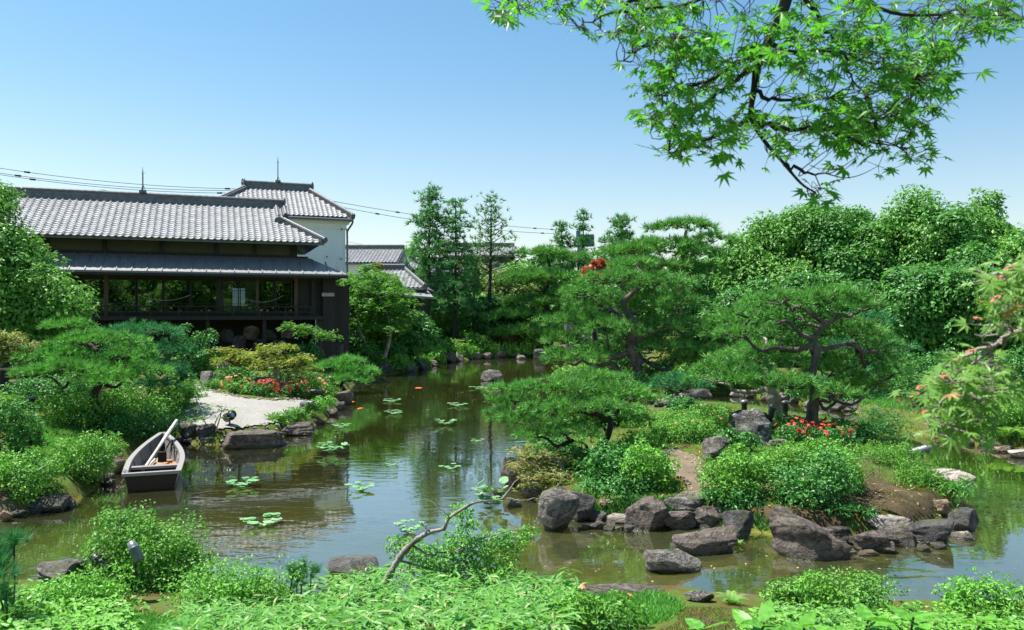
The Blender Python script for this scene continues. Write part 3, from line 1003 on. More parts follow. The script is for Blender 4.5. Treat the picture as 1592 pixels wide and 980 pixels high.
def ridge(g, a, b, w=.26, h=.28, step=.3, mat=0):
    """A tiled ridge: stacked courses under a row of round cap tiles."""
    a, b = np.asarray(a, float), np.asarray(b, float)
    L = np.linalg.norm(b - a)
    t = (b - a) / L
    s = nrm(np.cross(t, [0, 0, 1.0]))
    u = np.cross(s, t)
    for k, (ww, z0, z1) in enumerate([(w, -.1, h * .38), (w * .86, h * .4, h * .7), (w * 1.02, h * .72, h * .8)]):
        v = [p + s * sx * ww / 2 + u * zz for p in (a, b) for zz in (z0, z1) for sx in (-1, 1)]
        g.add(np.array(v), [(0, 1, 3, 2), (4, 6, 7, 5), (0, 2, 6, 4), (1, 5, 7, 3), (2, 3, 7, 6), (0, 4, 5, 1)], mat)
    n = max(1, int(L / step))
    for j in range(n):
        p = a + t * (L * j / n) + u * h * .82
        q = a + t * (L * (j + 1.02) / n) + u * h * .82
        tube(g, [p, q], [w * .34, w * .30], 8, mat)
    return g

def onigawara(g, p, t, s=.2, mat=0):
    """Round-faced ridge-end tile: a disc with a boss, facing along t."""
    t = Vector(t).normalized()
    Mx = np.array(Matrix.Translation(Vector(p)) @ t.to_track_quat('Z', 'Y').to_matrix().to_4x4())
    lathe(g, [(0, -.06), (s, -.06), (s * 1.02, .02), (s * .8, .05), (s * .72, .02), (s * .35, .03), (s * .3, .07), (0, .08)], 14, mat, Mx)

TW, TL = .275, .245
def pantile():
    """One S-shaped clay tile with a thick lower lip; x across, y down the slope, z up."""
    cx = np.array([-.5, -.36, -.18, .06, .3, .42, .52]) * TW
    cz = np.array([.05, .012, -.006, -.002, .03, .058, .05])
    up, lo = -.03, TL + .02
    v = []
    for y, dz in ((up, .0), (lo, .028)):
        v += [(x, y, z + dz) for x, z in zip(cx, cz)]
    v += [(x, lo, z - .004) for x, z in zip(cx, cz)]
    f = [(q, q + 7, q + 8, q + 1) for q in range(6)] + [(q + 7, q + 14, q + 15, q + 8) for q in range(6)]
    g = G()
    g.add(np.array(v), f, 0, False)
    return g
TILE_G = pantile()
TILE_ME = TILE_G.mesh("roof_tile", M['tile'])

def slope_tiles(O, ud, sd_, w, length, inside):
    """Matrices of the tiles of one roof slope: O its upper corner, ud along the eave, sd_ down the slope."""
    ud, sd_ = nrm(np.asarray(ud, float)), nrm(np.asarray(sd_, float))
    up = np.cross(ud, sd_)
    if up[2] < 0:
        up = -up
    out = []
    for r_ in range(int(math.ceil(length / TL))):
        for c_ in range(int(math.ceil(w / TW))):
            u, s = (c_ + .5) * TW, r_ * TL
            if s + TL * .4 > length or not inside(u, s):
                continue
            m = np.eye(4)
            m[:3, 0], m[:3, 1], m[:3, 2] = ud, sd_, up
            jx = ((c_ * 7919 + r_ * 104729) % 97) / 97 - .5
            m[:3, 3] = np.asarray(O) + ud * (u + jx * .008) + sd_ * (s + jx * .012) + up * (.03 + jx * .006)
            out.append(m)
    return out

def emit_tiles(parent, mats, Mw, limit=300, name="roof_tile", far=False):
    mats = sorted(mats, key=lambda m: (Mw @ Vector(m[:3, 3])).length)
    if not far:
        for m in mats[:limit]:
            o = bpy.data.objects.new(name, TILE_ME)
            col.objects.link(o)
            o.parent = parent
            o.matrix_local = Matrix(m.tolist())
        mats = mats[limit:]
    if mats:
        g = G()
        for m in mats:
            g.merge(TILE_G, m)
        link("roof_tiles", g.mesh("roof_tiles", M['tile']), parent, kind="stuff")

def rod(parent, p, h, name="lightning_rod"):
    g = G()
    box(g, (p[0], p[1], p[2] + .06), (.3, .3, .12))
    tube(g, [(p[0], p[1], p[2] + .1), (p[0], p[1], p[2] + h * .75), (p[0], p[1], p[2] + h)], [.035, .03, .006], 6)
    for a in range(3):
        x, y = math.cos(a * 2.1) * .12, math.sin(a * 2.1) * .12
        tube(g, [(p[0] + x, p[1] + y, p[2] + .1), (p[0], p[1], p[2] + .42)], [.012, .012], 4)
        tube(g, [(p[0], p[1], p[2] + h * .72), (p[0] + x, p[1] + y, p[2] + h * .8)], [.01, .004], 4)
    return link(name, g.mesh(name, M['ridge_tile']), parent)

# --- the main house: long dark timber house with a hip-and-gable tiled roof
TH = R(20.7)
C0 = np.array([-7.38, 36.0, 0.0])
house = thing("garden_house", "long dark timber house with grey tiled roof and glazed veranda over the pond garden", "house", tuple(C0), TH)
HX = np.array([math.cos(TH), math.sin(TH)])
HV = np.array([-math.sin(TH), math.cos(TH)])
MW = Matrix.Translation(Vector(C0)) @ Matrix.Rotation(TH, 4, 'Z')
def hx(px, v):
    """Local x on the plane y=v seen at photo column px, and its depth."""
    k = (px - CX) / F
    x = (k * (C0[1] + v * HV[1]) - C0[0] - v * HV[0]) / (HX[0] - k * HX[1])
    return x, C0[1] + v * HV[1] + x * HX[1]
def hz(py, d):
    return HC - (py - CY) / F * d
XL = -27.0
# lower (veranda) roof
zA = 4.82
xE, dE = hx(541, 0)
g = G()
zT, vT = 5.62, 1.75
sl = np.array([(XL, 0, zA), (xE, 0, zA), (xE - .1, 0 + .3, zA + .12), (xE - 1.4, vT, zT), (XL, vT, zT)])
g.add(np.array([(XL, 0, zA), (xE, 0, zA), (xE - 1.5, vT, zT), (XL, vT, zT), (XL, 0, zA - .09), (xE, 0, zA - .09), (xE - 1.5, vT, zT - .12), (XL, vT, zT - .12)]),
      [(0, 1, 2, 3), (4, 7, 6, 5), (0, 4, 5, 1), (1, 5, 6, 2)])
g.add(np.array([(xE, 0, zA), (xE + .12, 5, zA), (xE - 1.5, 5, zT), (xE - 1.5, vT, zT), (xE, 0, zA - .09), (xE + .12, 5, zA - .09)]), [(0, 1, 2, 3), (0, 4, 5, 1)])
lr = link("veranda_roof", g.mesh("veranda_roof", M['roof_sheet']), house)
g = G()
for j in range(46):
    x = xE - .25 - j * .57
    e = min(1.0, (xE - x) / 1.5) * vT
    box(g, (x, e / 2, 0), (.035, e, .02))
    vv = g.v[-1]
    vv[:, 2] += zA + .035 + (zT - zA) * (vv[:, 1] / vT)
link("roof_seam", g.mesh("roof_seam", M['roof_sheet']), lr, kind="stuff")
g = G()
box(g, ((XL + xE) / 2, -.01, zA - .13), (xE - XL, .05, .1))
link("eave_board", g.mesh("eave_board", M['dark_wood']), lr)
# rafters under the veranda roof
rg = G()
for j in range(56):
    x = xE - .3 - j * .46
    a, b = np.array((x, .04, zA - .15)), np.array((x, vT, zT - .17))
    tube(rg, [a, b], [.035, .035], 4)
link("rafters", rg.mesh("rafters", M['dark_wood']), lr, kind="stuff")
# upper wall: ochre plaster panels, darkened in colour for the eave shade, between dark posts
vW = 1.9
zE = 6.27
g = G()
box(g, ((XL - 2.0) / 2 - .0, vW + .1, (zT + zE + .1) / 2), (-2.0 - XL, .1, zE + .3 - zT))
uw = link("upper_wall", g.mesh("upper_wall", M['plaster_ochre_shaded']), house)
for px in (72, 163, 251, 336, 396, 456):
    x, d = hx(px, vW)
    g = G()
    box(g, (x, vW, (zT + zE) / 2 + .05), (.14, .14, zE - zT + .1))
    link("post", g.mesh("post", M['dark_wood']), uw)
g = G()
box(g, ((XL - 2) / 2, vW + .005, zT + .06), (-2 - XL, .11, .12))
box(g, ((XL - 2) / 2, vW + .003, zT + .64), (-2 - XL, .11, .1))
link("rail", g.mesh("rail", M['dark_wood']), uw)
# main roof
vE, vR = .75, 4.6
xC, dC = hx(505, vE)
xR, dR = hx(432, vR)
zR = hz(324, dR)
zEv = hz(378, dC)
run = vR - vE
slope_v = np.array([0, -run, zEv - zR])
Ls = np.linalg.norm(slope_v)
sdir = slope_v / Ls
O = np.array([XL, vR, zR])
brk = .45                                    # the gable ends here; below it the roof is hipped
def ins(u, s):
    x = XL + u
    f = s / Ls
    lim = xR + .12 if f < brk else xR + .12 + (xC - xR - .12) * (f - brk) / (1 - brk)
    return x < lim - .1
tiles = slope_tiles(O, (1, 0, 0), sdir, xC - XL, Ls, ins)
g = G()
def Sp(x, f, dz=0):
    return (x, vR - run * f, zR + (zEv - zR) * f + dz)
poly = [Sp(XL, 0), Sp(xR, 0), Sp(xR, brk), Sp(xC - .05, 1), Sp(XL, 1)]
g.add(np.array(poly), [(0, 1, 2, 3, 4)])
g.add(np.array([Sp(XL, 1), Sp(xC - .05, 1), Sp(xC - .05, 1, -.12), Sp(XL, 1, -.12), (XL, vW, zEv + .25), (xC - 1.3, vW, zEv + .25)]), [(0, 1, 2, 3), (3, 2, 5, 4)])
# hipped end and the far slope
g.add(np.array([Sp(xR, brk), Sp(xC - .05, 1), (xC - .05, vR + run, zEv), (xR, vR + run * brk, zR + (zEv - zR) * brk)]), [(0, 1, 2, 3)])
g.add(np.array([(XL, vR, zR), (xR, vR, zR), (xR, vR + run * brk, zR + (zEv - zR) * brk), (xC - .05, vR + run, zEv), (XL, vR + run, zEv)]), [(4, 3, 2, 1, 0)])
g.add(np.array([(xR - .25, vR, zR - .1), Sp(xR - .25, brk, -.1), (xR - .25, vR + run * brk, zR + (zEv - zR) * brk - .1)]), [(0, 1, 2)])
rf = link("roof", g.mesh("roof", M['ridge_tile']), house)
g = G()
ridge(g, (XL, vR, zR), (xR + .25, vR, zR), .34, .42, .3)
onigawara(g, (xR + .3, vR, zR + .3), (1, 0, 0), .26)
link("main_ridge", g.mesh("main_ridge", M['ridge_tile']), rf)
for k in (0, 1):
    g = G()
    xo = xR - .1 - .0 + k * .38
    ridge(g, Sp(xo, 0, .02), Sp(xo, brk * (1.0 if k == 0 else .62), .02), .24, .16, .28)
    if k == 0:
        p = Sp(xo, brk + .04, .14)
        onigawara(g, p, (0, -1, -.25), .2)
        tube(g, [np.array(p) + (0, .1, 0), np.array(p) + (0, .1, .3)], [.08, .05], 7)
    link("gable_ridge", g.mesh("gable_ridge", M['ridge_tile']), rf)
g = G()
ridge(g, Sp(xR + .1, brk * .97, .02), Sp(xC - .05, 1, .05), .24, .18, .28)
onigawara(g, Sp(xC + .02, 1.01, .16), (.8, -1, 0), .13)
link("hip_ridge", g.mesh("hip_ridge", M['ridge_tile']), rf)
emit_tiles(house, tiles, MW, 300)
g = G()
n = int((xC - XL) / TW)
for j in range(n):                            # round eave-end tiles
    x = XL + (j + .5) * TW + .12
    if x < xC - .2:
        p = np.array(Sp(x, 1.005, .06))
        tube(g, [p + (0, .1, .03), p + (0, -.05, -.01)], [.055, .055], 8)
link("eave_tiles", g.mesh("eave_tiles", M['ridge_tile']), house, kind="stuff")
x, d = hx(222, vR)
rod(rf, (x, vR, zR + .42), 1.2)
# veranda: floor, posts, sliding windows, railing, dark rooms behind
zF = 2.95
vF, vG = .75, 1.15
g = G()
box(g, ((XL - .9) / 2, vF + 3.2, zF - .08), (-.9 - XL, 6.4, .16))
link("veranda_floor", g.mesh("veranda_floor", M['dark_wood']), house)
g = G()
box(g, ((XL - 1.0) / 2, vG + .02, zA - .12), (-1.0 - XL, .16, .3))
box(g, ((XL - 1.0) / 2, vG + .03, zF + .06), (-1.0 - XL, .14, .12))
link("beam", g.mesh("beam", M['dark_wood']), house)
pxs = [75, 118, 165, 212, 254, 296, 338, 345, 372, 400, 427, 455]
posts = [(165, 'brown_wood', .17), (340, 'dark_wood', .2), (400, 'brown_wood', .12), (460, 'brown_wood', .16), (75, 'dark_wood', .16), (487, 'dark_wood', .18)]
for px, mt, w in posts:
    x, d = hx(px, vG)
    g = G()
    box(g, (x, vG, (zF + zA) / 2), (w, w, zA - zF - .01))
    link("post", g.mesh("post", M[mt]), house)
for j in range(len(pxs) - 1):
    xa, xb = hx(pxs[j], vG)[0], hx(pxs[j + 1], vG)[0]
    if xb - xa < .4:
        continue
    wn_ = link("window", None, house) if False else None
    fg = G()
    z0, z1 = zF + .12, zA - .28
    vq = vG + (.05 if j % 2 else .0)
    xm = (xa + xb) / 2
    W = xb - xa - .02
    for s in (-1, 1):
        box(fg, (xm + s * (W / 2 - .025), vq, (z0 + z1) / 2), (.05, .035, z1 - z0))
    for zz, h in ((z0 + .05, .1), (z1 - .03, .06), (z0 + .42, .025), (z0 + 1.0, .022)):
        box(fg, (xm, vq + .002, zz), (W - .1, .03, h))
    wd = link("window", fg.mesh("window", M['dark_wood']), house)
    pg = G()
    box(pg, (xm, vq + .004, (z0 + z1) / 2), (W - .1, .006, z1 - z0 - .1))
    link("pane", pg.mesh("pane", M['glass']), wd)
# back wall of the rooms, open to the day behind one bay
xa, xb = hx(343, 5)[0], hx(402, 5)[0]
g = G()
for a, b in ((XL, xa), (xb, -1.0)):
    box(g, ((a + b) / 2, 6.4, (zF + zT) / 2 + .2), (b - a, .12, zT - zF + .4))
box(g, ((xa + xb) / 2, 6.4, zT - .2), (xb - xa, .12, 1.1))
box(g, ((XL - 1) / 2, 8.0, 5.2), (-1 - XL, .1, 1.6))
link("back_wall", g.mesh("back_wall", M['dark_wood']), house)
g = G()
box(g, ((XL - 1) / 2, 4.2, zA - .02 + .1), (-1 - XL, 5.2, .06))
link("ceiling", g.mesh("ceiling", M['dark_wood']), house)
for px, w in ((352, 13), (393, 12)):
    xs_ = hx(px, 5)[0]
    g = G()
    box(g, (xs_, 6.3, zF + 1.15), (.62, .02, 1.5))
    link("paper_screen", g.mesh("paper_screen", M['shoji']), house)
g = G()
box(g, ((xa + xb) / 2, 6.25, zF + .3), (xb - xa, .03, .42))
link("low_screen", g.mesh("low_screen", M['shoji']), house)
# railing
g = G()
for zz in (zF + .18, zF + .42):
    box(g, ((XL + hx(485, vF)[0]) / 2, vF + .05, zz), (hx(485, vF)[0] - XL, .05, .05))
for j in range(22):
    box(g, (hx(485, vF)[0] - .05 - j * 1.1, vF + .05, zF + .21), (.06, .06, .42))
link("railing", g.mesh("railing", M['dark_wood']), house)
# right-hand end, an added dark block for tree shade, and the crawl space under the floor
g = G()
box(g, (-.42, 3.9, (zF + zA) / 2 - 1.3), (.12, 5.8, zA - zF + 2.8))
box(g, (-.7, 1.0, (zF + zA) / 2 - 1.3), (.5, .1, zA - zF + 2.7))
box(g, (-2.05, 4.6, (zT + zEv) / 2), (.12, 5.4, zEv - zT + .3))
box(g, (-.05, 3.6, 2.2), (.8, 4.0, 4.3))  # added dark block filling the trees' shade beyond the corner
box(g, ((hx(458, 1.3)[0] - .45) / 2, 1.32, zF + .9), (-.45 - hx(458, 1.3)[0], .06, 1.9))
link("end_wall_and_shade_block", g.mesh("end_wall_and_shade_block", M['dark_wood']), house)
g = G()
box(g, (-.72, .92, zF + .98), (.55, .05, .16))
link("pale_board", g.mesh("pale_board", M['oar']), house)
g = G()
box(g, ((XL - 1) / 2, 3.4, 1.5), (-1 - XL, .1, 2.9))
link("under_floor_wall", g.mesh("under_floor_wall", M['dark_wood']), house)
for j in range(7):
    g = G()
    box(g, (-1.15 - j * 2.35, 1.0, 1.6), (.16, .16, 2.5))
    link("stilt", g.mesh("stilt", M['dark_wood']), house)

# chains of rope hung before the glass
for a, b, sag in ((214, 296, .25), (372, 440, .3)):
    p, q = hx(a, vG - .12)[0], hx(b, vG - .12)[0]
    t = np.linspace(0, 1, 12)
    g = tube(G(), np.c_[p + (q - p) * t, vG - .12 + 0 * t, zF + .92 - sag * 4 * t * (1 - t)], .012, 4)
    link("rope", g.mesh("rope", M['rope']), house)

# --- white storehouse behind
dk = 46.0
kb = atd(430, 560, dk)
kura = thing("storehouse", "white plastered storehouse with hipped tile roof rising behind the dark house", "storehouse", (kb[0], dk, 0), TH)
def kp(px, py, v):
    """Local point on the storehouse plane y=v seen at a photo point."""
    k = (px - CX) / F
    x = (k * (dk + v * HV[1]) - kb[0] - v * HV[0]) / (HX[0] - k * HX[1])
    return np.array([x, v, hz(py, dk + v * HV[1] + x * HX[1])])
eR = kp(549, 340, 0)
eL = np.array([kp(306, 338, 0)[0], 0, eR[2]])
rR = kp(478, 297, 3.2)
rL = np.array([kp(386, 297, 3.2)[0], 3.2, rR[2]])
zk, zr = eR[2], rR[2]
wallR, wallL = kp(537, 340, .55)[0], kp(318, 340, .55)[0]
g = G()
box(g, ((wallL + wallR) / 2, 3.2, zk / 2 - .1), (wallR - wallL, 5.3, zk - .2))
link("wall", g.mesh("wall", M['plaster']), kura)
for j, (z0, h, o) in enumerate([(zk - .62, .42, .06), (zk - .3, .2, .2), (zk - 3.25, .1, .05)]):
    g = G()
    box(g, ((wallL + wallR) / 2, 3.2, z0 + h / 2), (wallR - wallL + o * 2, 5.3 + o * 2, h))
    link("cornice", g.mesh("cornice", M['plaster']), kura)
dn = np.array([0, -3.2, zk - zr])
LK = np.linalg.norm(dn)
def kin(u, s):
    f = s / LK
    x = eL[0] + u
    return rL[0] + (eL[0] - rL[0]) * f + .1 < x < rR[0] + (eR[0] - rR[0]) * f - .1
kt = slope_tiles((eL[0], 3.2, zr), (1, 0, 0), dn, eR[0] - eL[0], LK, kin)
g = G()
bR, bL = np.array([eR[0], 6.4, zk]), np.array([eL[0], 6.4, zk])
rl, rr = np.array([rL[0], 3.2, zr]), np.array([rR[0], 3.2, zr])
fL, fR = np.array([eL[0], 0, zk]), np.array([eR[0], 0, zk])
g.add(np.array([fL, fR, rr, rl]), [(0, 1, 2, 3)]).add(np.array([fR, bR, rr]), [(0, 1, 2)]).add(np.array([bR, bL, rl, rr]), [(0, 1, 2, 3)]).add(np.array([bL, fL, rl]), [(0, 1, 2)])
lo = np.array([0, 0, -.12])
g.add(np.array([fL, fR, fR + lo, fL + lo]), [(0, 3, 2, 1)]).add(np.array([fL + lo, fR + lo, bR + lo, bL + lo]), [(0, 3, 2, 1)]).add(np.array([fR, bR, bR + lo, fR + lo]), [(0, 3, 2, 1)])
kr = link("roof", g.mesh("roof", M['ridge_tile']), kura)
g = G()
ridge(g, rl - (.25, 0, 0), rr + (.25, 0, 0), .36, .42, .3)
onigawara(g, rl - (.3, 0, -.3), (-1, -.3, 0), .27)
onigawara(g, rr + (.3, 0, .3), (1, -.3, 0), .27)
link("main_ridge", g.mesh("main_ridge", M['ridge_tile']), kr)
for a, b in ((rl, fL), (rr, fR), (rl, bL), (rr, bR)):
    g = ridge(G(), a, b + (0, 0, .05), .3, .2, .3)
    onigawara(g, b + (0, 0, .18), tuple(b - a)[:2] + (0,), .15)
    link("hip_ridge", g.mesh("hip_ridge", M['ridge_tile']), kr)
emit_tiles(kura, kt, Matrix.Translation((kb[0], dk, 0)) @ Matrix.Rotation(TH, 4, 'Z'), 300)
rod(kr, (kp(432, 290, 3.2)[0], 3.2, zr + .42), 1.6)
g = G()
x = eR[0] - .02
tube(g, [(eL[0], -.06, zk - .06), (eR[0], -.06, zk - .1)], [.07, .07], 7)
tube(g, smooth_path([(x, 0, zk - .12), (x - .02, .1, zk - .3), (wallR + .1, .5, zk - .75), (wallR + .1, .5, zk - 1.2), (wallR + .1, .5, .6)], 3), .06, 7)
link("downpipe", g.mesh("downpipe", M['metal_grey']), kura)
for px, py in ((531, 357), (530, 403), (508, 400)):
    p = kp(px, py, .5)
    g = tube(G(), [p + (0, .1, 0), p + (0, -.14, .02)], [.03, .045], 6)
    link("hook", g.mesh("hook", M['metal_dark']), kura)

# --- small houses farther back, partly behind the trees
def far_house(label, d, L, Rr, pyR, pyE, slope_d, wallm, lean=0.0, hip=(0, 0), over=.3):
    """px edges L, Rr of the eave; ridge and eave heights in photo rows."""
    c = atd((L + Rr) / 2, 560, d)
    t = thing("tiled_house", label, "house", (c[0], d, 0))
    w = (Rr - L) / F * d
    ze = hz(pyE, d)
    zr = hz(pyR, d + slope_d)
    dn = np.array([0, -slope_d, ze - zr])
    ls = np.linalg.norm(dn)
    h0, h1 = hip[0] / F * d, hip[1] / F * d
    def inn(u, s):
        f = 1 - s / ls
        return h0 * f < u < w - h1 * f
    til = slope_tiles((-w / 2, slope_d, zr), (1, 0, 0), dn, w, ls, inn)
    g = G()
    a = np.array([(-w / 2, 0, ze), (w / 2, 0, ze), (w / 2 - h1, slope_d, zr), (-w / 2 + h0, slope_d, zr), (w / 2, 2 * slope_d, ze), (-w / 2, 2 * slope_d, ze)])
    g.add(a, [(0, 1, 2, 3), (3, 2, 4, 5)]).add(a, [(1, 4, 2), (5, 0, 3)])
    g.add(a[[0, 1, 4, 5]] - (0, 0, .1), [(0, 3, 2, 1)]).add(np.vstack([a[:2], a[:2] - (0, 0, .1)]), [(0, 2, 3, 1)])
    r = link("roof", g.mesh("roof", M['ridge_tile']), t)
    g = ridge(G(), a[3], a[2], .34, .36, .3)
    if h1:
        ridge(g, a[2], a[1] + (0, 0, .05), .26, .2, .3)
        onigawara(g, a[1] + (0, 0, .15), (1, -1, 0), .2)
    if h0:
        ridge(g, a[3], a[0] + (0, 0, .05), .26, .2, .3)
    link("ridge", g.mesh("ridge", M['ridge_tile']), r)
    emit_tiles(t, til, Matrix(), 0)
    g = G()
    box(g, (0, slope_d, ze / 2 - .05), (w - over * 2, slope_d * 2 - over * 2, ze - .1))
    link("wall", g.mesh("wall", M[wallm]), t)
    return t
far_house("low grey tiled house roof beside the white storehouse downpipe", 62, 500, 618, 388, 409, 4.0, 'plaster')
far_house("grey tiled roof just left of the tall narrow conifers", 66, 560, 650, 400, 420, 3.0, 'plaster_ochre_shaded')
hs = far_house("small tiled gatehouse roof with curved hip above the maples", 50, 560, 661, 420, 449, 3.0, 'dark_wood', hip=(0, 42))
g = G()
c = np.array(hs.location)
p0, p1, p2, p3 = [atd(*q) - c for q in ((600, 457, 49.2), (674, 462, 49.2), (664, 451, 51.0), (600, 450, 51.0))]
g.add(np.array([p0, p1, p2, p3, p0 - (0, 0, .12), p1 - (0, 0, .12)]), [(0, 1, 2, 3), (0, 4, 5, 1)])
link("lower_roof", g.mesh("lower_roof", M['roof_sheet']), hs)
far_house("brown gabled house hidden behind the sparse tall conifer", 74, 690, 800, 384, 398, 3.0, 'brown_wood')
hb = far_house("low pale roofed house glimpsed between conifer trunks", 71, 660, 790, 417, 424, 2.4, 'plaster')
bs = atd(903, 420, 95)
bt = thing("distant_tower", "small blue grey tower far behind the twin dark conifers", "tower", (bs[0], 95, 0))
g = G(); box(g, (0, 0, 5.6), (.8, .8, 11.2)); link("shaft", g.mesh("shaft", M['blue_sheet']), bt)
g = G(); box(g, (.5, 0, 11.8), (2.0, 1.4, 1.3)); box(g, (-.3, 0, 12.5), (.5, .5, .9)); link("top", g.mesh("top", M['blue_sheet']), bt)

# power lines
def wire(label, a, b, sag, marks=(), r=.022):
    a, b = np.array(a), np.array(b)
    t = np.linspace(0, 1, 22)
    p = a + (b - a) * t[:, None]
    p[:, 2] -= sag * 4 * t * (1 - t)
    o = link("power_line", tube(G(), p, r, 4).mesh("power_line", M['wire']))
    tag(o, label, "power line", "power lines over the roofs")
    for q in marks:
        j = q * 21
        k = int(j)
        c = p[k] + (p[min(21, k + 1)] - p[k]) * (j - k)
        tt = nrm(p[min(21, k + 1)] - p[k])
        g = tube(G(), [c - tt * .22, c - tt * .2, c + tt * .2, c + tt * .22], [.02, .075, .075, .02], 7)
        link("cable_sleeve", g.mesh("cable_sleeve", M['wire']), o)
wire("uppermost thin power line running left of the storehouse", atd(-60, 252, 62), atd(392, 294, 70), .5, (.205, .905, .965))
wire("middle power line above the dark house ridge", atd(-60, 260, 61), atd(392, 296, 69.5), .55, (.175, .96))
wire("lowest power line above the dark house ridge", atd(-60, 262, 60.5), atd(385, 300, 69), .55, (.225, .89))
wire("upper power line from the storehouse towards the twin conifers", atd(470, 304, 72), atd(880, 358, 95), .5, (.08, .3, .45, .85, .93))
wire("lower power line from the storehouse towards the twin conifers", atd(490, 314, 72), atd(880, 364, 95), .6, (.2, .55, .88, .96))
wire("faint low wire behind the gatehouse roof", atd(540, 376, 80), atd(660, 394, 84), .1, (), .014)
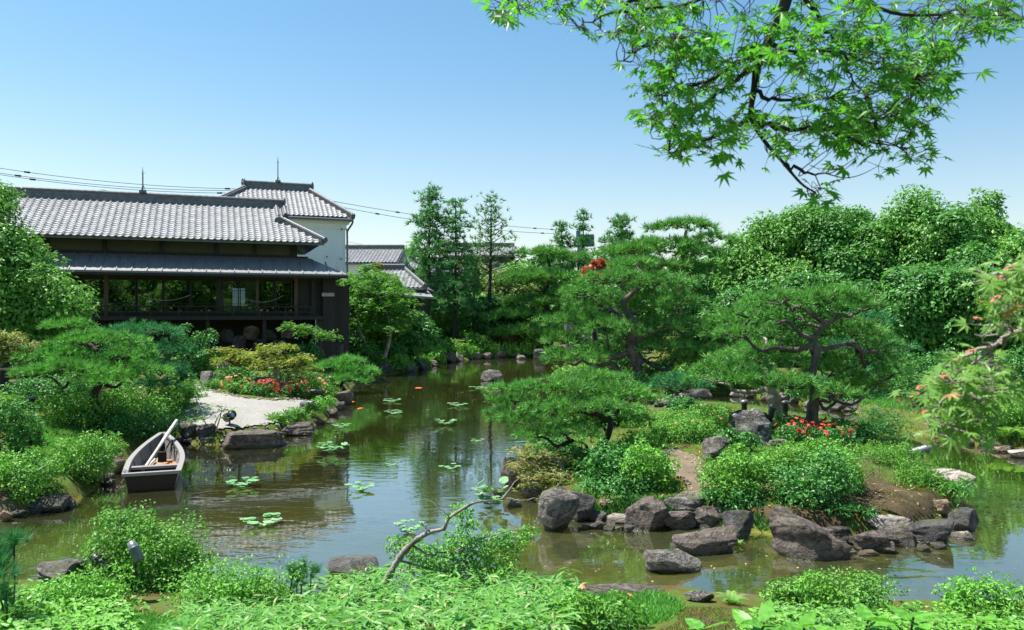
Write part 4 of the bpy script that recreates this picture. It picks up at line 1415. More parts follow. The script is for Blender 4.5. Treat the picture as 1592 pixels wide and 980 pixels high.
# ------------------------------------------------------------------ rocks
ROCKS = [
 # label, px, py(bottom), w, h, material, seed, options
 ("big brown upright rock at the left tip of the island", 803, 757, 58, 60, 'rock_brown', 11, dict(deep=.8)),
 ("squat dark rock right of the upright rock at the island tip", 834, 774, 46, 34, 'rock_dark', 12, {}),
 ("light grey tapered boulder in the water at the front left of the island", 866, 828, 66, 82, 'rock_grey', 13, dict(deep=.8)),
 ("shadowed blue black rock just behind the tapered grey boulder", 904, 812, 56, 52, 'rock_dark', 14, {}),
 ("tan slab lying level under the island bushes", 947, 796, 56, 22, 'rock_tan', 15, dict(flat=.6)),
 ("low dark stone below the tan slab", 930, 812, 34, 20, 'rock_dark', 16, {}),
 ("pale wet stone below the tan slab at the waterline", 962, 815, 44, 18, 'rock_pale', 17, dict(flat=.6)),
 ("pinkish brown blocky rock with rough face at the island shore", 1003, 826, 72, 62, 'rock_brown', 18, dict(cuts=12)),
 ("flat topped grey rock set back above the island shore", 1066, 797, 72, 38, 'rock_grey', 19, dict(flat=.55)),
 ("low brown rock behind the long layered boulder", 1052, 824, 66, 36, 'rock_brown', 20, {}),
 ("small pointed reddish rock beside the dark blue stone", 1104, 822, 54, 38, 'rock_brown', 21, {}),
 ("dark bluish wet stone left of the biggest boulder", 1148, 842, 52, 50, 'rock_dark', 22, {}),
 ("long layered brown boulder standing in the pond before the island", 1087, 866, 120, 52, 'rock_brown', 23, dict(flat=.5, deep=.62, rough=.14)),
 ("rounded cracked grey boulder standing alone nearest the near bank", 1042, 893, 94, 44, 'rock_grey', 24, dict(deep=.62, rough=.12, cuts=7)),
 ("biggest boulder of the island, dark brown with sloping top", 1244, 870, 136, 96, 'rock_brown', 25, dict(deep=.62, rough=.13, rz=-.2, flat=.38, tilt=.5)),
 ("wide brown shelf rock leaning right of the biggest boulder", 1300, 848, 60, 36, 'rock_brown', 26, dict(flat=.6)),
 ("wedge shaped grey brown rock with pale corner, half in the water", 1350, 863, 72, 44, 'rock_brown', 27, {}),
 ("small pale flat stone in the water between big boulder and wedge rock", 1313, 862, 36, 12, 'rock_pale', 28, {}),
 ("pale cream coloured long rock along the mossy shore", 1376, 834, 84, 42, 'rock_pale', 29, dict(rough=.14)),
 ("dark brown rock in front of the cream coloured rock", 1396, 852, 70, 38, 'rock_brown', 30, {}),
 ("bluish grey rock with pale top, third from the island's right end", 1446, 850, 74, 48, 'rock_dark', 31, dict(rough=.08)),
 ("dark rock at the right end of the island shore", 1500, 828, 52, 38, 'rock_dark', 32, {}),
 ("cream flat stone in the shallows at the island's right end", 1496, 840, 36, 18, 'rock_pale', 33, {}),
 ("broad pale pinkish rock in the water behind the grey spotlight", 1482, 766, 68, 40, 'rock_pale', 34, dict(deep=.7)),
 ("grey striated half dome rock on the island path", 1106, 718, 50, 46, 'rock_grey', 35, dict(rough=.13)),
 ("tall dark rock with white lichen patches beside the island lamps", 1168, 692, 74, 62, 'rock_lichen', 36, dict(rough=.16, cuts=12)),
 ("white blotched upper block behind the lichen patched rock", 1172, 672, 36, 34, 'rock_grey', 37, {}),
 ("small flat grey stone right of the lichen patched rock", 1214, 697, 38, 16, 'rock_grey', 38, {}),
 ("grey stone at the mossy foot of the sasa, right shore of island", 1462, 804, 40, 30, 'rock_tan', 39, {}),
 # channel and far side
 ("square cut grey slab bridging the channel behind the island", 1085, 620, 52, 24, 'rock_grey', 40, dict(flat=.35, cuts=5, rough=.05)),
 ("dark stone right of the square cut slab", 1126, 612, 20, 14, 'rock_dark', 41, {}),
 ("pale flat stone in the channel right of the slab", 1145, 618, 26, 11, 'rock_pale', 42, {}),
 ("small pale round stone in front of the square cut slab", 1092, 636, 18, 9, 'rock_pale', 43, {}),
 ("low grey rock on the channel edge left of the slab", 1040, 634, 44, 18, 'rock_grey', 44, {}),
 ("long pale rock on the far channel bank behind the right pine", 1332, 636, 46, 18, 'rock_grey', 45, {}),
 ("dark stone left of the long pale channel rock", 1300, 640, 26, 14, 'rock_dark', 46, {}),
 ("grey rock lying in the open pond in front of the far shore", 763, 594, 34, 20, 'rock_grey', 47, {}),
 # right edge
 ("pale rock at the right edge of the photo beside ferns", 1582, 713, 44, 18, 'rock_pale', 48, {}),
 ("grey flat stone under the fern on the right bank", 1530, 690, 26, 14, 'rock_grey', 49, {}),
 ("small dark stone left of the fern on the right bank", 1508, 690, 16, 10, 'rock_dark', 50, {}),
 ("mossy low stone at the foot of the right bank", 1552, 704, 30, 12, 'rock_tan', 51, {}),
 # left shore
 ("broad flat pinkish boulder at the tip of the gravel path", 386, 698, 114, 40, 'rock_brown', 52, dict(flat=.5, deep=.55, rough=.12)),
 ("long low rock joining the flat boulder to the clipped azaleas", 455, 678, 62, 20, 'rock_brown', 53, {}),
 ("dark jagged rock beside the thin leafy saplings", 322, 683, 34, 26, 'rock_dark', 54, {}),
 ("jagged grey rock touching the bow of the boat", 296, 682, 36, 26, 'rock_grey', 55, {}),
 ("pointed tan and white rock on the bank left of the boat", 181, 738, 26, 34, 'rock_tan', 56, dict(cuts=12)),
 ("small pale stone tied with the mooring rope", 168, 756, 22, 14, 'rock_pale', 57, {}),
 ("long flat dark rock under the bushes on the left shore", 74, 800, 84, 36, 'rock_dark', 58, dict(flat=.6)),
 ("reddish brown stone at the left edge of the photo", 8, 812, 22, 20, 'rock_tan', 59, {}),
 ("upright grey white rock where the gravel path meets the house", 323, 604, 26, 28, 'rock_grey', 60, dict(cuts=11)),
 ("dark blue grey boulder behind the red azaleas", 408, 603, 48, 22, 'rock_dark', 61, {}),
 ("shaded bluish rock under the yellow green maple", 342, 580, 28, 24, 'rock_dark', 62, {}),
 ("flat brown rock under the little pine at the water", 532, 630, 36, 26, 'rock_brown', 63, dict(flat=.5)),
 ("tall blue grey standing stone on the far shore near the conifers", 658, 556, 20, 44, 'rock_grey', 64, dict(cuts=11, deep=.9)),
 # near bank
 ("streaked grey white rock on the near left bank below the spotlights", 102, 916, 92, 52, 'rock_grey', 65, dict(deep=.8, rough=.13)),
 ("brown and cream flat stone at the lower left corner", 30, 940, 52, 20, 'rock_tan', 66, {}),
 ("smooth dark grey flat rock rising from the water before the bamboo grass", 545, 902, 94, 36, 'rock_dark', 67, dict(rough=.04, cuts=4, deep=.9)),
 ("rough pale brown flat rock at the edge of the near grass", 968, 930, 124, 28, 'rock_brown', 68, dict(flat=.4, rough=.12, deep=.5)),
 ("smooth grey stone half sunk beside the fern", 1088, 938, 48, 20, 'rock_grey', 69, dict(rough=.04, cuts=4)),
]
for q in ROCKS:
    rock(q[0], q[1], q[2], q[3], q[4], q[5], q[6], **q[7])
# boulders of the foundation in the shade below the veranda
for j, (px, py, w, h, mt, lab) in enumerate([
        (352, 532, 20, 22, 'rock_dark', "dark foundation stone farthest left below the veranda"),
        (372, 545, 22, 24, 'rock_brown', "brown foundation stone second from the left below the veranda"),
        (389, 528, 26, 22, 'rock_tan', "largest tan foundation stone below the veranda, third from the left"),
        (404, 545, 24, 20, 'rock_dark', "dark foundation stone right below the largest tan one"),
        (418, 530, 22, 18, 'rock_dark', "dark foundation stone right of the largest tan one"),
        (432, 546, 20, 18, 'rock_grey', "grey foundation stone below the middle of the veranda"),
        (446, 526, 20, 16, 'rock_tan', "small tan foundation stone high up right of the grey one"),
        (512, 546, 16, 22, 'rock_grey', "narrow grey stone under the right end of the veranda"),
        (524, 552, 22, 22, 'rock_dark', "dark stone at the far right corner below the veranda")]):
    rock(lab, px, py, w, h, mt, 100 + j, base=atd(px, py, hx(px, 1.3)[1]), group="foundation stones under the veranda", lvl=3, name="foundation_stone", cat="stone", rough=.05, cuts=5, sink=.1)

# stones of the shore lines
def shore_row(pix, label, group, seed, w0=(14, 30), mats=('rock_dark', 'rock_grey', 'rock_brown'), step=20, name="shore_stone"):
    r = random.Random(seed)
    pts = [np.array(q, float) for q in pix]
    row = []
    for a, b in zip(pts[:-1], pts[1:]):
        n = max(1, int(np.linalg.norm(b - a) / step))
        for j in range(n):
            p = a + (b - a) * (j + r.random() * .6) / n
            row.append((p[0], p[1] + r.uniform(-1, 2), r.uniform(*w0), r.uniform(.45, .75), r.choice(mats), r.randint(0, 9999)))
    row.sort(key=lambda q: q[0])
    nth = ["leftmost", "second from the left", "third from the left", "fourth from the left", "fifth from the left", "sixth from the left", "seventh from the left", "eighth from the left"]
    for k, (x, y, w, hh, mt, sd_) in enumerate(row):
        lab = label % {'rock_dark': 'dark', 'rock_grey': 'grey', 'rock_brown': 'brown', 'rock_tan': 'tan'}[mt]
        if sum(q[4] == mt for q in row) > 1:              # several of this colour in the row: say which
            lab += ", " + nth[sum(q[4] == mt for q in row[:k])]
        rock(lab, x, y, w, w * hh, mt, sd_, group=group, lvl=3, name=name, cat="stone")
shore_row([(480, 668), (505, 656), (524, 640), (530, 625)], "small %s stone edging the clipped azaleas along the water", "stones edging the azalea bank", 3, (14, 26), step=13)
shore_row([(575, 584), (612, 579), (642, 577), (668, 570), (690, 563), (740, 558), (790, 557), (845, 557)], "low %s stone in the row along the far shore", "row of stones along the far shore", 4, (14, 26), step=14)
shore_row([(760, 760), (800, 790), (838, 800)], "small %s wet stone at the waterline of the island's left tip", "wet stones at the island tip", 5, (14, 24), step=26)
shore_row([(905, 822), (985, 828)], "small %s rubble stone at the waterline below the tan slab", "rubble stones at the island waterline", 6, (12, 22), step=12)
shore_row([(1300, 868), (1420, 862), (1500, 846)], "flat %s stone just under water along the island front", "sunken stones along the island front", 7, (20, 42), ('rock_brown', 'rock_tan', 'rock_dark'), step=34)
shore_row([(960, 625), (1030, 628), (1070, 620)], "small %s stone on the channel edge under the big pine", "stones on the channel edge", 8, (14, 26), step=18)
shore_row([(1160, 618), (1230, 628), (1290, 638), (1345, 642), (1400, 660)], "small %s stone along the shaded far edge of the channel", "stones along the far channel edge", 9, (14, 24), step=20)
shore_row([(1500, 692), (1545, 696), (1600, 706)], "small %s stone at the foot of the right bank", "stones at the foot of the right bank", 10, (12, 24), step=16)
shore_row([(20, 806), (110, 790), (150, 768), (185, 742)], "wet %s stone at the left shore below the bushes", "wet stones of the left shore", 12, (18, 34), step=26)
shore_row([(275, 690), (330, 686)], "small %s stone between the boat and the flat boulder", "stones between boat and boulder", 13, (14, 22), step=13)

# ------------------------------------------------------------------ boat
bs_, be_ = np.array([-6.17, 13.75]), np.array([-7.6, 17.5])
bd = be_ - bs_
BL = float(np.linalg.norm(bd))
boat = thing("rowing_boat", "weathered grey flat bottomed wooden boat moored at the left bank", "boat", (bs_[0], bs_[1], 0), math.atan2(bd[1], bd[0]))
def bst(t):
    hb = .42 + .16 * t * (1 - t) if t < .3 else .4536 * max(0.0, 1 - ((t - .3) / .7) ** 2.0) + .025 * (t - .3) / .7
    bb = hb * (.8 if t < .8 else .8 * (1 - (t - .8) * 2.2))
    zr = .29 + .06 * (1 - t) ** 2 * 0 + .3 * max(0, t - .35) ** 1.7
    zb = -.12 + .25 * max(0, t - .72) ** 1.5
    return hb, max(bb, .02), zr, zb
T_ = np.linspace(0, 1, 25)
def strake(side, f0, f1, off):
    g = G()
    rows = []
    for t in T_:
        hb, bb, zr, zb = bst(t)
        for f in (f0, f1):
            y = bb + (hb - bb) * f
            z = zb + (zr - zb) * f
            rows.append([(t * BL, side * (y + off), z), (t * BL, side * (y - .035 + off), z)])
    v = np.array(rows).reshape(-1, 3)              # per station: lo-out, lo-in, hi-out, hi-in
    i = np.arange(len(T_) - 1) * 4
    f = []
    for a in i:
        b = a + 4
        f += [(a, b, b + 2, a + 2), (a + 1, a + 3, b + 3, b + 1), (a + 2, b + 2, b + 3, a + 3), (a, a + 1, b + 1, b)]
    f += [(0, 2, 3, 1), (i[-1] + 4, i[-1] + 5, i[-1] + 7, i[-1] + 6)]
    return g.add(v, f, 0, False)
for s in (-1, 1):
    for f0, f1, o in ((0, .36, 0), (.34, .7, .006), (.68, .99, .012)):
        link("side_plank", strake(s, f0, f1, o).mesh("side_plank", M['boat_wood']), boat)
    g = G()
    pr = []
    for t in T_:
        hb, bb, zr, zb = bst(t)
        pr += [(t * BL, s * (hb + .045), zr + .02), (t * BL, s * (hb - .045), zr + .02), (t * BL, s * (hb + .045), zr - .03), (t * BL, s * (hb - .045), zr - .03)]
    f = []
    for a in range(0, 96, 4):
        b = a + 4
        f += [(a, b, b + 1, a + 1), (a + 2, a + 3, b + 3, b + 2), (a, a + 2, b + 2, b), (a + 1, b + 1, b + 3, a + 3)]
    f += [(0, 1, 3, 2), (96, 98, 99, 97)]
    link("gunwale", g.add(np.array(pr), f).mesh("gunwale", M['boat_rim']), boat)
def cross_board(t, z0, z1, th, name, mat):
    g = G()
    a, b = [], []
    hb, bb, zr, zb = bst(t)
    w0 = bb + (hb - bb) * (z0 - zb) / (zr - zb)
    w1 = bb + (hb - bb) * (z1 - zb) / (zr - zb)
    x = t * BL
    v = [(x, -w0, z0), (x, w0, z0), (x, w1, z1), (x, -w1, z1), (x + th, -w0, z0), (x + th, w0, z0), (x + th, w1, z1), (x + th, -w1, z1)]
    g.add(np.array(v), [(0, 3, 2, 1), (4, 5, 6, 7), (0, 1, 5, 4), (1, 2, 6, 5), (2, 3, 7, 6), (3, 0, 4, 7)])
    return link(name, g.mesh(name, M[mat]), boat)
cross_board(-.002, -.13, .10, .045, "stern_board", 'boat_dark')
cross_board(-.004, .104, .262, .045, "stern_board", 'boat_dark')
g = G(); box(g, (-.01, 0, .295), (.1, .9, .05)); link("stern_rail", g.mesh("stern_rail", M['boat_rim']), boat)
g = G(); box(g, (.95, 0, .235), (.16, .86, .045)); link("thwart", g.mesh("thwart", M['boat_wood']), boat)
g = G(); box(g, (1.06, 0, .16), (.04, .84, .1)); link("thwart_brace", g.mesh("thwart_brace", M['boat_dark']), boat)
for j in range(5):
    y = -.31 + j * .155
    g = G()
    xe = 3.0 - abs(j - 2) * .28
    box(g, (.05 + xe / 2, y, .04 + (j % 2) * .004), (xe, .148, .03))
    link("floor_plank", g.mesh("floor_plank", M['boat_rust' if j < 2 else 'boat_floor']), boat)
for t in (.42, .62, .8):
    hb, bb, zr, zb = bst(t)
    g = tube(G(), [(t * BL, -hb + .04, zr - .05), (t * BL, -bb + .03, zb + .03), (t * BL, bb - .03, zb + .03), (t * BL, hb - .04, zr - .05)], .025, 5)
    link("rib", g.mesh("rib", M['boat_wood']), boat)
g = G(); box(g, (BL - .02, 0, .4), (.2, .13, .08), 0, 0, .8); link("bow_block", g.mesh("bow_block", M['boat_rim']), boat)
g = G(); box(g, (2.55, -.05, .1), (.12, .16, .3)); link("mooring_post", g.mesh("mooring_post", M['boat_dark']), boat)
g = tube(G(), smooth_path([(2.6, -.1, .26), (2.8, -.2, .42), (3.0, -.22, .4), (3.1, -.2, .2), (2.9, -.18, .05)], 4), .014, 5)
link("rope_coil", g.mesh("rope_coil", M['wire']), boat)
def bw(x, y, z):
    a = math.atan2(bd[1], bd[0])
    return np.array([bs_[0] + x * math.cos(a) - y * math.sin(a), bs_[1] + x * math.sin(a) + y * math.cos(a), z])
o1, o2 = bw(.55, .28, .07), bw(3.75, -.28, .72)
g = tube(G(), [o1, o1 + (o2 - o1) * .5, o1 + (o2 - o1) * .72, o2], [.03, .03, .042, .035], 7)
sc_ = thing("boat_pole", "bleached wooden pole lying aslant in the grey boat", "pole", tuple(o1))
g.v = [v - o1 for v in g.v]
link("shaft", g.mesh("shaft", M['oar']), sc_)
o1, o2 = bw(.5, .3, .08), bw(2.5, .08, .12)
g = tube(G(), [o1, o2], [.022, .022], 6)
tag(link("boat_stick", g.mesh("boat_stick", M['oar'])), "thin stick lying on the boat floor beside the pole", "stick")
a, b = bw(.0, .42, .24), gp(166, 752) + (0, 0, .1)
g = tube(G(), smooth_path([a, a + (b - a) * .3 - (0, 0, .16), a + (b - a) * .7 - (0, 0, .18), b], 4), .012, 5)
tag(link("mooring_rope", g.mesh("mooring_rope", M['rope'])), "slack mooring rope from the boat stern to the bank stone", "rope")

# ------------------------------------------------------------------ spotlights and lamps
def spotlight(label, px, py, L, aim, mat='metal_dark', r=.075, z=None, group=None, stake=.25):
    b = gp(px, py) if z is None else at(px, py, z)
    t = thing("spotlight", label, "spotlight", (b[0], b[1], b[2]), group=group)
    aim = Vector(aim).normalized()
    Mx = np.array(Matrix.Translation((0, 0, stake)) @ aim.to_track_quat('Z', 'Y').to_matrix().to_4x4())
    g = lathe(G(), [(0, -L * .5), (r * .8, -L * .5), (r, -L * .42), (r, L * .1), (r * 1.08, L * .12), (r * 1.08, L * .18), (r, L * .2)], 16, 0, Mx)
    link("body", g.mesh("body", M[mat]), t)
    g = lathe(G(), [(r * .8, L * .2), (r * .8, L * .5), (r * .72, L * .5), (r * .72, L * .3)], 16, 0, Mx)
    link("hood", g.mesh("hood", M[mat]), t)
    g = lathe(G(), [(0, L * .31), (r * .71, L * .31)], 16, 0, Mx)
    link("lens", g.mesh("lens", M['lamp_glass']), t)
    g = tube(G(), [(0, 0, -.15), (0, 0, stake)], [.02, .02], 6)
    tube(g, [(0, 0, stake * .5), (0, r * 1.1, stake)], [.015, .015], 5)
    link("stake", g.mesh("stake", M['metal_dark']), t)
    return t
spotlight("grey spotlight tilted up inside the near left azalea bush", 210, 874, .2, (-.55, .3, .8), 'metal_grey', .048, z=.66, stake=.1)
spotlight("dark spotlight with greenish body lying left of the near azalea bush", 155, 893, .24, (-.75, .35, .45), 'metal_dark', .055, z=.42, stake=.12)
spotlight("grey spotlight on the right shore of the island aimed at the pond", 1434, 722, .5, (.9, -.1, .3), 'metal_grey', .08)
spotlight("black spotlight standing on the gravel beside thin saplings", 357, 664, .3, (.5, -.3, .25), 'metal_dark', .11)
spotlight("grey spotlight on the clipped azalea strip nearest the gravel", 478, 642, .42, (.9, -.3, .1), 'metal_grey', .085)
spotlight("dark spotlight low in the azalea strip, left of its twin", 492, 622, .42, (-.9, -.2, .1), 'metal_dark', .08)
spotlight("pale topped spotlight behind the twin lights in the azalea strip", 504, 619, .42, (.95, .2, .15), 'metal_grey', .08)
def post_lamp(label, px, py, h, r=.06, lean=0, mat='metal_dark'):
    b = gp(px, py)
    t = thing("garden_lamp", label, "garden lamp", tuple(b), group=None)
    Mx = np.array(Matrix.Rotation(lean, 4, 'Y'))
    link("post", lathe(G(), [(r * .8, -.1), (r * .8, h * .6), (r, h * .62), (r, h)], 12, 0, Mx).mesh("post", M[mat]), t)
    link("cap", lathe(G(), [(0, h * 1.02), (r * 1.35, h * 1.0), (r * 1.35, h * 1.1), (r * .5, h * 1.16), (0, h * 1.17)], 12, 0, Mx).mesh("cap", M['metal_grey']), t)
    return t
post_lamp("black capped garden lamp standing on top of the lichen patched rock", 1157, 664, .5, .06)
post_lamp("bluish black lamp leaning beside the lichen patched rock", 1192, 672, .5, .06, .25)
post_lamp("black garden lamp at the foot of the pale leaning pine trunk", 1221, 657, .42, .065)
post_lamp("short black bollard lamp with pale blue top among the left bushes", 50, 648, .42, .075)

# ------------------------------------------------------------------ bamboo rail at the left edge
b = gp(28, 612)
t = thing("bamboo_rail", "short bamboo rail on a post at the left edge under yellowish maple", "rail", tuple(b))
for dz, nm in ((0, "post"),):
    g = tube(G(), [(0, 0, -.1), (0, 0, .75)], [.05, .05], 8); link("post", g.mesh("post", M['bamboo']), t)
g = tube(G(), [(-1.2, -.2, .68), (.12, 0, .72)], [.04, .035], 8); link("bar", g.mesh("bar", M['bamboo']), t)
# board fence and leaning board near the centre back
b = gp(893, 560); b = np.array([(893 - CX) / F * 44, 44, hgt((893 - CX) / F * 44, 44)])
t = thing("board_fence", "short weathered board fence with a coping rail behind the big pine", "fence", tuple(b))
for j in range(7):
    g = G(); box(g, (-.3 + j * .25, 0, 1.15 + (j % 3) * .004), (.24, .04, 2.1)); link("plank", g.mesh("plank", M['boat_wood']), t)
g = G(); box(g, (.45, 0, 2.28), (1.95, .12, .1)); link("coping", g.mesh("coping", M['oar']), t)
g = G(); box(g, (-.47, 0, 1.1), (.12, .14, 2.3)); link("post", g.mesh("post", M['oar']), t)

# ------------------------------------------------------------------ koi and lilies
def koi(label, px, py, L, ang, mat, z=-.07):
    p = at(px, py, z)
    t = np.linspace(0, 1, 12)
    w = .13 * np.sin(np.clip(t * 1.15 + .06, 0, 1) * math.pi) ** .8 * (1 - .45 * t) + .012
    yb = .06 * np.sin(t * 4.5) * L
    ring = []
    aa = np.arange(8) / 8 * 6.283
    for k in range(12):
        ring.append(np.c_[np.full(8, (t[k] - .5) * L), yb[k] + np.cos(aa) * w[k] * L, np.sin(aa) * w[k] * L * 1.1])
    g = G()
    i = np.arange(11)[:, None] * 8
    k = np.arange(8)[None]
    g.add(np.concatenate(ring), np.stack([i + k, i + (k + 1) % 8, i + 8 + (k + 1) % 8, i + 8 + k], -1).reshape(-1, 4), 0, True)
    g.add(ring[0], [tuple(range(8))[::-1]]).add(ring[-1], [tuple(range(8))])
    y = yb[-1]
    th = thing("koi_carp", label, "koi", tuple(p), ang)
    link("body", g.mesh("body", M[mat]), th)
    fg = G()
    fg.add(np.array([(.47 * L, y, 0), (.68 * L, y + .1 * L, .02), (.6 * L, y, .0), (.7 * L, y - .07 * L, -.02), (.47 * L, y, .03)]), [(0, 1, 2), (0, 2, 3), (4, 2, 1)])
    link("tail_fin", fg.mesh("tail_fin", M[mat]), th)
    fg = G()
    for s in (-1, 1):
        fg.add(np.array([(-.22 * L, s * .1 * L, -.02), (-.1 * L, s * .26 * L, -.03), (-.05 * L, s * .12 * L, -.03)]), [(0, 1, 2)])
    link("side_fins", fg.mesh("side_fins", M[mat]), th)
koi("bright orange koi swimming off the little pine rock", 548, 628, .75, .2, 'koi_orange')
koi("orange and cream koi turned towards the gravel bank", 564, 638, .7, 1.1, 'koi_orange')
koi("orange koi out in the far left of the pond", 655, 606, .7, .1, 'koi_orange')
koi("pale cream koi under the surface in the shaded left half of the pond", 433, 737, .5, .15, 'koi_pale', -.09)
koi("orange koi near the low pine branch over the water", 795, 641, .65, -.2, 'koi_orange')

def lily_pad_mesh(seed):
    r = np.random.RandomState(seed)
    n = 14
    a = np.linspace(.18, 6.1, n)
    rr = 1 + .06 * r.randn(n)
    v = [(0, 0, .0)] + [(math.cos(q) * s, math.sin(q) * s, .035 * math.sin(q * 3 + seed) + .03 * r.rand()) for q, s in zip(a, rr)]
    return G().add(np.array(v), [(0, j, j + 1) for j in range(1, n)], 0, True).mesh("lily_leaf", M['lily'])
PADS = [lily_pad_mesh(s) for s in range(4)]
LILIES = [("two tone lily clump nearest the far gravel bank", 608, 624, 16, 8, 0), ("lily clump just below the farthest left one", 614, 643, 17, 9, 0),
          ("lily clump beside the tip of the azalea strip", 531, 664, 16, 9, 0), ("large bright lily clump with raised leaves left of the middle of the pond", 517, 704, 26, 13, .35),
          ("lily clump in front of the low pine's hanging branch", 712, 631, 17, 9, 0), ("dense lily clump in the middle of the pond", 692, 661, 18, 12, .2),
          ("sparse pale lily leaves around the grey pond rock", 750, 604, 20, 8, 0), ("faint lily leaves floating in the reflection of the pines", 700, 728, 20, 7, 0),
          ("lily clump right of the boat's stern", 374, 756, 28, 11, .1), ("scattered small lily leaves at the edge of the house reflection", 560, 761, 24, 9, 0),
          ("low lily leaves in the near left water beside the sky reflection", 408, 816, 34, 11, 0), ("round lily clump by the near gnarled branch", 637, 828, 24, 14, 0),
          ("leafy lily clump with upright glossy leaves behind the gnarled branch", 764, 786, 32, 15, .9), ("tiny faint lily leaves near the middle of the pond", 740, 686, 14, 5, 0),
          ("little lily leaves in front of the house reflection's tip", 610, 722, 14, 4, 0)]
for j, (lab, px, py, w, n, raised) in enumerate(LILIES):
    r = np.random.RandomState(300 + j)
    p = at(px, py, .012)
    W = w / F * p[1]
    t = thing("water_lily", lab, "water lily", tuple(p), group="water lilies on the pond")
    n = int(n * 2.6)
    for k in range(n):
        a, q = r.rand() * 6.283, math.sqrt((k + .5) / n)
        s = W * (.15 + .11 * r.rand())
        up_ = raised * r.rand() * W * .9
        o = link("lily_leaf", PADS[k % 4], t, (math.cos(a) * q * W * .85, math.sin(a) * q * W * (.75 if raised < .5 else .6), .004 * k + up_))
        o.rotation_euler = (up_ * 2.4 * (r.rand() - .5) / W * .8, up_ * 2.4 * (r.rand() - .5) / W * .8, r.rand() * 6.28)
        o.scale = (s, s, s)
# ------------------------------------------------------------------ pines of the garden
# right pine on the island
b = gp(1262, 672); d = b[1]
pine("broad umbrella pine with dark forked trunk on the island's right half", b, px_path(b, d, [(1262, 674), (1263, 640), (1267, 610), (1262, 585), (1270, 550), (1267, 524), (1285, 505), (1310, 490)]),
     px_pads(b, d, [(1215, 468, 62, 22, .4), (1288, 462, 58, 20, .4), (1338, 478, 42, 20, .1), (1165, 490, 44, 16, .3), (1248, 492, 56, 18, .9), (1325, 515, 55, 24, .9), (1152, 520, 46, 16, 0),
                    (1205, 520, 40, 16, 1.0), (1120, 578, 50, 20, .1), (1195, 566, 62, 24, .5), (1290, 578, 50, 22, .9), (1345, 560, 48, 28, .9), (1330, 598, 52, 22, 1.2),
                    (1225, 594, 52, 16, -.6), (1165, 588, 52, 20, -.3), (1255, 540, 40, 16, 1.1), (1365, 535, 36, 22, .9), (1298, 612, 40, 16, -.5), (1375, 585, 34, 22, .6)]), .125, 260, .15, 'pine', 'bark', 5,
     limbs=[px_path(b, d, [(1267, 526), (1245, 520), (1225, 500), (1205, 505, -.2)]), px_path(b, d, [(1264, 535), (1235, 545), (1205, 540), (1180, 545), (1155, 520)]), px_path(b, d, [(1262, 600), (1230, 602), (1190, 598), (1160, 590)]),
            px_path(b, d, [(1268, 545), (1295, 540), (1320, 535), (1340, 545)]), px_path(b, d, [(1285, 505), (1262, 490), (1245, 478)])])
# leaning pale trunk behind it
b = gp(1210, 652); d = b[1]
pine("pine with pale leaning trunk behind the lamps", b, px_path(b, d, [(1210, 654), (1204, 628), (1197, 600), (1194, 575), (1200, 550)]),
     px_pads(b, d, [(1180, 545, 50, 18, .2), (1140, 560, 44, 18, .5), (1215, 555, 44, 18, .5), (1110, 590, 44, 16, .6), (1185, 520, 40, 16, .9)]), .2, 170, .16, 'pine', 'bark_pale', 6)
# darker pine behind at right
b = gp(1345, 628); d = 24.0; b = np.array([(1345 - CX) / F * 26.5, 26.5, hgt((1345 - CX) / F * 26.5, 26.5)]); d = 26.5
pine("dense darker pine on the far bank right of the umbrella pine", b, px_path(b, d, [(1345, 640), (1352, 610), (1342, 580), (1350, 545), (1345, 520)]),
     px_pads(b, d, [(1345, 500, 40, 22), (1310, 540, 46, 24, .3), (1375, 545, 46, 28, .2), (1345, 575, 52, 24, -.5), (1395, 590, 44, 28, .2), (1305, 595, 40, 20, -.3), (1370, 620, 50, 22, -.8), (1415, 625, 36, 20, -.2), (1320, 620, 40, 16, -.6)]),
     .2, 120, .2, 'pine_blue', 'bark_dark', 7)
# main pine in the middle
b = np.array([(990 - CX) / F * 30.5, 30.5, 0]); b[2] = hgt(b[0], b[1]); d = 30.5
b = np.array([(990 - CX) / F * 30.5, 30.5, hz(592, 30.5)])
pine("tall spreading pine with pale bare limb in the middle of the garden", b, px_path(b, d, [(992, 596), (991, 570), (985, 545), (983, 520), (988, 505), (978, 490), (968, 470)]),
     px_pads(b, d, [(958, 436, 52, 18, .3), (1018, 440, 52, 20, .5), (905, 455, 38, 18, .2), (1052, 472, 42, 20, .4), (930, 478, 56, 18, .8), (1000, 468, 48, 18, 1.0), (1062, 508, 42, 20, .2), (898, 500, 50, 18, .3),
                    (945, 512, 52, 20, -.5), (1022, 512, 48, 20, .9), (878, 530, 36, 18, .3), (905, 553, 50, 18, -.4), (1032, 540, 46, 18, .3), (1072, 548, 30, 18, .6), (868, 560, 26, 14, .1), (945, 545, 36, 14, 1.2),
                    (975, 530, 34, 14, 1.4), (985, 412, 30, 12, .8)]), .27, 105, .26, 'pine', 'bark', 8,
     limbs=[px_path(b, d, [(985, 520), (967, 505), (962, 488), (935, 475), (915, 460)]), px_path(b, d, [(985, 545), (955, 555), (925, 552), (905, 540), (890, 520)]), px_path(b, d, [(986, 530), (1010, 518), (1040, 510)]),
            px_path(b, d, [(990, 590), (965, 580), (950, 565), (925, 570), (905, 560)]), px_path(b, d, [(968, 470), (985, 455), (1000, 445)])], twigs=6)
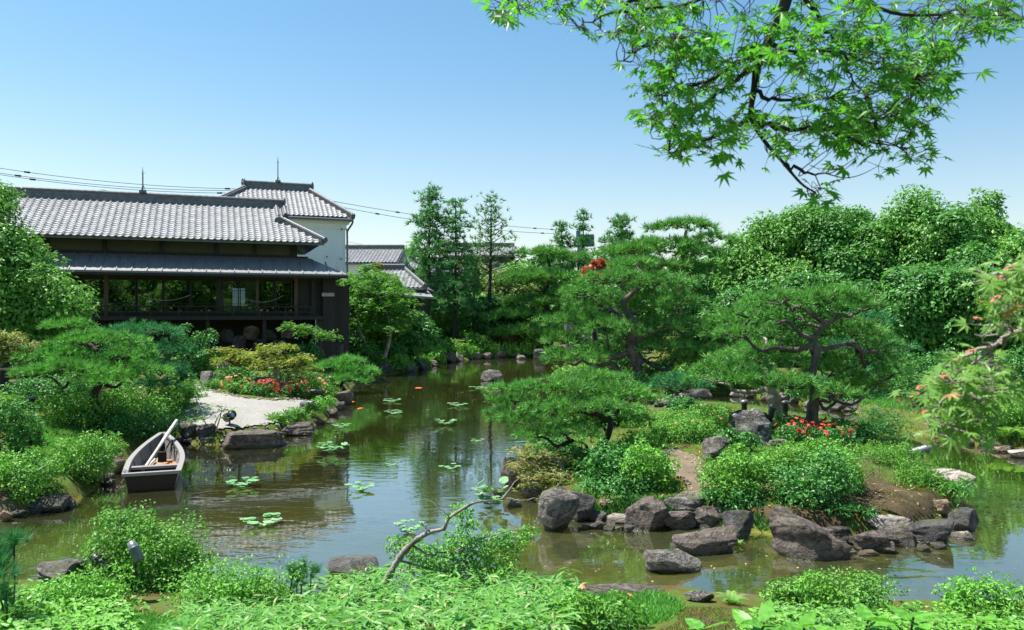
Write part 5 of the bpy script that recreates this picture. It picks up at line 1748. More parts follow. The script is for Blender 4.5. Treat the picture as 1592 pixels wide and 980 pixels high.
# low pine at the island's left
b = gp(932, 712); d = b[1]
pine("low spreading pine with twisted black trunk leaning over the water", b, px_path(b, d, [(932, 714), (936, 698), (946, 675), (950, 655), (942, 635), (925, 615)]),
     px_pads(b, d, [(872, 600, 58, 14, .2), (942, 606, 72, 16, .3), (815, 604, 46, 12, .2), (902, 632, 80, 18, -.2), (982, 620, 48, 16, .2), (842, 648, 60, 15, -.2), (798, 654, 36, 10, .1), (880, 672, 62, 18, -.4),
                    (962, 652, 46, 14, .5), (830, 676, 32, 12, -.4), (925, 588, 58, 12, .6), (800, 622, 36, 10, .4), (780, 640, 22, 9, .2), (925, 655, 40, 14, .4)]), .085, 330, .125, 'pine', 'bark_dark', 9,
     limbs=[px_path(b, d, [(932, 708), (915, 700), (908, 690), (890, 685)]), px_path(b, d, [(946, 650), (905, 640), (850, 642), (835, 630), (800, 634)]), px_path(b, d, [(932, 712), (910, 706), (895, 712)])])
# left bank pines
b = gp(150, 640); d = 18.3; b = np.array([(150 - CX) / F * d, d, hgt((150 - CX) / F * d, d)])
pine("low wide bright green pine among the bushes left of the gravel path", b, px_path(b, d, [(150, 640), (146, 615), (155, 595), (140, 570), (150, 545)]),
     px_pads(b, d, [(150, 530, 68, 18, .3), (88, 555, 52, 20), (195, 552, 54, 20, .2), (125, 574, 78, 16, -.4), (212, 577, 46, 16, -.2), (108, 507, 36, 12, .6), (62, 580, 38, 14), (170, 590, 50, 12, -.6)]), .11, 250, .15, 'pine_bright', 'bark_dark', 10)
b = np.array([(245 - CX) / F * 20.5, 20.5, 0]); b[2] = hgt(b[0], b[1]); d = 20.5
pine("pale tipped pine at the near end of the gravel path", b, px_path(b, d, [(235, 628), (232, 600), (240, 570), (236, 540)]),
     px_pads(b, d, [(232, 516, 52, 16), (268, 545, 36, 20), (252, 574, 42, 16, -.3), (198, 515, 36, 13, .4), (280, 588, 22, 12), (215, 545, 46, 16, .3), (240, 600, 34, 14, -.4)]), .1, 230, .15, 'pine_blue', 'bark_dark', 12)
# little pine at the tip of the azalea strip
b = gp(538, 612); d = b[1]
pine("little cushion shaped pine leaning out over the water at the gravel tip", b, px_path(b, d, [(538, 612), (530, 600), (540, 585), (532, 570)]),
     px_pads(b, d, [(514, 570, 34, 11), (552, 578, 32, 10, .2), (524, 591, 44, 9, -.3), (542, 562, 24, 8, .3), (560, 592, 20, 7)]), .09, 190, .2, 'pine_bright', 'bark_dark', 13)
# pines behind
d = 40.0; b = np.array([(1058 - CX) / F * d, d, 0]); b[2] = hgt(b[0], b[1])
pine("tall umbrella topped pine with reddish limbs behind the middle pine", b, px_path(b, d, [(1060, 570), (1064, 500), (1058, 440), (1062, 400), (1066, 362)]),
     px_pads(b, d, [(1066, 352, 48, 11), (1030, 383, 62, 14, .3), (1090, 394, 42, 14, -.3), (985, 392, 50, 13), (1000, 414, 72, 14, -.6), (1080, 422, 42, 15, .4), (1105, 372, 30, 12, .4), (1040, 440, 50, 14, -.4)]), .26, 75, .32, 'pine', 'bark_red', 14)
d = 58.5; b = np.array([(850 - CX) / F * d, d, 0]); b[2] = hgt(b[0], b[1])
pine("layered dark trunked pine on the far shore left of the red tree", b, px_path(b, d, [(852, 560), (856, 500), (846, 460), (856, 430), (850, 395)]),
     px_pads(b, d, [(840, 395, 36, 11), (878, 402, 40, 11, .3), (848, 430, 60, 11, -.4), (815, 440, 36, 10), (892, 452, 40, 11), (850, 470, 60, 12, .5), (808, 490, 42, 11), (884, 486, 36, 11, .4), (842, 516, 52, 12, -.6), (795, 518, 34, 9)]), .3, 55, .4, 'pine', 'bark_dark', 15)
d = 31.0; b = np.array([(1120 - CX) / F * d, d, 0]); b[2] = hgt(b[0], b[1])
pine("low pine filling the gap between the middle pine and the umbrella pine", b, px_path(b, d, [(1120, 595), (1116, 570), (1125, 540), (1120, 510)]),
     px_pads(b, d, [(1135, 500, 50, 18), (1100, 522, 42, 18), (1125, 548, 56, 18, -.5), (1085, 560, 36, 14, .4), (1150, 530, 40, 16, .5)]), .14, 120, .24, 'pine', 'bark_dark', 16)
d = 25.8; b = np.array([(1058 - CX) / F * d, d, 0]); b[2] = max(.1, hgt(b[0], b[1]))
pine("small dark pine branch mass over the channel near the slab", b, px_path(b, d, [(1058, 625), (1050, 605), (1056, 590), (1050, 580)]),
     px_pads(b, d, [(1060, 590, 36, 10), (1040, 602, 26, 9), (1078, 600, 26, 9)]), .07, 170, .2, 'pine_blue', 'bark_dark', 17)

# ------------------------------------------------------------------ conifers
def conifer(label, px, d, pyt, halfw, pyb=540, seed=1, leaf='conifer', dens=1.0, bare=.0, up=0.0, size=.42, levels=22, group=None, low=.12, tr=.17, layer=0):
    rng = np.random.RandomState(seed)
    b = np.array([(px - CX) / F * d, d, 0])
    b[2] = max(.1, hgt(b[0], b[1]))
    H = hz(pyt, d) - b[2]
    W = halfw / F * d
    t = thing("conifer_tree", label, "conifer", tuple(b), group=group)
    tg = G()
    tp = crooked((0, 0, -.2), (rng.randn() * .1, 0, H), rng, 7, .006)
    tube(tg, tp, np.linspace(tr, .03, len(tp)), 8)
    g = G()
    for lv in range(levels):
        f = low + (1 - low) * (lv + rng.rand() * .7) / levels
        z = H * f
        L = W * (1.08 - f) ** .75 * 1.25 * (.75 + .5 * rng.rand())
        nb = 5 if bare < .3 else 4
        for k in range(nb):
            a = 6.283 * (k / nb) + lv * 2.4 + rng.rand() * .8
            l = L * (.7 + .5 * rng.rand())
            e = np.array([math.cos(a) * l, math.sin(a) * l, z + l * (up - .15 * (1 - f) + .1 * rng.randn())])
            s = np.array([0, 0, z])
            w = crooked(s, e, rng, 4, .05, -.06 if up >= 0 else .05)
            tube(tg, w, np.linspace(.035, .008, len(w)), 4, cap=False)
            n = max(4, int(dens * 22 * l / max(W, .1)))
            q = bare + (1 - bare) * rng.rand(n) ** .7
            P = s + (e - s) * q[:, None] + rng.randn(n, 3) * [.09 * W + .04, .09 * W + .04, .05 + .03 * W]
            D = nrm((e - s) / max(l, .01) + rng.randn(n, 3) * .5 + np.array([0, 0, .55]))
            S = size * (.6 + .6 * rng.rand(n))
            for tt in range(4):
                mk = (np.arange(n) % 4) == tt
                scatter(g, P[mk], D[mk], S[mk], TUFTC[tt], rng)
    link("trunk", tg.mesh("trunk", M['bark_dark']), t)
    link("crown", g.mesh("crown", M[leaf]), t)
TUFTC = [tuft(9, 1.0, 50 + s, .075) for s in range(4)]
conifer("tallest narrow dark conifer with rusty branch tips behind the far shore", 668, 59, 291, 44, seed=21, dens=.85, levels=24, size=.5, low=.22, bare=.12)
conifer("second narrow conifer, just right of the tallest one", 708, 58, 308, 42, seed=22, dens=.6, levels=22, size=.45, low=.25, bare=.15)
conifer("sparse conifer with airy crown and long bare trunk", 762, 59.5, 312, 54, seed=23, dens=.42, levels=18, low=.5, up=.6, bare=.45, size=.38, leaf='evergreen', tr=.2)
conifer("young thin trunked conifer between the two dark ones and the sparse one", 735, 60, 395, 26, seed=24, dens=.5, levels=13, low=.2, size=.4, tr=.09)
conifer("left of the twin dark conifers on the skyline", 872, 70, 347, 30, seed=25, dens=.8, levels=14, low=.35, size=.5)
conifer("right and taller of the twin dark conifers on the skyline", 907, 70, 328, 28, seed=26, dens=.6, levels=14, low=.4, size=.5)
conifer("dark open crowned conifer on the skyline above the red tree", 966, 62, 335, 36, seed=27, dens=.9, levels=14, low=.4, up=.5, size=.5)
conifer("pale greyish thin conifer behind the red tree", 940, 66, 368, 22, seed=28, dens=.35, levels=14, low=.4, size=.35, up=.2)
conifer("dark conifer tip just left of the umbrella topped pine", 1000, 64, 366, 20, seed=29, dens=.7, levels=10, low=.5, size=.45)
conifer("young sapling with a thin dark trunk on the left lawn", 51, 14.6, 652, 16, seed=30, dens=.25, levels=7, low=.3, size=.13, leaf='pine', tr=.02)

# ------------------------------------------------------------------ broadleaf trees
def bt_(label, px, d, pyt, pyb, hw, leaf='evergreen', seed=1, n=1000, per=12, size=None, tm=LEAF, nb=14, group=None, name="broadleaf_tree", cat="tree", br=.42, deep=.9, bark='bark_dark', pxb=None, sig=None):
    b = np.array([(px - CX) / F * d, d, 0])
    b[2] = max(.05, hgt(b[0], b[1]))
    z1 = hz(pyt, d) - b[2]
    z0 = max(.2, hz(pyb, d) - b[2])
    return broad(label, b, hw / F * d, hw / F * d * deep, z0, z1, leaf, n, per, size or .0042 * d, tm, seed, nb, bark, group, name, cat, br=br, sig=sig, blobs=[(*(atd(q[0], q[1], d + q[3]) - b), q[2] / F * d, q[2] / F * d * .9, q[2] / F * d * .62) for q in pxb] if pxb else None)
FOREST = [
 ("pale crowned evergreen at the left end of the right wood, beside the umbrella pine", 1125, 45, 388, 560, 60, 'evergreen', 41),
 ("light green rounded evergreen second from the left of the right wood", 1172, 43, 345, 555, 62, 'evergreen_light', 42),
 ("bright evergreen in the right wood above the umbrella pine's left side", 1240, 42, 340, 560, 70, 'evergreen_light', 43),
 ("broad evergreen in the right wood directly above the umbrella pine", 1315, 41, 326, 560, 74, 'evergreen', 44),
 ("tallest evergreen of the right wood with bushy peak", 1398, 40, 306, 565, 76, 'evergreen_light', 45),
 ("dense evergreen right of the tallest peak of the right wood", 1478, 39, 312, 565, 76, 'evergreen', 46),
 ("big evergreen at the right edge of the wood", 1556, 38, 316, 570, 80, 'evergreen_light', 47),
 ("evergreen running out of the right edge of the photo", 1640, 38, 322, 570, 90, 'evergreen', 48),
 ("evergreen filling between the two left crowns of the right wood", 1208, 44.5, 334, 560, 50, 'evergreen', 141),
 ("evergreen crown rising behind the umbrella pine's middle", 1280, 43.5, 314, 560, 54, 'evergreen', 142),
 ("evergreen shoulder left of the tallest peak of the right wood", 1350, 42, 292, 560, 54, 'evergreen_light', 143),
 ("evergreen shoulder right of the tallest peak of the right wood", 1440, 41.5, 298, 560, 50, 'evergreen', 144),
 ("evergreen shoulder near the right end of the wood's skyline", 1516, 40.5, 300, 560, 52, 'evergreen_light', 145),
 ("low evergreen at the wood's left end behind the pale crowned one", 1085, 47, 402, 560, 46, 'evergreen', 146),
 ("lower dark evergreen in front of the wood behind the umbrella pine's right side", 1390, 34, 420, 570, 56, 'evergreen', 49),
 ("glossy lower evergreen under the tallest peak", 1450, 33, 400, 575, 62, 'evergreen', 50),
 ("lower evergreen behind the pink seeded maple", 1535, 32, 395, 585, 70, 'evergreen', 51),
 ("lower evergreen at the right edge behind the maple twigs", 1615, 32, 400, 590, 66, 'evergreen_light', 52),
 ("shaded evergreen between umbrella pine and middle pine at the back", 1180, 37, 440, 570, 58, 'evergreen', 53),
 ("shaded evergreen directly behind the umbrella pine crown", 1270, 36, 425, 570, 66, 'evergreen', 54),
 ("dark evergreen behind the right limbs of the middle pine", 1110, 39, 450, 575, 48, 'evergreen', 55),
]
for lab, px, d, a, b_, hw, lf, sd_ in FOREST:
    bt_(lab, px, d, a, b_, hw, lf, sd_, n=1300, per=20, nb=34, br=.33, size=.21, group="evergreens of the right wood")
# left edge tree
bt_("large dense green tree filling the left edge in front of the dark house", 5, 24.5, 282, 545, 92, 'evergreen_light', 60, n=1900, per=20, size=.13,
    pxb=[(-35, 310, 38, .3), (-8, 342, 32, -.2), (-45, 345, 46, 0), (12, 378, 34, .2), (-15, 385, 44, -.6), (36, 412, 32, .4), (8, 425, 44, -.8), (62, 440, 30, .2), (48, 455, 46, -.5), (98, 462, 26, 0), (-20, 430, 56, 0), (84, 482, 36, -.4),
         (10, 480, 52, -.7), (118, 474, 18, .3), (40, 505, 50, -.3), (-30, 500, 60, 0), (38, 388, 18, .6), (70, 412, 12, .6), (-8, 312, 14, .6), (-30, 288, 16, .4)])
bt_("lower shaded part tree under the large left tree", 60, 26.5, 440, 560, 56, 'evergreen', 61, n=700, per=18, size=.13, nb=14)
# middle distance
MID = [
 ("light green maple at the right corner of the dark house", 578, 44, 404, 560, 54, 'maple', 62, STAR),
 ("taller pale maple with orange tips in front of the gatehouse roof", 590, 52, 405, 540, 22, 'maple_olive', 63, STAR),
 ("dark bushy tree below the gatehouse roof", 636, 46, 474, 565, 40, 'azalea_dark', 64, LEAF),
 ("bright lower tree between the two narrow conifers", 690, 61, 450, 556, 36, 'evergreen_light', 65, LEAF),
 ("olive green round tree right of the sparse conifer", 795, 68, 428, 560, 52, 'olive_tree', 66, LEAF),
 ("dark rounded bush tree on the far shore beside the sparse conifer", 780, 61, 465, 560, 44, 'azalea_dark', 67, LEAF),
 ("bright shrubby tree behind the layered pine", 820, 72, 395, 540, 44, 'evergreen_light', 69, LEAF),
 ("dark low tree between the conifers and the olive tree", 735, 65, 440, 556, 40, 'evergreen_light', 70, LEAF),
 ("light green tree peeking behind the second conifer", 745, 72, 388, 540, 30, 'olive_tree', 71, LEAF),
 ("dark tree behind the board fence", 905, 66, 430, 560, 50, 'evergreen', 72, LEAF),
 ("bushy tree behind the middle pine's crown", 985, 50, 425, 560, 60, 'evergreen', 73, LEAF),
 ("broad tree top filling the skyline left of the twin dark conifers", 828, 76, 390, 520, 46, 'evergreen', 151, LEAF),
 ("tree top on the skyline right of the sparse conifer", 788, 80, 402, 520, 34, 'evergreen_light', 152, LEAF),
 ("tree filling the skyline behind the red tree", 955, 62, 396, 520, 40, 'evergreen', 153, LEAF),
 ("tree filling the skyline left of the umbrella topped pine", 1010, 60, 392, 520, 36, 'evergreen', 154, LEAF),
 ("low shaded tree left of the layered pine's foot", 815, 62, 500, 566, 30, 'evergreen', 74, LEAF),
 ("small yellowish bush tree at the foot of the layered pine", 800, 59, 520, 565, 22, 'maple_olive', 75, LEAF),
]
for lab, px, d, a, b_, hw, lf, sd_, tm in MID:
    bt_(lab, px, d, a, b_, hw, lf, sd_, n=520, per=18, tm=tm, size=.0045 * d, nb=18, br=.36)
bt_("small vivid red leaved tree above the middle pine", 926, 33.2, 399, 440, 17, 'maple_red', 68, n=34, per=30, tm=STAR, size=.15, sig=.13, nb=7, br=.5,
    pxb=[(918, 418, 9, 0), (934, 416, 9, .1), (926, 408, 8, 0), (940, 426, 7, .1), (912, 428, 6, 0), (929, 428, 9, -.1)])
# skyline bits
bt_("distant green treetop over the low grey roofs", 640, 120, 382, 440, 46, 'evergreen_light', 76, n=260, nb=8, size=.6)
bt_("distant rounded treetop just right of the storehouse downpipe", 570, 130, 384, 440, 26, 'evergreen_light', 77, n=160, nb=6, size=.6)
bt_("dark treetop poking over the dark house ridge", 156, 64, 288, 420, 24, 'pine_blue', 78, n=160, nb=7, size=.35)
# wood behind the viewer: it shows in the veranda glass
rng = np.random.RandomState(6)
g = G()
for j in range(22):
    x, y = -12 + j * 2.1 + rng.randn(), -13 - rng.rand() * 12
    bl = crown_blobs(2.6, 2.4, .3, 8.5 + rng.rand() * 4, 8, rng)
    bl = [(q[0] + x, q[1] + y, q[2] + 1, *q[3:]) for q in bl]
    foliage(g, bl, 45, 36, .6, .5, LEAF, rng)
    core(g, bl, .75)
link("wood_behind", g.mesh("wood_behind", M['evergreen_light']), kind="stuff")
# wood far behind, closing the horizon
rng = np.random.RandomState(5)
g = G()
for j in range(46):
    x = -60 + j * 3.4 + rng.randn()
    y = 78 + rng.rand() * 14
    h = 5.5 + rng.rand() * 2.2
    if -24 < x < -4:
        h = 4.2
    bl = crown_blobs(2.9, 2.6, .2, h, 7, rng)
    bl = [(q[0] + x, q[1] + y, *q[2:]) for q in bl]
    foliage(g, bl, 40, 36, .7, .55, LEAF, rng)
    core(g, bl, .75)
link("far_wood", g.mesh("far_wood", M['evergreen']), kind="stuff")

# ------------------------------------------------------------------ small maples
def px_lay(b, d, lst):
    return [(*(atd(q[0], q[1], d + (q[4] if len(q) > 4 else 0)) - b), q[2] / F * d, .75 * q[2] / F * d, q[3] / F * d) for q in lst]
b = gp(437, 607); d = b[1]
layered("yellow green maple with several thin pale stems above the red azaleas", b, [px_path(b, d, [(437, 607), (430, 590), (422, 570), (405, 555)]), px_path(b, d, [(437, 607), (436, 585), (430, 560), (440, 545)]), px_path(b, d, [(438, 607), (446, 590), (458, 572), (470, 560)])],
        px_lay(b, d, [(430, 540, 32, 6), (400, 552, 26, 6), (458, 556, 30, 6), (432, 562, 34, 7, -.4), (475, 572, 22, 6), (410, 570, 24, 6, .4), (450, 578, 26, 6, .3), (472, 588, 18, 6, .2), (415, 545, 20, 5, .5)]), 'maple_yellow', .11, 260, STAR, 81, 'bark_pale', r0=.05)
b = gp(357, 592); d = b[1]
layered("smaller yellow green maple by the upright rock at the path end", b, [px_path(b, d, [(357, 594), (352, 575), (345, 560)]), px_path(b, d, [(357, 594), (365, 575), (372, 555)])],
        px_lay(b, d, [(350, 545, 22, 5), (375, 550, 24, 6), (352, 560, 24, 6, -.3), (372, 568, 22, 6), (352, 578, 18, 5), (385, 560, 20, 5, .3)]), 'maple_yellow', .11, 260, STAR, 82, 'bark_pale', r0=.04)
d = 41; b = np.array([(585 - CX) / F * d, d, 0]); b[2] = max(.1, hgt(b[0], b[1]))
layered("layered green maple with two dark stems in front of the dark house corner", b, [px_path(b, d, [(572, 556), (565, 530), (556, 500), (565, 470)]), px_path(b, d, [(598, 556), (606, 525), (604, 495), (590, 465)])],
        px_lay(b, d, [(560, 440, 30, 8), (590, 430, 34, 8, .5), (610, 455, 34, 9), (550, 470, 36, 9, -.5), (590, 480, 40, 9), (620, 490, 34, 9, .5), (555, 500, 34, 8), (600, 510, 36, 9, -.6), (640, 500, 26, 8), (570, 455, 30, 8, .6), (625, 470, 26, 8, -.4)]), 'maple', .2, 90, STAR, 83, 'bark_pale', r0=.11)
d = 33; b = np.array([(500 - CX) / F * d, d, 0]); b[2] = max(.1, hgt(b[0], b[1]))
layered("shaded maple branch hanging before the veranda's right end", b, [px_path(b, d, [(520, 560), (515, 535), (500, 520), (470, 512)])],
        px_lay(b, d, [(465, 510, 26, 6), (488, 518, 28, 6), (508, 525, 20, 6), (450, 505, 14, 4)]), 'maple', .14, 170, STAR, 84, 'bark_dark', r0=.05)
d = 19; b = np.array([(10 - CX) / F * d, d, 0]); b[2] = max(.1, hgt(b[0], b[1]))
layered("pale yellowish maple at the left edge under the large tree", b, [px_path(b, d, [(-15, 640), (-8, 590), (5, 545)])],
        px_lay(b, d, [(0, 522, 38, 8), (30, 535, 32, 8), (-10, 545, 40, 8), (40, 548, 26, 6), (15, 558, 30, 7)]), 'maple_olive', .09, 420, STAR, 85, 'bark_dark', r0=.05)
b = gp(868, 742); d = b[1]
layered("spreading olive maple on the island's left tip with pale bare twigs", b, [px_path(b, d, [(880, 745), (850, 735), (825, 720), (800, 712)]), px_path(b, d, [(880, 745), (865, 755), (840, 770), (880, 780)]), px_path(b, d, [(880, 745), (870, 720), (850, 705)])],
        px_lay(b, d, [(840, 705, 34, 9), (870, 718, 36, 10, .2), (815, 722, 26, 9), (855, 738, 40, 10, -.3), (895, 742, 34, 9), (835, 752, 28, 8, -.3), (905, 760, 34, 8, -.6), (870, 768, 30, 7, -.5), (925, 768, 24, 6, -.5), (810, 700, 20, 7, .2)]), 'maple_olive', .065, 700, STAR, 86, 'bark_pale', r0=.04)
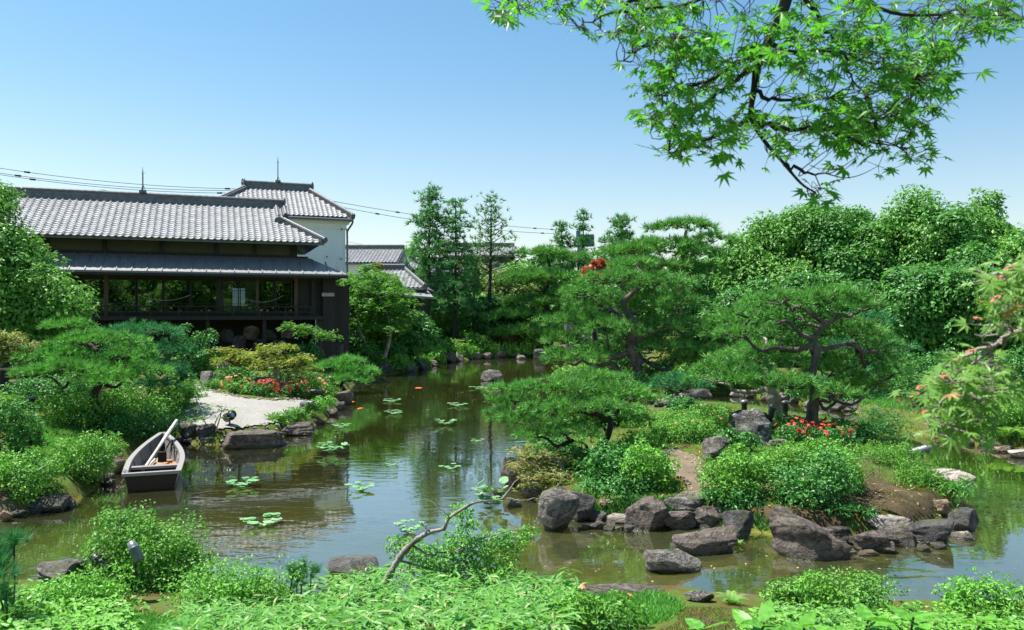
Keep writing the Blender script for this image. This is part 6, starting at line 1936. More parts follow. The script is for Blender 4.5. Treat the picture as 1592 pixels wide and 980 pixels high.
# ------------------------------------------------------------------ shrubs
S_ = [
 # island
 ("bright soft rounded bush beside the low pine", 1012, 768, 92, 72, 'azalea_lime', dict(seed=1, size=.05)),
 ("glossy dark leaved shrub between low pine and bright bush", 948, 760, 96, 66, 'azalea_dark', dict(seed=2, size=.06)),
 ("mid green shrub above the flat topped grey rock", 1140, 788, 104, 78, 'azalea', dict(seed=3, size=.05)),
 ("large dark shrub right above the biggest boulder", 1258, 800, 126, 84, 'azalea_dark', dict(seed=4, size=.05)),
 ("lime green soft bush at the right of the large dark shrub", 1302, 772, 88, 64, 'azalea_lime', dict(seed=5, size=.045)),
 ("clipped mound behind the large dark shrub", 1218, 738, 92, 40, 'azalea', dict(seed=6, size=.036)),
 ("low mound left of the clipped mound, on the path's right edge", 1165, 756, 92, 44, 'azalea', dict(seed=7, size=.036)),
 ("long low clipped azalea with a few orange blossoms in mid island", 1052, 690, 108, 36, 'azalea', dict(seed=8, size=.036, flowers='pink_flower', nf=13)),
 ("small round clipped azalea in front of the long clipped one", 1026, 687, 46, 26, 'azalea', dict(seed=9, size=.036)),
 ("clipped azalea spilling towards the grey striated rock", 1088, 690, 62, 34, 'azalea', dict(seed=10, size=.036)),
 ("clipped azalea behind the low pine's right side", 985, 666, 64, 24, 'azalea', dict(seed=11, size=.036)),
 ("flat clipped azalea at the back of the island", 1060, 662, 76, 18, 'azalea', dict(seed=12, size=.036)),
 ("clipped azalea with orange blossoms left of the lichen patched rock", 1126, 672, 56, 26, 'azalea', dict(seed=13, size=.036, flowers='pink_flower', nf=9)),
 ("dark shrub in front of the lichen patched rock", 1150, 708, 62, 34, 'azalea_dark', dict(seed=14, size=.055)),
 ("red flowering azalea left of the umbrella pine trunk", 1238, 690, 60, 30, 'azalea_dark', dict(seed=15, size=.05, flowers='red_flower', nf=42)),
 ("red flowering azalea right of the umbrella pine trunk", 1290, 698, 80, 30, 'azalea_dark', dict(seed=16, size=.05, flowers='red_flower', nf=54)),
 ("low leafy mound in front of the red azaleas", 1268, 722, 104, 34, 'azalea', dict(seed=17, size=.05)),
 ("dark green mound at the right rear of the island", 1335, 690, 76, 34, 'azalea_dark', dict(seed=18, size=.06)),
 ("grassy green mound running along the island's right rear", 1392, 732, 86, 44, 'azalea', dict(seed=19, size=.055, tm=NLEAF)),
 ("leafy mound in front of the grey spotlight", 1422, 758, 76, 38, 'azalea', dict(seed=20, size=.055, tm=NLEAF)),
 ("low bamboo grass tuft at the island's right end", 1476, 786, 72, 34, 'sasa', dict(seed=21, size=.1, tm=NLEAF)),
 ("dark groundcover at the foot of the pale leaning trunk", 1215, 668, 62, 22, 'azalea_dark', dict(seed=22, size=.055)),
 ("dark shrub above the square cut slab", 1062, 644, 60, 24, 'azalea_dark', dict(seed=23, size=.07)),
 ("lime groundcover under the low pine's right limbs", 1000, 705, 70, 30, 'azalea_lime', dict(seed=24, size=.05)),
 ("mid green tuft beside the low pine trunk", 905, 735, 60, 34, 'azalea_dark', dict(seed=25, size=.05)),
 ("green bush on the path's right edge above the flat rock", 1118, 748, 60, 30, 'azalea', dict(seed=26, size=.05, tm=NLEAF)),
 # channel, right bank
 ("bright flowering low hedge behind the umbrella pine's left limbs", 1120, 582, 66, 34, 'azalea', dict(seed=30, size=.1, flowers='pink_flower', nf=12)),
 ("grassy mound on the far side of the channel", 1160, 606, 80, 26, 'azalea', dict(seed=31, size=.09)),
 ("dark mound overhanging the channel below the far pine", 1250, 624, 90, 34, 'azalea_dark', dict(seed=32, size=.08)),
 ("green mound by the channel right of the umbrella pine", 1330, 626, 70, 30, 'azalea', dict(seed=33, size=.08)),
 ("low blue green branch mass over the channel water", 1370, 672, 100, 36, 'azalea_dark', dict(seed=34, size=.07, tm=NLEAF)),
 ("bright mound on the right bank behind the pale maple leaves", 1505, 668, 110, 56, 'azalea', dict(seed=35, size=.06)),
 ("lime mound on the right bank at the photo's edge", 1575, 680, 90, 66, 'azalea', dict(seed=36, size=.06)),
 ("dark hedge on the right bank behind the mounds", 1565, 635, 120, 90, 'azalea_dark', dict(seed=37, size=.08)),
 ("tall dark hedge behind the pale maple on the right bank", 1450, 635, 110, 90, 'azalea_dark', dict(seed=38, size=.08)),
 ("light bush right of the dark pine on the channel bank", 1425, 618, 80, 50, 'azalea', dict(seed=39, size=.08)),
 # far shore
 ("clipped bush left of the big pine's foot", 925, 590, 60, 30, 'azalea', dict(seed=40, size=.1)),
 ("dark shrub under the middle pine", 1020, 590, 60, 30, 'azalea_dark', dict(seed=41, size=.1)),
 ("rusty yellow shrub beside the middle pine's trunk", 1040, 575, 50, 34, 'maple_olive', dict(seed=42, size=.1)),
 ("bright bush on the far shore at the standing stone", 630, 560, 50, 28, 'azalea', dict(seed=43, size=.16)),
 ("dark bush on the far shore left of the standing stone", 596, 566, 60, 34, 'azalea_dark', dict(seed=44, size=.16)),
 ("green mound along the far shore under the narrow conifers", 690, 554, 60, 26, 'azalea', dict(seed=45, size=.18)),
 ("leafy bush on the far shore below the sparse conifer", 740, 552, 44, 30, 'azalea', dict(seed=46, size=.18)),
 ("spreading bush at the water near the layered pine", 828, 552, 40, 36, 'maple', dict(seed=47, size=.16)),
 ("low bush on the shore between maple and standing stone", 610, 574, 54, 20, 'azalea', dict(seed=48, size=.14)),
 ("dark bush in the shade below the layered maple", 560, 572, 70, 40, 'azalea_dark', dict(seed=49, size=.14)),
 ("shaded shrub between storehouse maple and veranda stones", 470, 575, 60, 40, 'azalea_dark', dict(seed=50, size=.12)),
 ("bright tuft on the far shore left of the irises", 722, 556, 40, 18, 'azalea', dict(seed=111, size=.16)),
 ("bright tuft on the far shore right of the irises", 806, 556, 36, 16, 'azalea_lime', dict(seed=112, size=.16)),
 ("yellow green tuft on the far shore beside the standing stone", 676, 562, 40, 18, 'azalea_lime', dict(seed=113, size=.14)),
 ("dark bush added as shade behind the salmon azalea at the gravel edge", 372, 600, 64, 24, 'azalea_dark', dict(seed=114, size=.09)),  # this and the next two: dark bushes added to stand in for shade
 ("dark bush added as shade behind the red azaleas under the yellow green maple", 445, 603, 80, 24, 'azalea_dark', dict(seed=115, size=.09)),
 ("dark bush added as shade between the maple and the little pine", 492, 604, 50, 22, 'azalea_dark', dict(seed=116, size=.09)),
 # more low mounds of the island
 ("low dark mound in the shade under the low pine", 870, 712, 74, 26, 'azalea_dark', dict(seed=101, size=.055)),
 ("low mound at the water behind the low pine's trunk", 858, 688, 60, 20, 'azalea_dark', dict(seed=102, size=.06)),
 ("flat mound right behind the low pine's crown", 930, 668, 70, 20, 'azalea', dict(seed=103, size=.055)),
 ("small clipped mound at the back left of the island", 975, 650, 56, 18, 'azalea', dict(seed=104, size=.036)),
 ("wide flat mound at the back centre of the island", 1100, 652, 80, 18, 'azalea', dict(seed=105, size=.06)),
 ("green mound between the umbrella pine and the dark rear mound", 1300, 678, 60, 24, 'azalea_dark', dict(seed=106, size=.06)),
 ("narrow mound lying along the earth path behind the bright bush", 962, 716, 60, 24, 'azalea', dict(seed=107, size=.05)),
 # back peninsula
 ("bright mound covering the ground left of the middle pine", 900, 604, 90, 30, 'azalea', dict(seed=90, size=.1)),
 ("low mound below the middle pine's trunk", 965, 612, 90, 26, 'azalea_dark', dict(seed=91, size=.1)),
 ("low green mound right of the middle pine's trunk", 1035, 606, 80, 26, 'azalea', dict(seed=92, size=.1)),
 ("dark mound behind the middle pine on the far bank", 945, 580, 110, 40, 'azalea_dark', dict(seed=93, size=.12)),
 ("light mound behind the middle pine's right limbs", 1085, 592, 80, 30, 'azalea', dict(seed=94, size=.1)),
 ("dark leafy fringe over the rocks below the bright rounded bush", 960, 788, 120, 40, 'azalea_dark', dict(seed=95, size=.05)),
 ("dark leafy fringe between flat topped rock and biggest boulder", 1140, 812, 90, 44, 'azalea_dark', dict(seed=96, size=.05)),
 ("green tuft spilling behind the shelf rock", 1320, 828, 70, 30, 'azalea_dark', dict(seed=97, size=.05)),
 ("low groundcover at the island's left shore behind the upright rock", 830, 752, 70, 40, 'maple_olive', dict(seed=98, size=.05)),
 # left bank
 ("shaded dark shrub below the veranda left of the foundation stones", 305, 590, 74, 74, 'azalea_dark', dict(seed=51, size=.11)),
 ("bright clipped azalea beside the upright path rock", 338, 606, 34, 16, 'azalea', dict(seed=52, size=.036)),
 ("salmon flowering azalea at the gravel edge", 370, 613, 42, 20, 'azalea', dict(seed=53, size=.07, flowers='pink_flower', nf=42)),
 ("red flowering azalea under the yellow green maple, left half", 412, 617, 40, 20, 'azalea_dark', dict(seed=54, size=.07, flowers='red_flower', nf=90, fsize=.075)),
 ("red flowering azalea under the yellow green maple, right half", 455, 619, 46, 20, 'azalea_dark', dict(seed=55, size=.07, flowers='red_flower', nf=90, fsize=.075)),
 ("plain green azalea between the salmon and red ones", 390, 614, 26, 16, 'azalea', dict(seed=56, size=.07)),
 ("clipped azalea at the near end of the strip along the water", 436, 664, 38, 20, 'azalea', dict(seed=57, size=.06)),
 ("clipped azalea second from the near end of the strip", 462, 658, 36, 20, 'azalea', dict(seed=58, size=.06)),
 ("clipped azalea in the middle of the strip beside the spotlight", 486, 648, 36, 24, 'azalea', dict(seed=59, size=.06)),
 ("salmon flecked azalea at the far end of the strip", 500, 622, 50, 26, 'azalea', dict(seed=60, size=.07, flowers='pink_flower', nf=24)),
 ("yellowish azalea right of the spotlight in the strip", 502, 638, 36, 20, 'azalea_lime', dict(seed=61, size=.06)),
 ("tiered bright green shrub behind the boat's bow", 215, 668, 130, 58, 'azalea', dict(seed=62, size=.06, flowers='red_flower', nf=8)),
 ("mid green tiered shrub left of the boat's bow", 130, 672, 130, 62, 'azalea', dict(seed=63, size=.055)),
 ("lime mound in the middle of the left shrubs", 186, 622, 52, 30, 'azalea_lime', dict(seed=64, size=.055)),
 ("dark shrub overhanging the bank beside the boat", 215, 700, 110, 50, 'azalea_dark', dict(seed=65, size=.055)),
 ("rounded shrub at the gravel edge below the pale tipped pine", 275, 640, 66, 46, 'azalea', dict(seed=66, size=.06)),
 ("grassy tuft at the gravel edge", 288, 620, 40, 30, 'grass', dict(seed=67, size=.14, tm=NLEAF)),
 ("dense shrub with bronze tips beside the tan rock", 130, 762, 96, 78, 'azalea', dict(seed=68, size=.05)),
 ("broad shrub at the left edge above the flat dark rock", 40, 800, 120, 88, 'azalea', dict(seed=69, size=.05)),
 ("dark round shrub at the left edge on the lawn", 15, 720, 62, 86, 'azalea_dark', dict(seed=70, size=.055)),
 ("upper round shrub at the left edge above the lawn", 5, 668, 60, 60, 'azalea', dict(seed=71, size=.06)),
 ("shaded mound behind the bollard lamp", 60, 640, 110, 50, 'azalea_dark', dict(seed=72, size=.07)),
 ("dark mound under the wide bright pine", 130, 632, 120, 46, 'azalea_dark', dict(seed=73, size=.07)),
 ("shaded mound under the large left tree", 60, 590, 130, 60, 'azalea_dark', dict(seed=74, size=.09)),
 ("low light mound at the water between lawn and boat", 165, 720, 60, 34, 'azalea', dict(seed=75, size=.05)),
 # near bank
 ("near azalea bush on the left bank with spotlights in it", 236, 918, 186, 118, 'azalea', dict(seed=80, size=.034, n=15000, deep=.75)),
 ("low lime azalea at the lower left before the streaked rock", 130, 950, 150, 50, 'azalea_lime', dict(seed=81, size=.032, deep=.6)),
 ("fine leaved bright azalea left of the bamboo grass", 375, 968, 200, 84, 'azalea_lime', dict(seed=82, size=.028, deep=.6, dens=.8)),
 ("low clipped azalea with orange buds in front of the bamboo grass", 910, 985, 190, 62, 'azalea', dict(seed=83, size=.036, deep=.6, flowers='pink_flower', nf=8, fsize=.036)),
 ("airy fine leaved shrub on the near right bank", 1310, 962, 190, 66, 'azalea', dict(seed=84, size=.03, deep=.5, loose=.8)),
 ("lime fine leaved hedge at the lower right corner", 1535, 975, 150, 66, 'azalea_lime', dict(seed=85, size=.034, deep=.6)),
 ("small shrub climbing at the left of the near right bank", 1222, 955, 70, 50, 'azalea', dict(seed=86, size=.032, deep=.6, loose=.8)),
 ("leafy low shrub at the lower left corner", 40, 985, 120, 44, 'azalea', dict(seed=87, size=.05, deep=.6)),
]
for q in S_:
    shrub(q[0], q[1], q[2], q[3], q[4], q[5], **q[6])

# ------------------------------------------------------------------ grass, moss tufts, bamboo grass: uncountable cover
def cover(name, pix, n, size, tm, leaf, seed, spread=1.0, up=1.2, h=.0):
    """Cover rooted inside a polygon given by photo points on the ground."""
    rng = np.random.RandomState(seed)
    poly = np.array([gp(*q)[:2] for q in pix])
    lo, hi = poly.min(0), poly.max(0)
    P = lo + (hi - lo) * rng.rand(n * 4, 2)
    P = P[poly_dist(P, poly) + .12 * wob(np.c_[P, P[:, :1] * 0], 5, seed) < 0]
    z = height(P)
    P, z = P[z > .03][:n], z[z > .03][:n]
    D = nrm(rng.randn(len(P), 3) * [.6, .6, .15] + np.array([0, 0, up]))
    a = rng.rand(len(P)) * 6.283
    Nn = np.c_[np.cos(a), np.sin(a), .3 + 0 * a]
    g = scatter(G(), np.c_[P, z - .01 + h * rng.rand(len(P))], nrm(Nn - D * (Nn * D).sum(1, keepdims=True)), size * (.6 + .7 * rng.rand(len(P))), tm, rng, D)
    return link(name, g.mesh(name, M[leaf]), kind="stuff")
def sheet(name, pix, mat, dz, seed, wobble=.12, zmin=-9):
    """A thin sheet draped over the ground inside a polygon of photo points."""
    E = np.array([gp(*q)[:2] for q in pix])
    lo, hi = E.min(0) - .2, E.max(0) + .2
    ax, ay = np.arange(lo[0], hi[0], .08), np.arange(lo[1], hi[1], .08)
    gx, gy = np.meshgrid(ax, ay)
    PP = np.stack([gx.ravel(), gy.ravel()], -1)
    p3 = np.c_[PP, PP[:, :1] * 0]
    z = height(PP) + dz + .008 * wob(p3, 9, 3)
    ok = (poly_dist(PP, E) + wobble * wob(p3, 4, seed) < 0) & (z > zmin)
    i = np.arange(len(ay) - 1)[:, None] * len(ax)
    k = np.arange(len(ax) - 1)[None]
    quad = np.stack([i + k, i + k + 1, i + k + 1 + len(ax), i + k + len(ax)], -1).reshape(-1, 4)
    link(name, G().add(np.c_[PP, z], quad[ok[quad].all(1)], 0, True).mesh(name, M[mat]), kind="structure")
    return E
EP = sheet("earth_path", [(925, 700), (1000, 690), (1065, 698), (1105, 728), (1135, 745), (1128, 790), (1090, 800), (1040, 795), (1055, 765), (1030, 732), (985, 718)], 'earth', .02, 9)
MB = sheet("moss_bank", [(1180, 805), (1250, 795), (1320, 750), (1360, 742), (1420, 765), (1480, 795), (1505, 815), (1440, 826), (1380, 822), (1320, 832), (1230, 822)], 'moss_red', .018, 10, .2, .05)
cover("lawn_grass", [(0, 700), (40, 660), (100, 650), (170, 690), (170, 720), (100, 740), (0, 760)], 9000, .09, BLADE, 'grass', 1)
cover("lawn_grass", [(230, 640), (300, 625), (310, 655), (250, 670)], 3500, .1, BLADE, 'grass', 2)
cover("shore_grass", [(575, 566), (640, 560), (700, 548), (845, 543), (848, 556), (740, 557), (690, 561), (640, 575), (575, 582)], 5000, .3, BLADE, 'grass', 3)
cover("iris_leaves", [(745, 556), (830, 555), (830, 549), (745, 549)], 260, .75, BLADE, 'azalea', 4, up=2.5)
cover("channel_grass", [(1070, 600), (1200, 590), (1350, 600), (1420, 640), (1340, 632), (1240, 622), (1130, 608)], 7000, .16, BLADE, 'grass', 5)
cover("island_grass", [(985, 700), (1010, 640), (1120, 650), (1200, 650), (1330, 670), (1400, 700), (1440, 760), (1330, 745), (1200, 730), (1150, 690), (1060, 670)], 9000, .08, BLADE, 'grass', 6)
cover("island_grass", [(880, 730), (1000, 700), (1060, 760), (1000, 780), (900, 770)], 4000, .07, BLADE, 'grass', 7)
cover("island_moss", [(1190, 780), (1330, 740), (1500, 790), (1440, 815), (1300, 825)], 16000, .045, BLADE, 'rust_moss', 8)
cover("peninsula_grass", [(860, 592), (905, 575), (1000, 580), (1100, 592), (1090, 606), (1030, 618), (960, 616), (900, 606)], 6000, .17, BLADE, 'grass', 13)
cover("island_fringe", [(880, 800), (960, 780), (1060, 790), (1160, 800), (1200, 815), (1170, 835), (1080, 815), (960, 812)], 3500, .1, BLADE, 'azalea_dark', 14)
cover("near_grass", [(880, 935), (930, 920), (1010, 925), (1070, 950), (1010, 975), (900, 975)], 7000, .085, BLADE, 'grass', 9)
cover("near_moss", [(980, 1040), (1060, 945), (1150, 948), (1260, 975), (1230, 1040)], 13000, .03, BLADE, 'rust_moss', 10)
cover("near_grass", [(100, 1000), (180, 960), (290, 960), (300, 1010)], 6000, .07, BLADE, 'grass', 11)
cover("right_bank_grass", [(1480, 640), (1600, 640), (1600, 700), (1520, 688)], 3000, .14, BLADE, 'grass', 12)

rng = np.random.RandomState(31)
lo, hi = ISLE.min(0), ISLE.max(0)
P = lo + (hi - lo) * rng.rand(60000, 2)
P = P[(poly_dist(P, ISLE) < 0) & (poly_dist(P, EP) > -.1) & (poly_dist(P, MB) > -.1)]
P = P[wob(np.c_[P, P[:, :1] * 0], 1.6, 12) + .5 * rng.randn(len(P)) > -.35][:26000]
D = nrm(rng.randn(len(P), 3) * [.8, .8, .2] + np.array([0, 0, .8]))
a = rng.rand(len(P)) * 6.283
Nn = np.c_[np.cos(a), np.sin(a), .4 + 0 * a]
g = scatter(G(), np.c_[P, height(P) - .008], nrm(Nn - D * (Nn * D).sum(1, keepdims=True)), .055 * (.5 + .9 * rng.rand(len(P))), BLADE, rng, D)
link("island_moss", g.mesh("island_moss", M['azalea']), kind="stuff")
cover("near_moss", [(0, 1000), (0, 925), (60, 920), (200, 940), (260, 980), (200, 1010)], 5000, .05, BLADE, 'azalea', 33)
def stems_cover(name, pix, n, hgt0, leafL, leaf, seed, tm, per=6):
    rng = np.random.RandomState(seed)
    poly = np.array([gp(*q)[:2] for q in pix])
    lo, hi = poly.min(0), poly.max(0)
    P = lo + (hi - lo) * rng.rand(n * 5, 2)
    P = P[poly_dist(P, poly) < 0][:n]
    z = np.maximum(height(P), .05)
    hh = hgt0 * (.55 + .6 * rng.rand(len(P)))
    top = np.c_[P + rng.randn(len(P), 2) * .05, z + hh]
    Q = np.repeat(top, per, 0) - np.c_[np.zeros((len(P) * per, 2)), (np.tile(np.arange(per), len(P)) / per * .6) * np.repeat(hh, per)]
    a = rng.rand(len(Q)) * 6.283
    T = np.c_[np.cos(a), np.sin(a), .25 + .45 * rng.randn(len(Q)) * .6]
    g = scatter(G(), Q, nrm(np.c_[rng.randn(len(Q), 2) * .3, np.ones(len(Q))]), leafL * (.6 + .6 * rng.rand(len(Q))), tm, rng, T)
    return link(name, g.mesh(name, M[leaf]), kind="stuff")
SASA = (np.array([(0, 0, 0), (.3, .1, .03), (.3, -.1, .03), (.3, 0, .0), (.65, .09, .0), (.65, -.09, .0), (.65, 0, -.03), (1, 0, -.14)]),
        np.array([(0, 3, 1), (0, 2, 3), (1, 3, 6), (1, 6, 4), (3, 2, 5), (3, 5, 6), (4, 6, 7), (6, 5, 7)]))
stems_cover("bamboo_grass", [(440, 1030), (480, 925), (560, 912), (640, 905), (720, 908), (800, 912), (880, 925), (900, 950), (860, 1030)], 1100, .22, .125, 'sasa', 21, SASA, 6)
stems_cover("bamboo_grass", [(255, 1030), (300, 930), (400, 925), (470, 925), (440, 1030)], 420, .2, .11, 'sasa', 22, SASA, 6)
stems_cover("leafy_groundcover", [(-40, 1000), (-20, 935), (60, 925), (130, 940), (210, 950), (180, 1000)], 620, .12, .07, 'azalea_lime', 23, LEAF, 6)
stems_cover("leafy_groundcover", [(1150, 1000), (1200, 960), (1300, 962), (1450, 965), (1600, 965), (1600, 1010)], 800, .14, .06, 'azalea', 24, LEAF, 6)

# ------------------------------------------------------------------ gnarled leaning shrub at the near bank
b = at(596, 905, .3); d = b[1]
rng = np.random.RandomState(77)
t = thing("leaning_shrub", "gnarled grey branch with small leaved sprays leaning over the near water", "shrub", tuple(b))
g = G()
q = smooth_path(px_path(b, d, [(596, 910), (612, 882), (628, 858), (650, 838), (668, 828), (690, 822), (698, 806), (728, 786, .2), (738, 782, .2)]), 5)
tube(g, q, np.linspace(.038, .012, len(q)) * (1 + .16 * rng.randn(len(q))), 8)
for lst, r in (([(738, 782, .2), (780, 776, .4), (830, 778, .7), (868, 772, 1.0)], .011), ([(780, 776, .4), (805, 745, .7), (825, 735, .9)], .007), ([(696, 806), (692, 795), (676, 786), (662, 770)], .008),
               ([(668, 828), (660, 818), (655, 812)], .01), ([(640, 848), (665, 862), (700, 860), (740, 850, .2)], .014), ([(620, 872), (660, 880), (700, 890), (760, 880, .2)], .014), ([(700, 860), (760, 835, .3), (830, 818, .5)], .009),
               ([(868, 772, 1.0), (905, 752, 1.2)], .005), ([(830, 778, .7), (860, 760, .9), (880, 735, 1.0)], .005)):
    p = smooth_path(px_path(b, d, lst), 4)
    p[1:-1] += rng.randn(len(p) - 2, 3) * .008
    tube(g, p, np.linspace(r, r * .4, len(p)), 5)
link("trunk", g.mesh("trunk", M['bark_pale']), t)
bl = [(*(atd(px, py, d + dd) - b), w / F * d, .6 * w / F * d, h / F * d) for px, py, w, h, dd in
      [(735, 840, 44, 26, .3), (690, 870, 50, 24, .1), (760, 870, 46, 26, .3), (720, 810, 22, 14, .2), (790, 840, 34, 12, .4), (640, 860, 30, 16, .2), (815, 828, 20, 6, .5), (700, 895, 60, 18, 0), (770, 895, 40, 14, .1), (622, 845, 18, 9, .2), (720, 795, 14, 8, .2)]]
g = foliage(G(), bl, 480, 12, .06, .042, LEAF, rng, .5, .6, .9)
link("foliage", g.mesh("foliage", M['azalea_lime']), t)

# thin saplings beside the gravel
b = gp(325, 672); d = b[1]
layered("thin leafy sapling with bare stems at the gravel's water edge", b, [px_path(b, d, [(325, 672), (318, 655), (308, 640)]), px_path(b, d, [(330, 672), (338, 650), (352, 632)]), px_path(b, d, [(335, 672), (342, 650), (345, 635)])],
        px_lay(b, d, [(310, 636, 14, 5), (335, 632, 16, 5), (355, 638, 12, 4), (345, 650, 14, 5), (300, 652, 12, 5), (318, 648, 12, 4)]), 'azalea', .06, 260, LEAF, 91, 'bark_pale', name="sapling", cat="sapling", r0=.018)

# ferns
def fern(label, px, py, L, n, seed, z=None):
    rng = np.random.RandomState(seed)
    b = gp(px, py) if z is None else at(px, py, z)
    t = thing("fern", label, "fern", tuple(b))
    for k in range(n):
        a = 6.283 * k / n + rng.rand() * .5
        tt = np.linspace(0, 1, 12)
        c = np.c_[np.cos(a) * L * .8 * tt, np.sin(a) * L * .8 * tt, L * (1.1 * tt - .75 * tt ** 2)]
        g = tube(G(), c, np.linspace(.004, .001, 12), 4)
        s = np.array([-math.sin(a), math.cos(a), 0])
        for j in range(1, 12):
            for sg in (-1, 1):
                w = L * .3 * (1 - (tt[j] - .2) ** 2 * 1.4) * (1 - tt[j] * .6)
                e = c[j] + s * sg * w + (c[j] - c[j - 1]) * .6 - (0, 0, .1 * w)
                u = (c[j] - c[j - 1]) * .32
                g.add(np.array([c[j] - u, c[j] + (e - c[j]) * .5 - u * 1.1, e, c[j] + (e - c[j]) * .5 + u * 1.1, c[j] + u]), [(0, 1, 2, 3, 4)])
        link("frond", g.mesh("frond", M['fern']), t)
fern("light green fern at the near water edge beside the grey stone", 1138, 940, .2, 8, 1)
fern("fern hanging over the flat stone on the right bank", 1562, 684, .7, 9, 2)
fern("fern at the photo's right edge on the right bank", 1600, 690, .7, 8, 3)
fern("small fern sprig in front of the long layered boulder's right end", 1146, 850, .16, 6, 4)

# big glossy leaves at the lower right, each leaf a part
def big_leaf_mesh(seed):
    r = np.random.RandomState(seed)
    n = 7
    t = np.linspace(0, 1, n)
    w = .24 * np.sin(t ** .8 * math.pi) ** .8
    zc = -.12 * t ** 2 - .05 * r.rand()
    v, f = [], []
    for k in range(n):
        v += [(t[k], -w[k], zc[k] + .05 * (w[k] > 0)), (t[k], -w[k] * .45, zc[k] + .03), (t[k], 0, zc[k]), (t[k], w[k] * .45, zc[k] + .03), (t[k], w[k], zc[k] + .05)]
    for k in range(n - 1):
        for q in range(4):
            a = k * 5 + q
            f.append((a, a + 5, a + 6, a + 1))
    return G().add(np.array(v), f, 0, True).mesh("leaf", M['big_leaf'])
BL_ = [big_leaf_mesh(s) for s in range(3)]
def bigleaf(label, pts, d, size, seed, floor=None):
    rng = np.random.RandomState(seed)
    b0 = atd(np.mean([p[0] for p in pts]), 1000, d)
    b0[2] = hgt(b0[0], b0[1])
    t = thing("broadleaf_plant", label, "plant", tuple(b0))
    g = G()
    for px, py, n in pts:
        c = atd(px, py, d + rng.randn() * .15) - b0
        s = np.array([c[0] * .93, c[1] * .93 + .1, c[2] * .2])
        tube(g, crooked(s, c, rng, 4, .03), .006, 5)
        a0 = rng.rand() * 6
        for k in range(n):
            a = a0 + k * 2.4
            el = R(8 + 28 * rng.rand() - (k / n) * 25)
            o = link("leaf", BL_[k % 3], t, tuple(c - (0, 0, .012 * k)))
            o.rotation_euler = (rng.randn() * .25, -el, a)
            sz = size * (.7 + .5 * rng.rand())
            o.scale = (sz, sz, sz)
    link("stem", g.mesh("stem", M['bark_dark']), t)
bigleaf("large glossy leaved plant along the bottom right edge", [(1250, 976, 7), (1305, 986, 7), (1350, 964, 5), (1385, 979, 8), (1420, 959, 5), (1450, 989, 8), (1530, 966, 6), (1500, 999, 7), (1560, 989, 7), (1345, 999, 6)], 4.3, .15, 1)
bigleaf("pair of glossy leaves on the mossy ground at the bottom right", [(1188, 968, 4), (1170, 978, 3)], 4.6, .17, 2)
bigleaf("sprout of long pale leaves in the fine azalea at the lower middle", [(605, 972, 5), (880, 975, 4), (1095, 975, 4)], 5.6, .17, 3)

# pine sprays reaching in at the lower left, and a small spray before the bamboo grass
def sprays(label, pts, d, size, seed, gz=None):
    rng = np.random.RandomState(seed)
    b0 = atd(pts[0][0], pts[0][1], d); b0[2] = hgt(b0[0], b0[1])
    t = thing("pine_seedling", label, "young pine", tuple(b0))
    g, w = G(), G()
    for px, py in pts:
        c = atd(px, py, d + rng.randn() * .1) - b0
        tube(w, crooked((c[0] * .92, c[1] * .92, c[2] * .3), c, rng, 4, .05), .006, 5)
        for _ in range(13):
            D = nrm(np.array([rng.randn() * .5, rng.randn() * .5, 1.0]))
            scatter(g, (c + rng.randn(3) * size * .32)[None], D[None], np.array([size]), tuft(34, .8, rng.randint(99), .016), rng)
    link("stem", w.mesh("stem", M['bark_dark']), t)
    link("needles", g.mesh("needles", M['pine_blue']), t)
sprays("blue green young pine sprays at the lower left edge", [(8, 862), (22, 850), (-5, 880), (10, 905), (2, 935), (-15, 850)], 6.0, .13, 1)
sprays("small dark pine seedling rising at the left of the bamboo grass", [(455, 895), (470, 890), (483, 893), (462, 905)], 7.3, .11, 2)

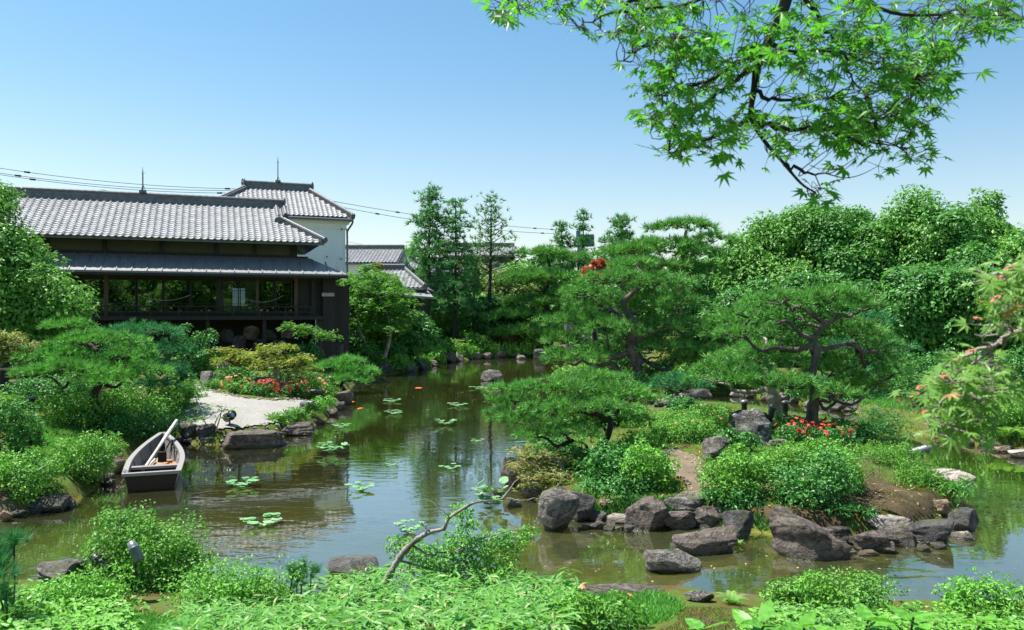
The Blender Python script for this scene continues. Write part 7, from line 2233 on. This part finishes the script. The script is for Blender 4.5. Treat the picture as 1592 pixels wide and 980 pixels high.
# a few bigger grass-like seedlings standing in the near water edge
# ------------------------------------------------------------------ overhanging maple, upper right; leaf by leaf
def star_mesh(name, seed, mat, n=7):
    v, f = hand(n)
    r = np.random.RandomState(seed)
    v = v * [1, 1, 1.0] * (1 + .06 * r.randn(len(v), 1))
    v[:, 2] -= .12 * (v[:, 0] ** 2 + v[:, 1] ** 2) * r.rand()
    return G().add(v, f, 0, False).mesh(name, M[mat])
def overhang(label, d, stem, limbs, zones, size, mat, seed, n_leaf, lim=300, depth=.5, base_px=None, tiltdown=.5, bark='bark_dark', r0=.028, name="maple_branch", cat="maple branch", nn=7):
    rng = np.random.RandomState(seed)
    b0 = atd(*stem[0][:2], d + (stem[0][2] if len(stem[0]) > 2 else 0))
    t = thing(name, label, cat, tuple(b0))
    tips = []
    g = G()
    q = smooth_path(px_path(b0, d, stem), 5)
    tube(g, q, r0 * (1 - .88 * np.linspace(0, 1, len(q)) ** .6) * (1 + .06 * rng.randn(len(q))), 8)
    tips.append(q)
    link("main_stem", g.mesh("main_stem", M[bark]), t)
    for lm in limbs:
        p = smooth_path(px_path(b0, d, lm), 5)
        p[1:-1] += rng.randn(len(p) - 2, 3) * .006
        g = tube(G(), p, np.linspace(r0 * .34, r0 * .07, len(p)), 6)
        link("twig", g.mesh("twig", M[bark]), t)
        tips.append(p)
    allp = np.vstack(tips)
    ML = [star_mesh("leaf", s, mat, nn) for s in range(4)]
    w = np.array([z[2] * z[3] * (z[5] if len(z) > 5 else 1) for z in zones], float)
    w /= w.sum()
    rest, tw = G(), G()
    cnt = 0
    TM = hand(nn)
    rows = []
    while cnt < n_leaf:
        z = zones[rng.choice(len(zones), p=w)]
        a, rr = rng.rand() * 6.283, math.sqrt(rng.rand())
        px, py = z[0] + math.cos(a) * rr * z[2], z[1] + math.sin(a) * rr * z[3]
        dd = (z[4] if len(z) > 4 else 0) + (rng.rand() - .5) * depth
        c = atd(px, py, d + dd) - b0
        m = rng.randint(2, 6)
        s = allp[np.argmin(np.linalg.norm(allp - c, axis=1) - .03 * rng.rand(len(allp)))]
        tube(tw, crooked(s, c, rng, 4, .07, -.03), np.linspace(.0024, .001, 10), 4, cap=False)
        for k in range(m):
            lp = c + rng.randn(3) * [size * .75, size * .75, size * .45]
            ax = nrm(np.array([rng.randn() * .5, -.45 + rng.randn() * .55, .75]))
            T = nrm(lp - c + rng.randn(3) * .02 + np.array([0, 0, -size * tiltdown]))
            T = nrm(T - ax * (T @ ax) * .8)
            ax = nrm(ax - T * (T @ ax))
            sz = size * (.6 + .55 * rng.rand())
            tube(tw, [c, lp], [.0012, .0009], 3, cap=False)
            rows.append((lp, ax, T, sz))
            cnt += 1
    rows.sort(key=lambda r_: r_[0][1] - r_[3] * 6)
    for k, (lp, ax, T, sz) in enumerate(rows):
        B = np.cross(ax, T)
        m = np.eye(4)
        m[:3, 0], m[:3, 1], m[:3, 2], m[:3, 3] = T * sz, B * sz, ax * sz, lp
        if k < lim:
            o = link("leaf", ML[k % 4], t)
            o.matrix_local = Matrix(m.tolist())
        else:
            rest.add(TM[0] @ m[:3, :3].T + lp, TM[1])
    if rest.n:
        link("leaves", rest.mesh("leaves", M[mat]), t, kind="stuff")
    link("twigs", tw.mesh("twigs", M[bark]), t, kind="stuff")
    return t
overhang("green maple branch hanging into the sky at the upper right", 3.0,
         [(1232, -60), (1222, 0), (1205, 45), (1190, 75), (1178, 105), (1172, 140), (1168, 180), (1185, 215), (1215, 250), (1245, 285), (1268, 300)],
         [[(1190, 70), (1150, 95), (1110, 120), (1060, 140), (1030, 150)], [(1180, 100), (1140, 130), (1100, 160), (1060, 200)], [(1172, 130), (1200, 160), (1260, 150), (1320, 160)], [(1196, 68), (1240, 85), (1290, 80), (1350, 100), (1420, 120)],
          [(1240, -30), (1270, 30), (1300, 70), (1320, 110), (1345, 150)], [(1170, 180), (1130, 205), (1080, 225), (1040, 235)], [(1172, 190), (1230, 200), (1290, 205), (1340, 220), (1400, 230)], [(1240, -60), (1150, -20), (1060, 10), (960, 20), (900, 45)],
          [(1240, -60), (1330, 0), (1420, 20), (1520, 20), (1590, 30)], [(1220, 255), (1250, 268), (1290, 270)], [(960, 20), (1000, -10), (1060, -40)], [(1240, -60), (1000, -70), (860, -40), (780, 5)], [(1345, 150), (1360, 190), (1370, 230)], [(1060, 60), (1010, 70), (960, 95)]],
         [(1060, 40, 110, 45), (960, 30, 80, 34), (1080, 110, 100, 42), (1040, 160, 60, 26), (1120, 190, 80, 32), (1080, 228, 70, 20), (1200, 40, 60, 40, 0, .7), (1300, 40, 90, 50), (1400, 70, 80, 55), (1310, 120, 90, 46, 0, .8), (1400, 160, 66, 50), (1260, 190, 80, 36, 0, .7),
          (1350, 205, 80, 34), (1410, 235, 44, 20), (1480, 25, 70, 36), (1560, 20, 50, 34), (1220, 225, 40, 20, 0, .5), (1270, 300, 30, 14, 0, .7), (1210, 285, 18, 14, 0, .4), (790, 8, 52, 22), (1450, 100, 30, 30), (860, -10, 60, 20), (1200, 120, 50, 40, 0, .5), (1340, 258, 40, 12, 0, .6)],
         .05, 'fg_maple', 3, 1850, 300, .8, r0=.03)
b = overhang("pale maple twig with pinkish seeds reaching in from the right edge", 2.3,
         [(1680, 470), (1620, 505), (1575, 520), (1545, 538), (1520, 560), (1490, 590)],
         [[(1575, 520), (1540, 535), (1515, 520)], [(1545, 538), (1500, 555), (1460, 580)], [(1620, 505), (1590, 470), (1570, 440)], [(1520, 560), (1480, 610), (1440, 650)], [(1540, 545), (1530, 600), (1510, 650)], [(1640, 490), (1600, 460), (1560, 470)]],
         [(1575, 450, 46, 32), (1560, 490, 44, 22), (1600, 430, 30, 30), (1500, 570, 60, 26), (1482, 610, 46, 30), (1520, 620, 46, 34), (1460, 655, 34, 26), (1500, 665, 36, 18), (1545, 590, 40, 26), (1590, 480, 30, 24)],
         .043, 'fg_maple2', 4, 440, 300, .35, bark='bark_pale', r0=.02)
rng = np.random.RandomState(8)
b0 = np.array(b.location)
for px, py in ((1530, 470), (1548, 462), (1520, 495), (1422, 612), (1432, 600), (1470, 585), (1510, 545), (1558, 430), (1570, 415), (1440, 640), (1545, 480), (1485, 560)):
    c = atd(px, py, 2.25 + rng.randn() * .08) - b0
    g = G()
    for s in (-1, 1):
        e = np.array([s * .016, 0, -.006 + .004 * rng.randn()])
        g.add(np.array([(0, 0, 0), e * .5 + (0, .003, .005), e, e * .5 - (0, .003, .005)]) + c, [(0, 1, 2, 3)])
        v, f = ico(1)
        g.add(v * .0035 + c + e * .15, f, 0, True)
    link("seed_pair", g.mesh("seed_pair", M['seed']), b)

# fallen leaves and petals drifting on the pond, and leaf litter on the island path
rng = np.random.RandomState(41)
P = np.c_[rng.uniform(-9, 10, 2600), rng.uniform(8.5, 34, 2600)]
P = P[(land_dist(P) < -.1) & (wob(np.c_[P, P[:, :1] * 0], .9, 4) + .35 * rng.randn(len(P)) > .45)][:520]
g = scatter(G(), np.c_[P, .006 + .004 * rng.rand(len(P))], nrm(rng.randn(len(P), 3) * .12 + [0, 0, 1]), .022 + .03 * rng.rand(len(P)), LEAF, rng)
link("floating_leaves", g.mesh("floating_leaves", M['litter']), kind="stuff")
P = EP.min(0) + (EP.max(0) - EP.min(0)) * rng.rand(900, 2)
P = P[poly_dist(P, EP) < .3][:320]
Q = MB.min(0) + (MB.max(0) - MB.min(0)) * rng.rand(500, 2)
P = np.vstack([P, Q[poly_dist(Q, MB) < .2][:160]])
g = scatter(G(), np.c_[P, height(P) + .035], nrm(rng.randn(len(P), 3) * .4 + [0, 0, 1]), .025 + .04 * rng.rand(len(P)), LEAF, rng)
link("leaf_litter", g.mesh("leaf_litter", M['litter']), kind="stuff")
# loose pebbles along the gravel edges
P = GRAV.min(0) - .3 + (GRAV.max(0) - GRAV.min(0) + .6) * rng.rand(6000, 2)
P = P[np.abs(poly_dist(P, GRAV)) < .22][:420]
v, f = ico(1)
g = G()
for q, z in zip(P, height(P)):
    s = .02 + .045 * rng.rand() ** 2
    g.add(v * [s, s * .8, s * .55] + [q[0], q[1], z + .03], f)
link("gravel_pebbles", g.mesh("gravel_pebbles", M['rock_pale']), kind="stuff")
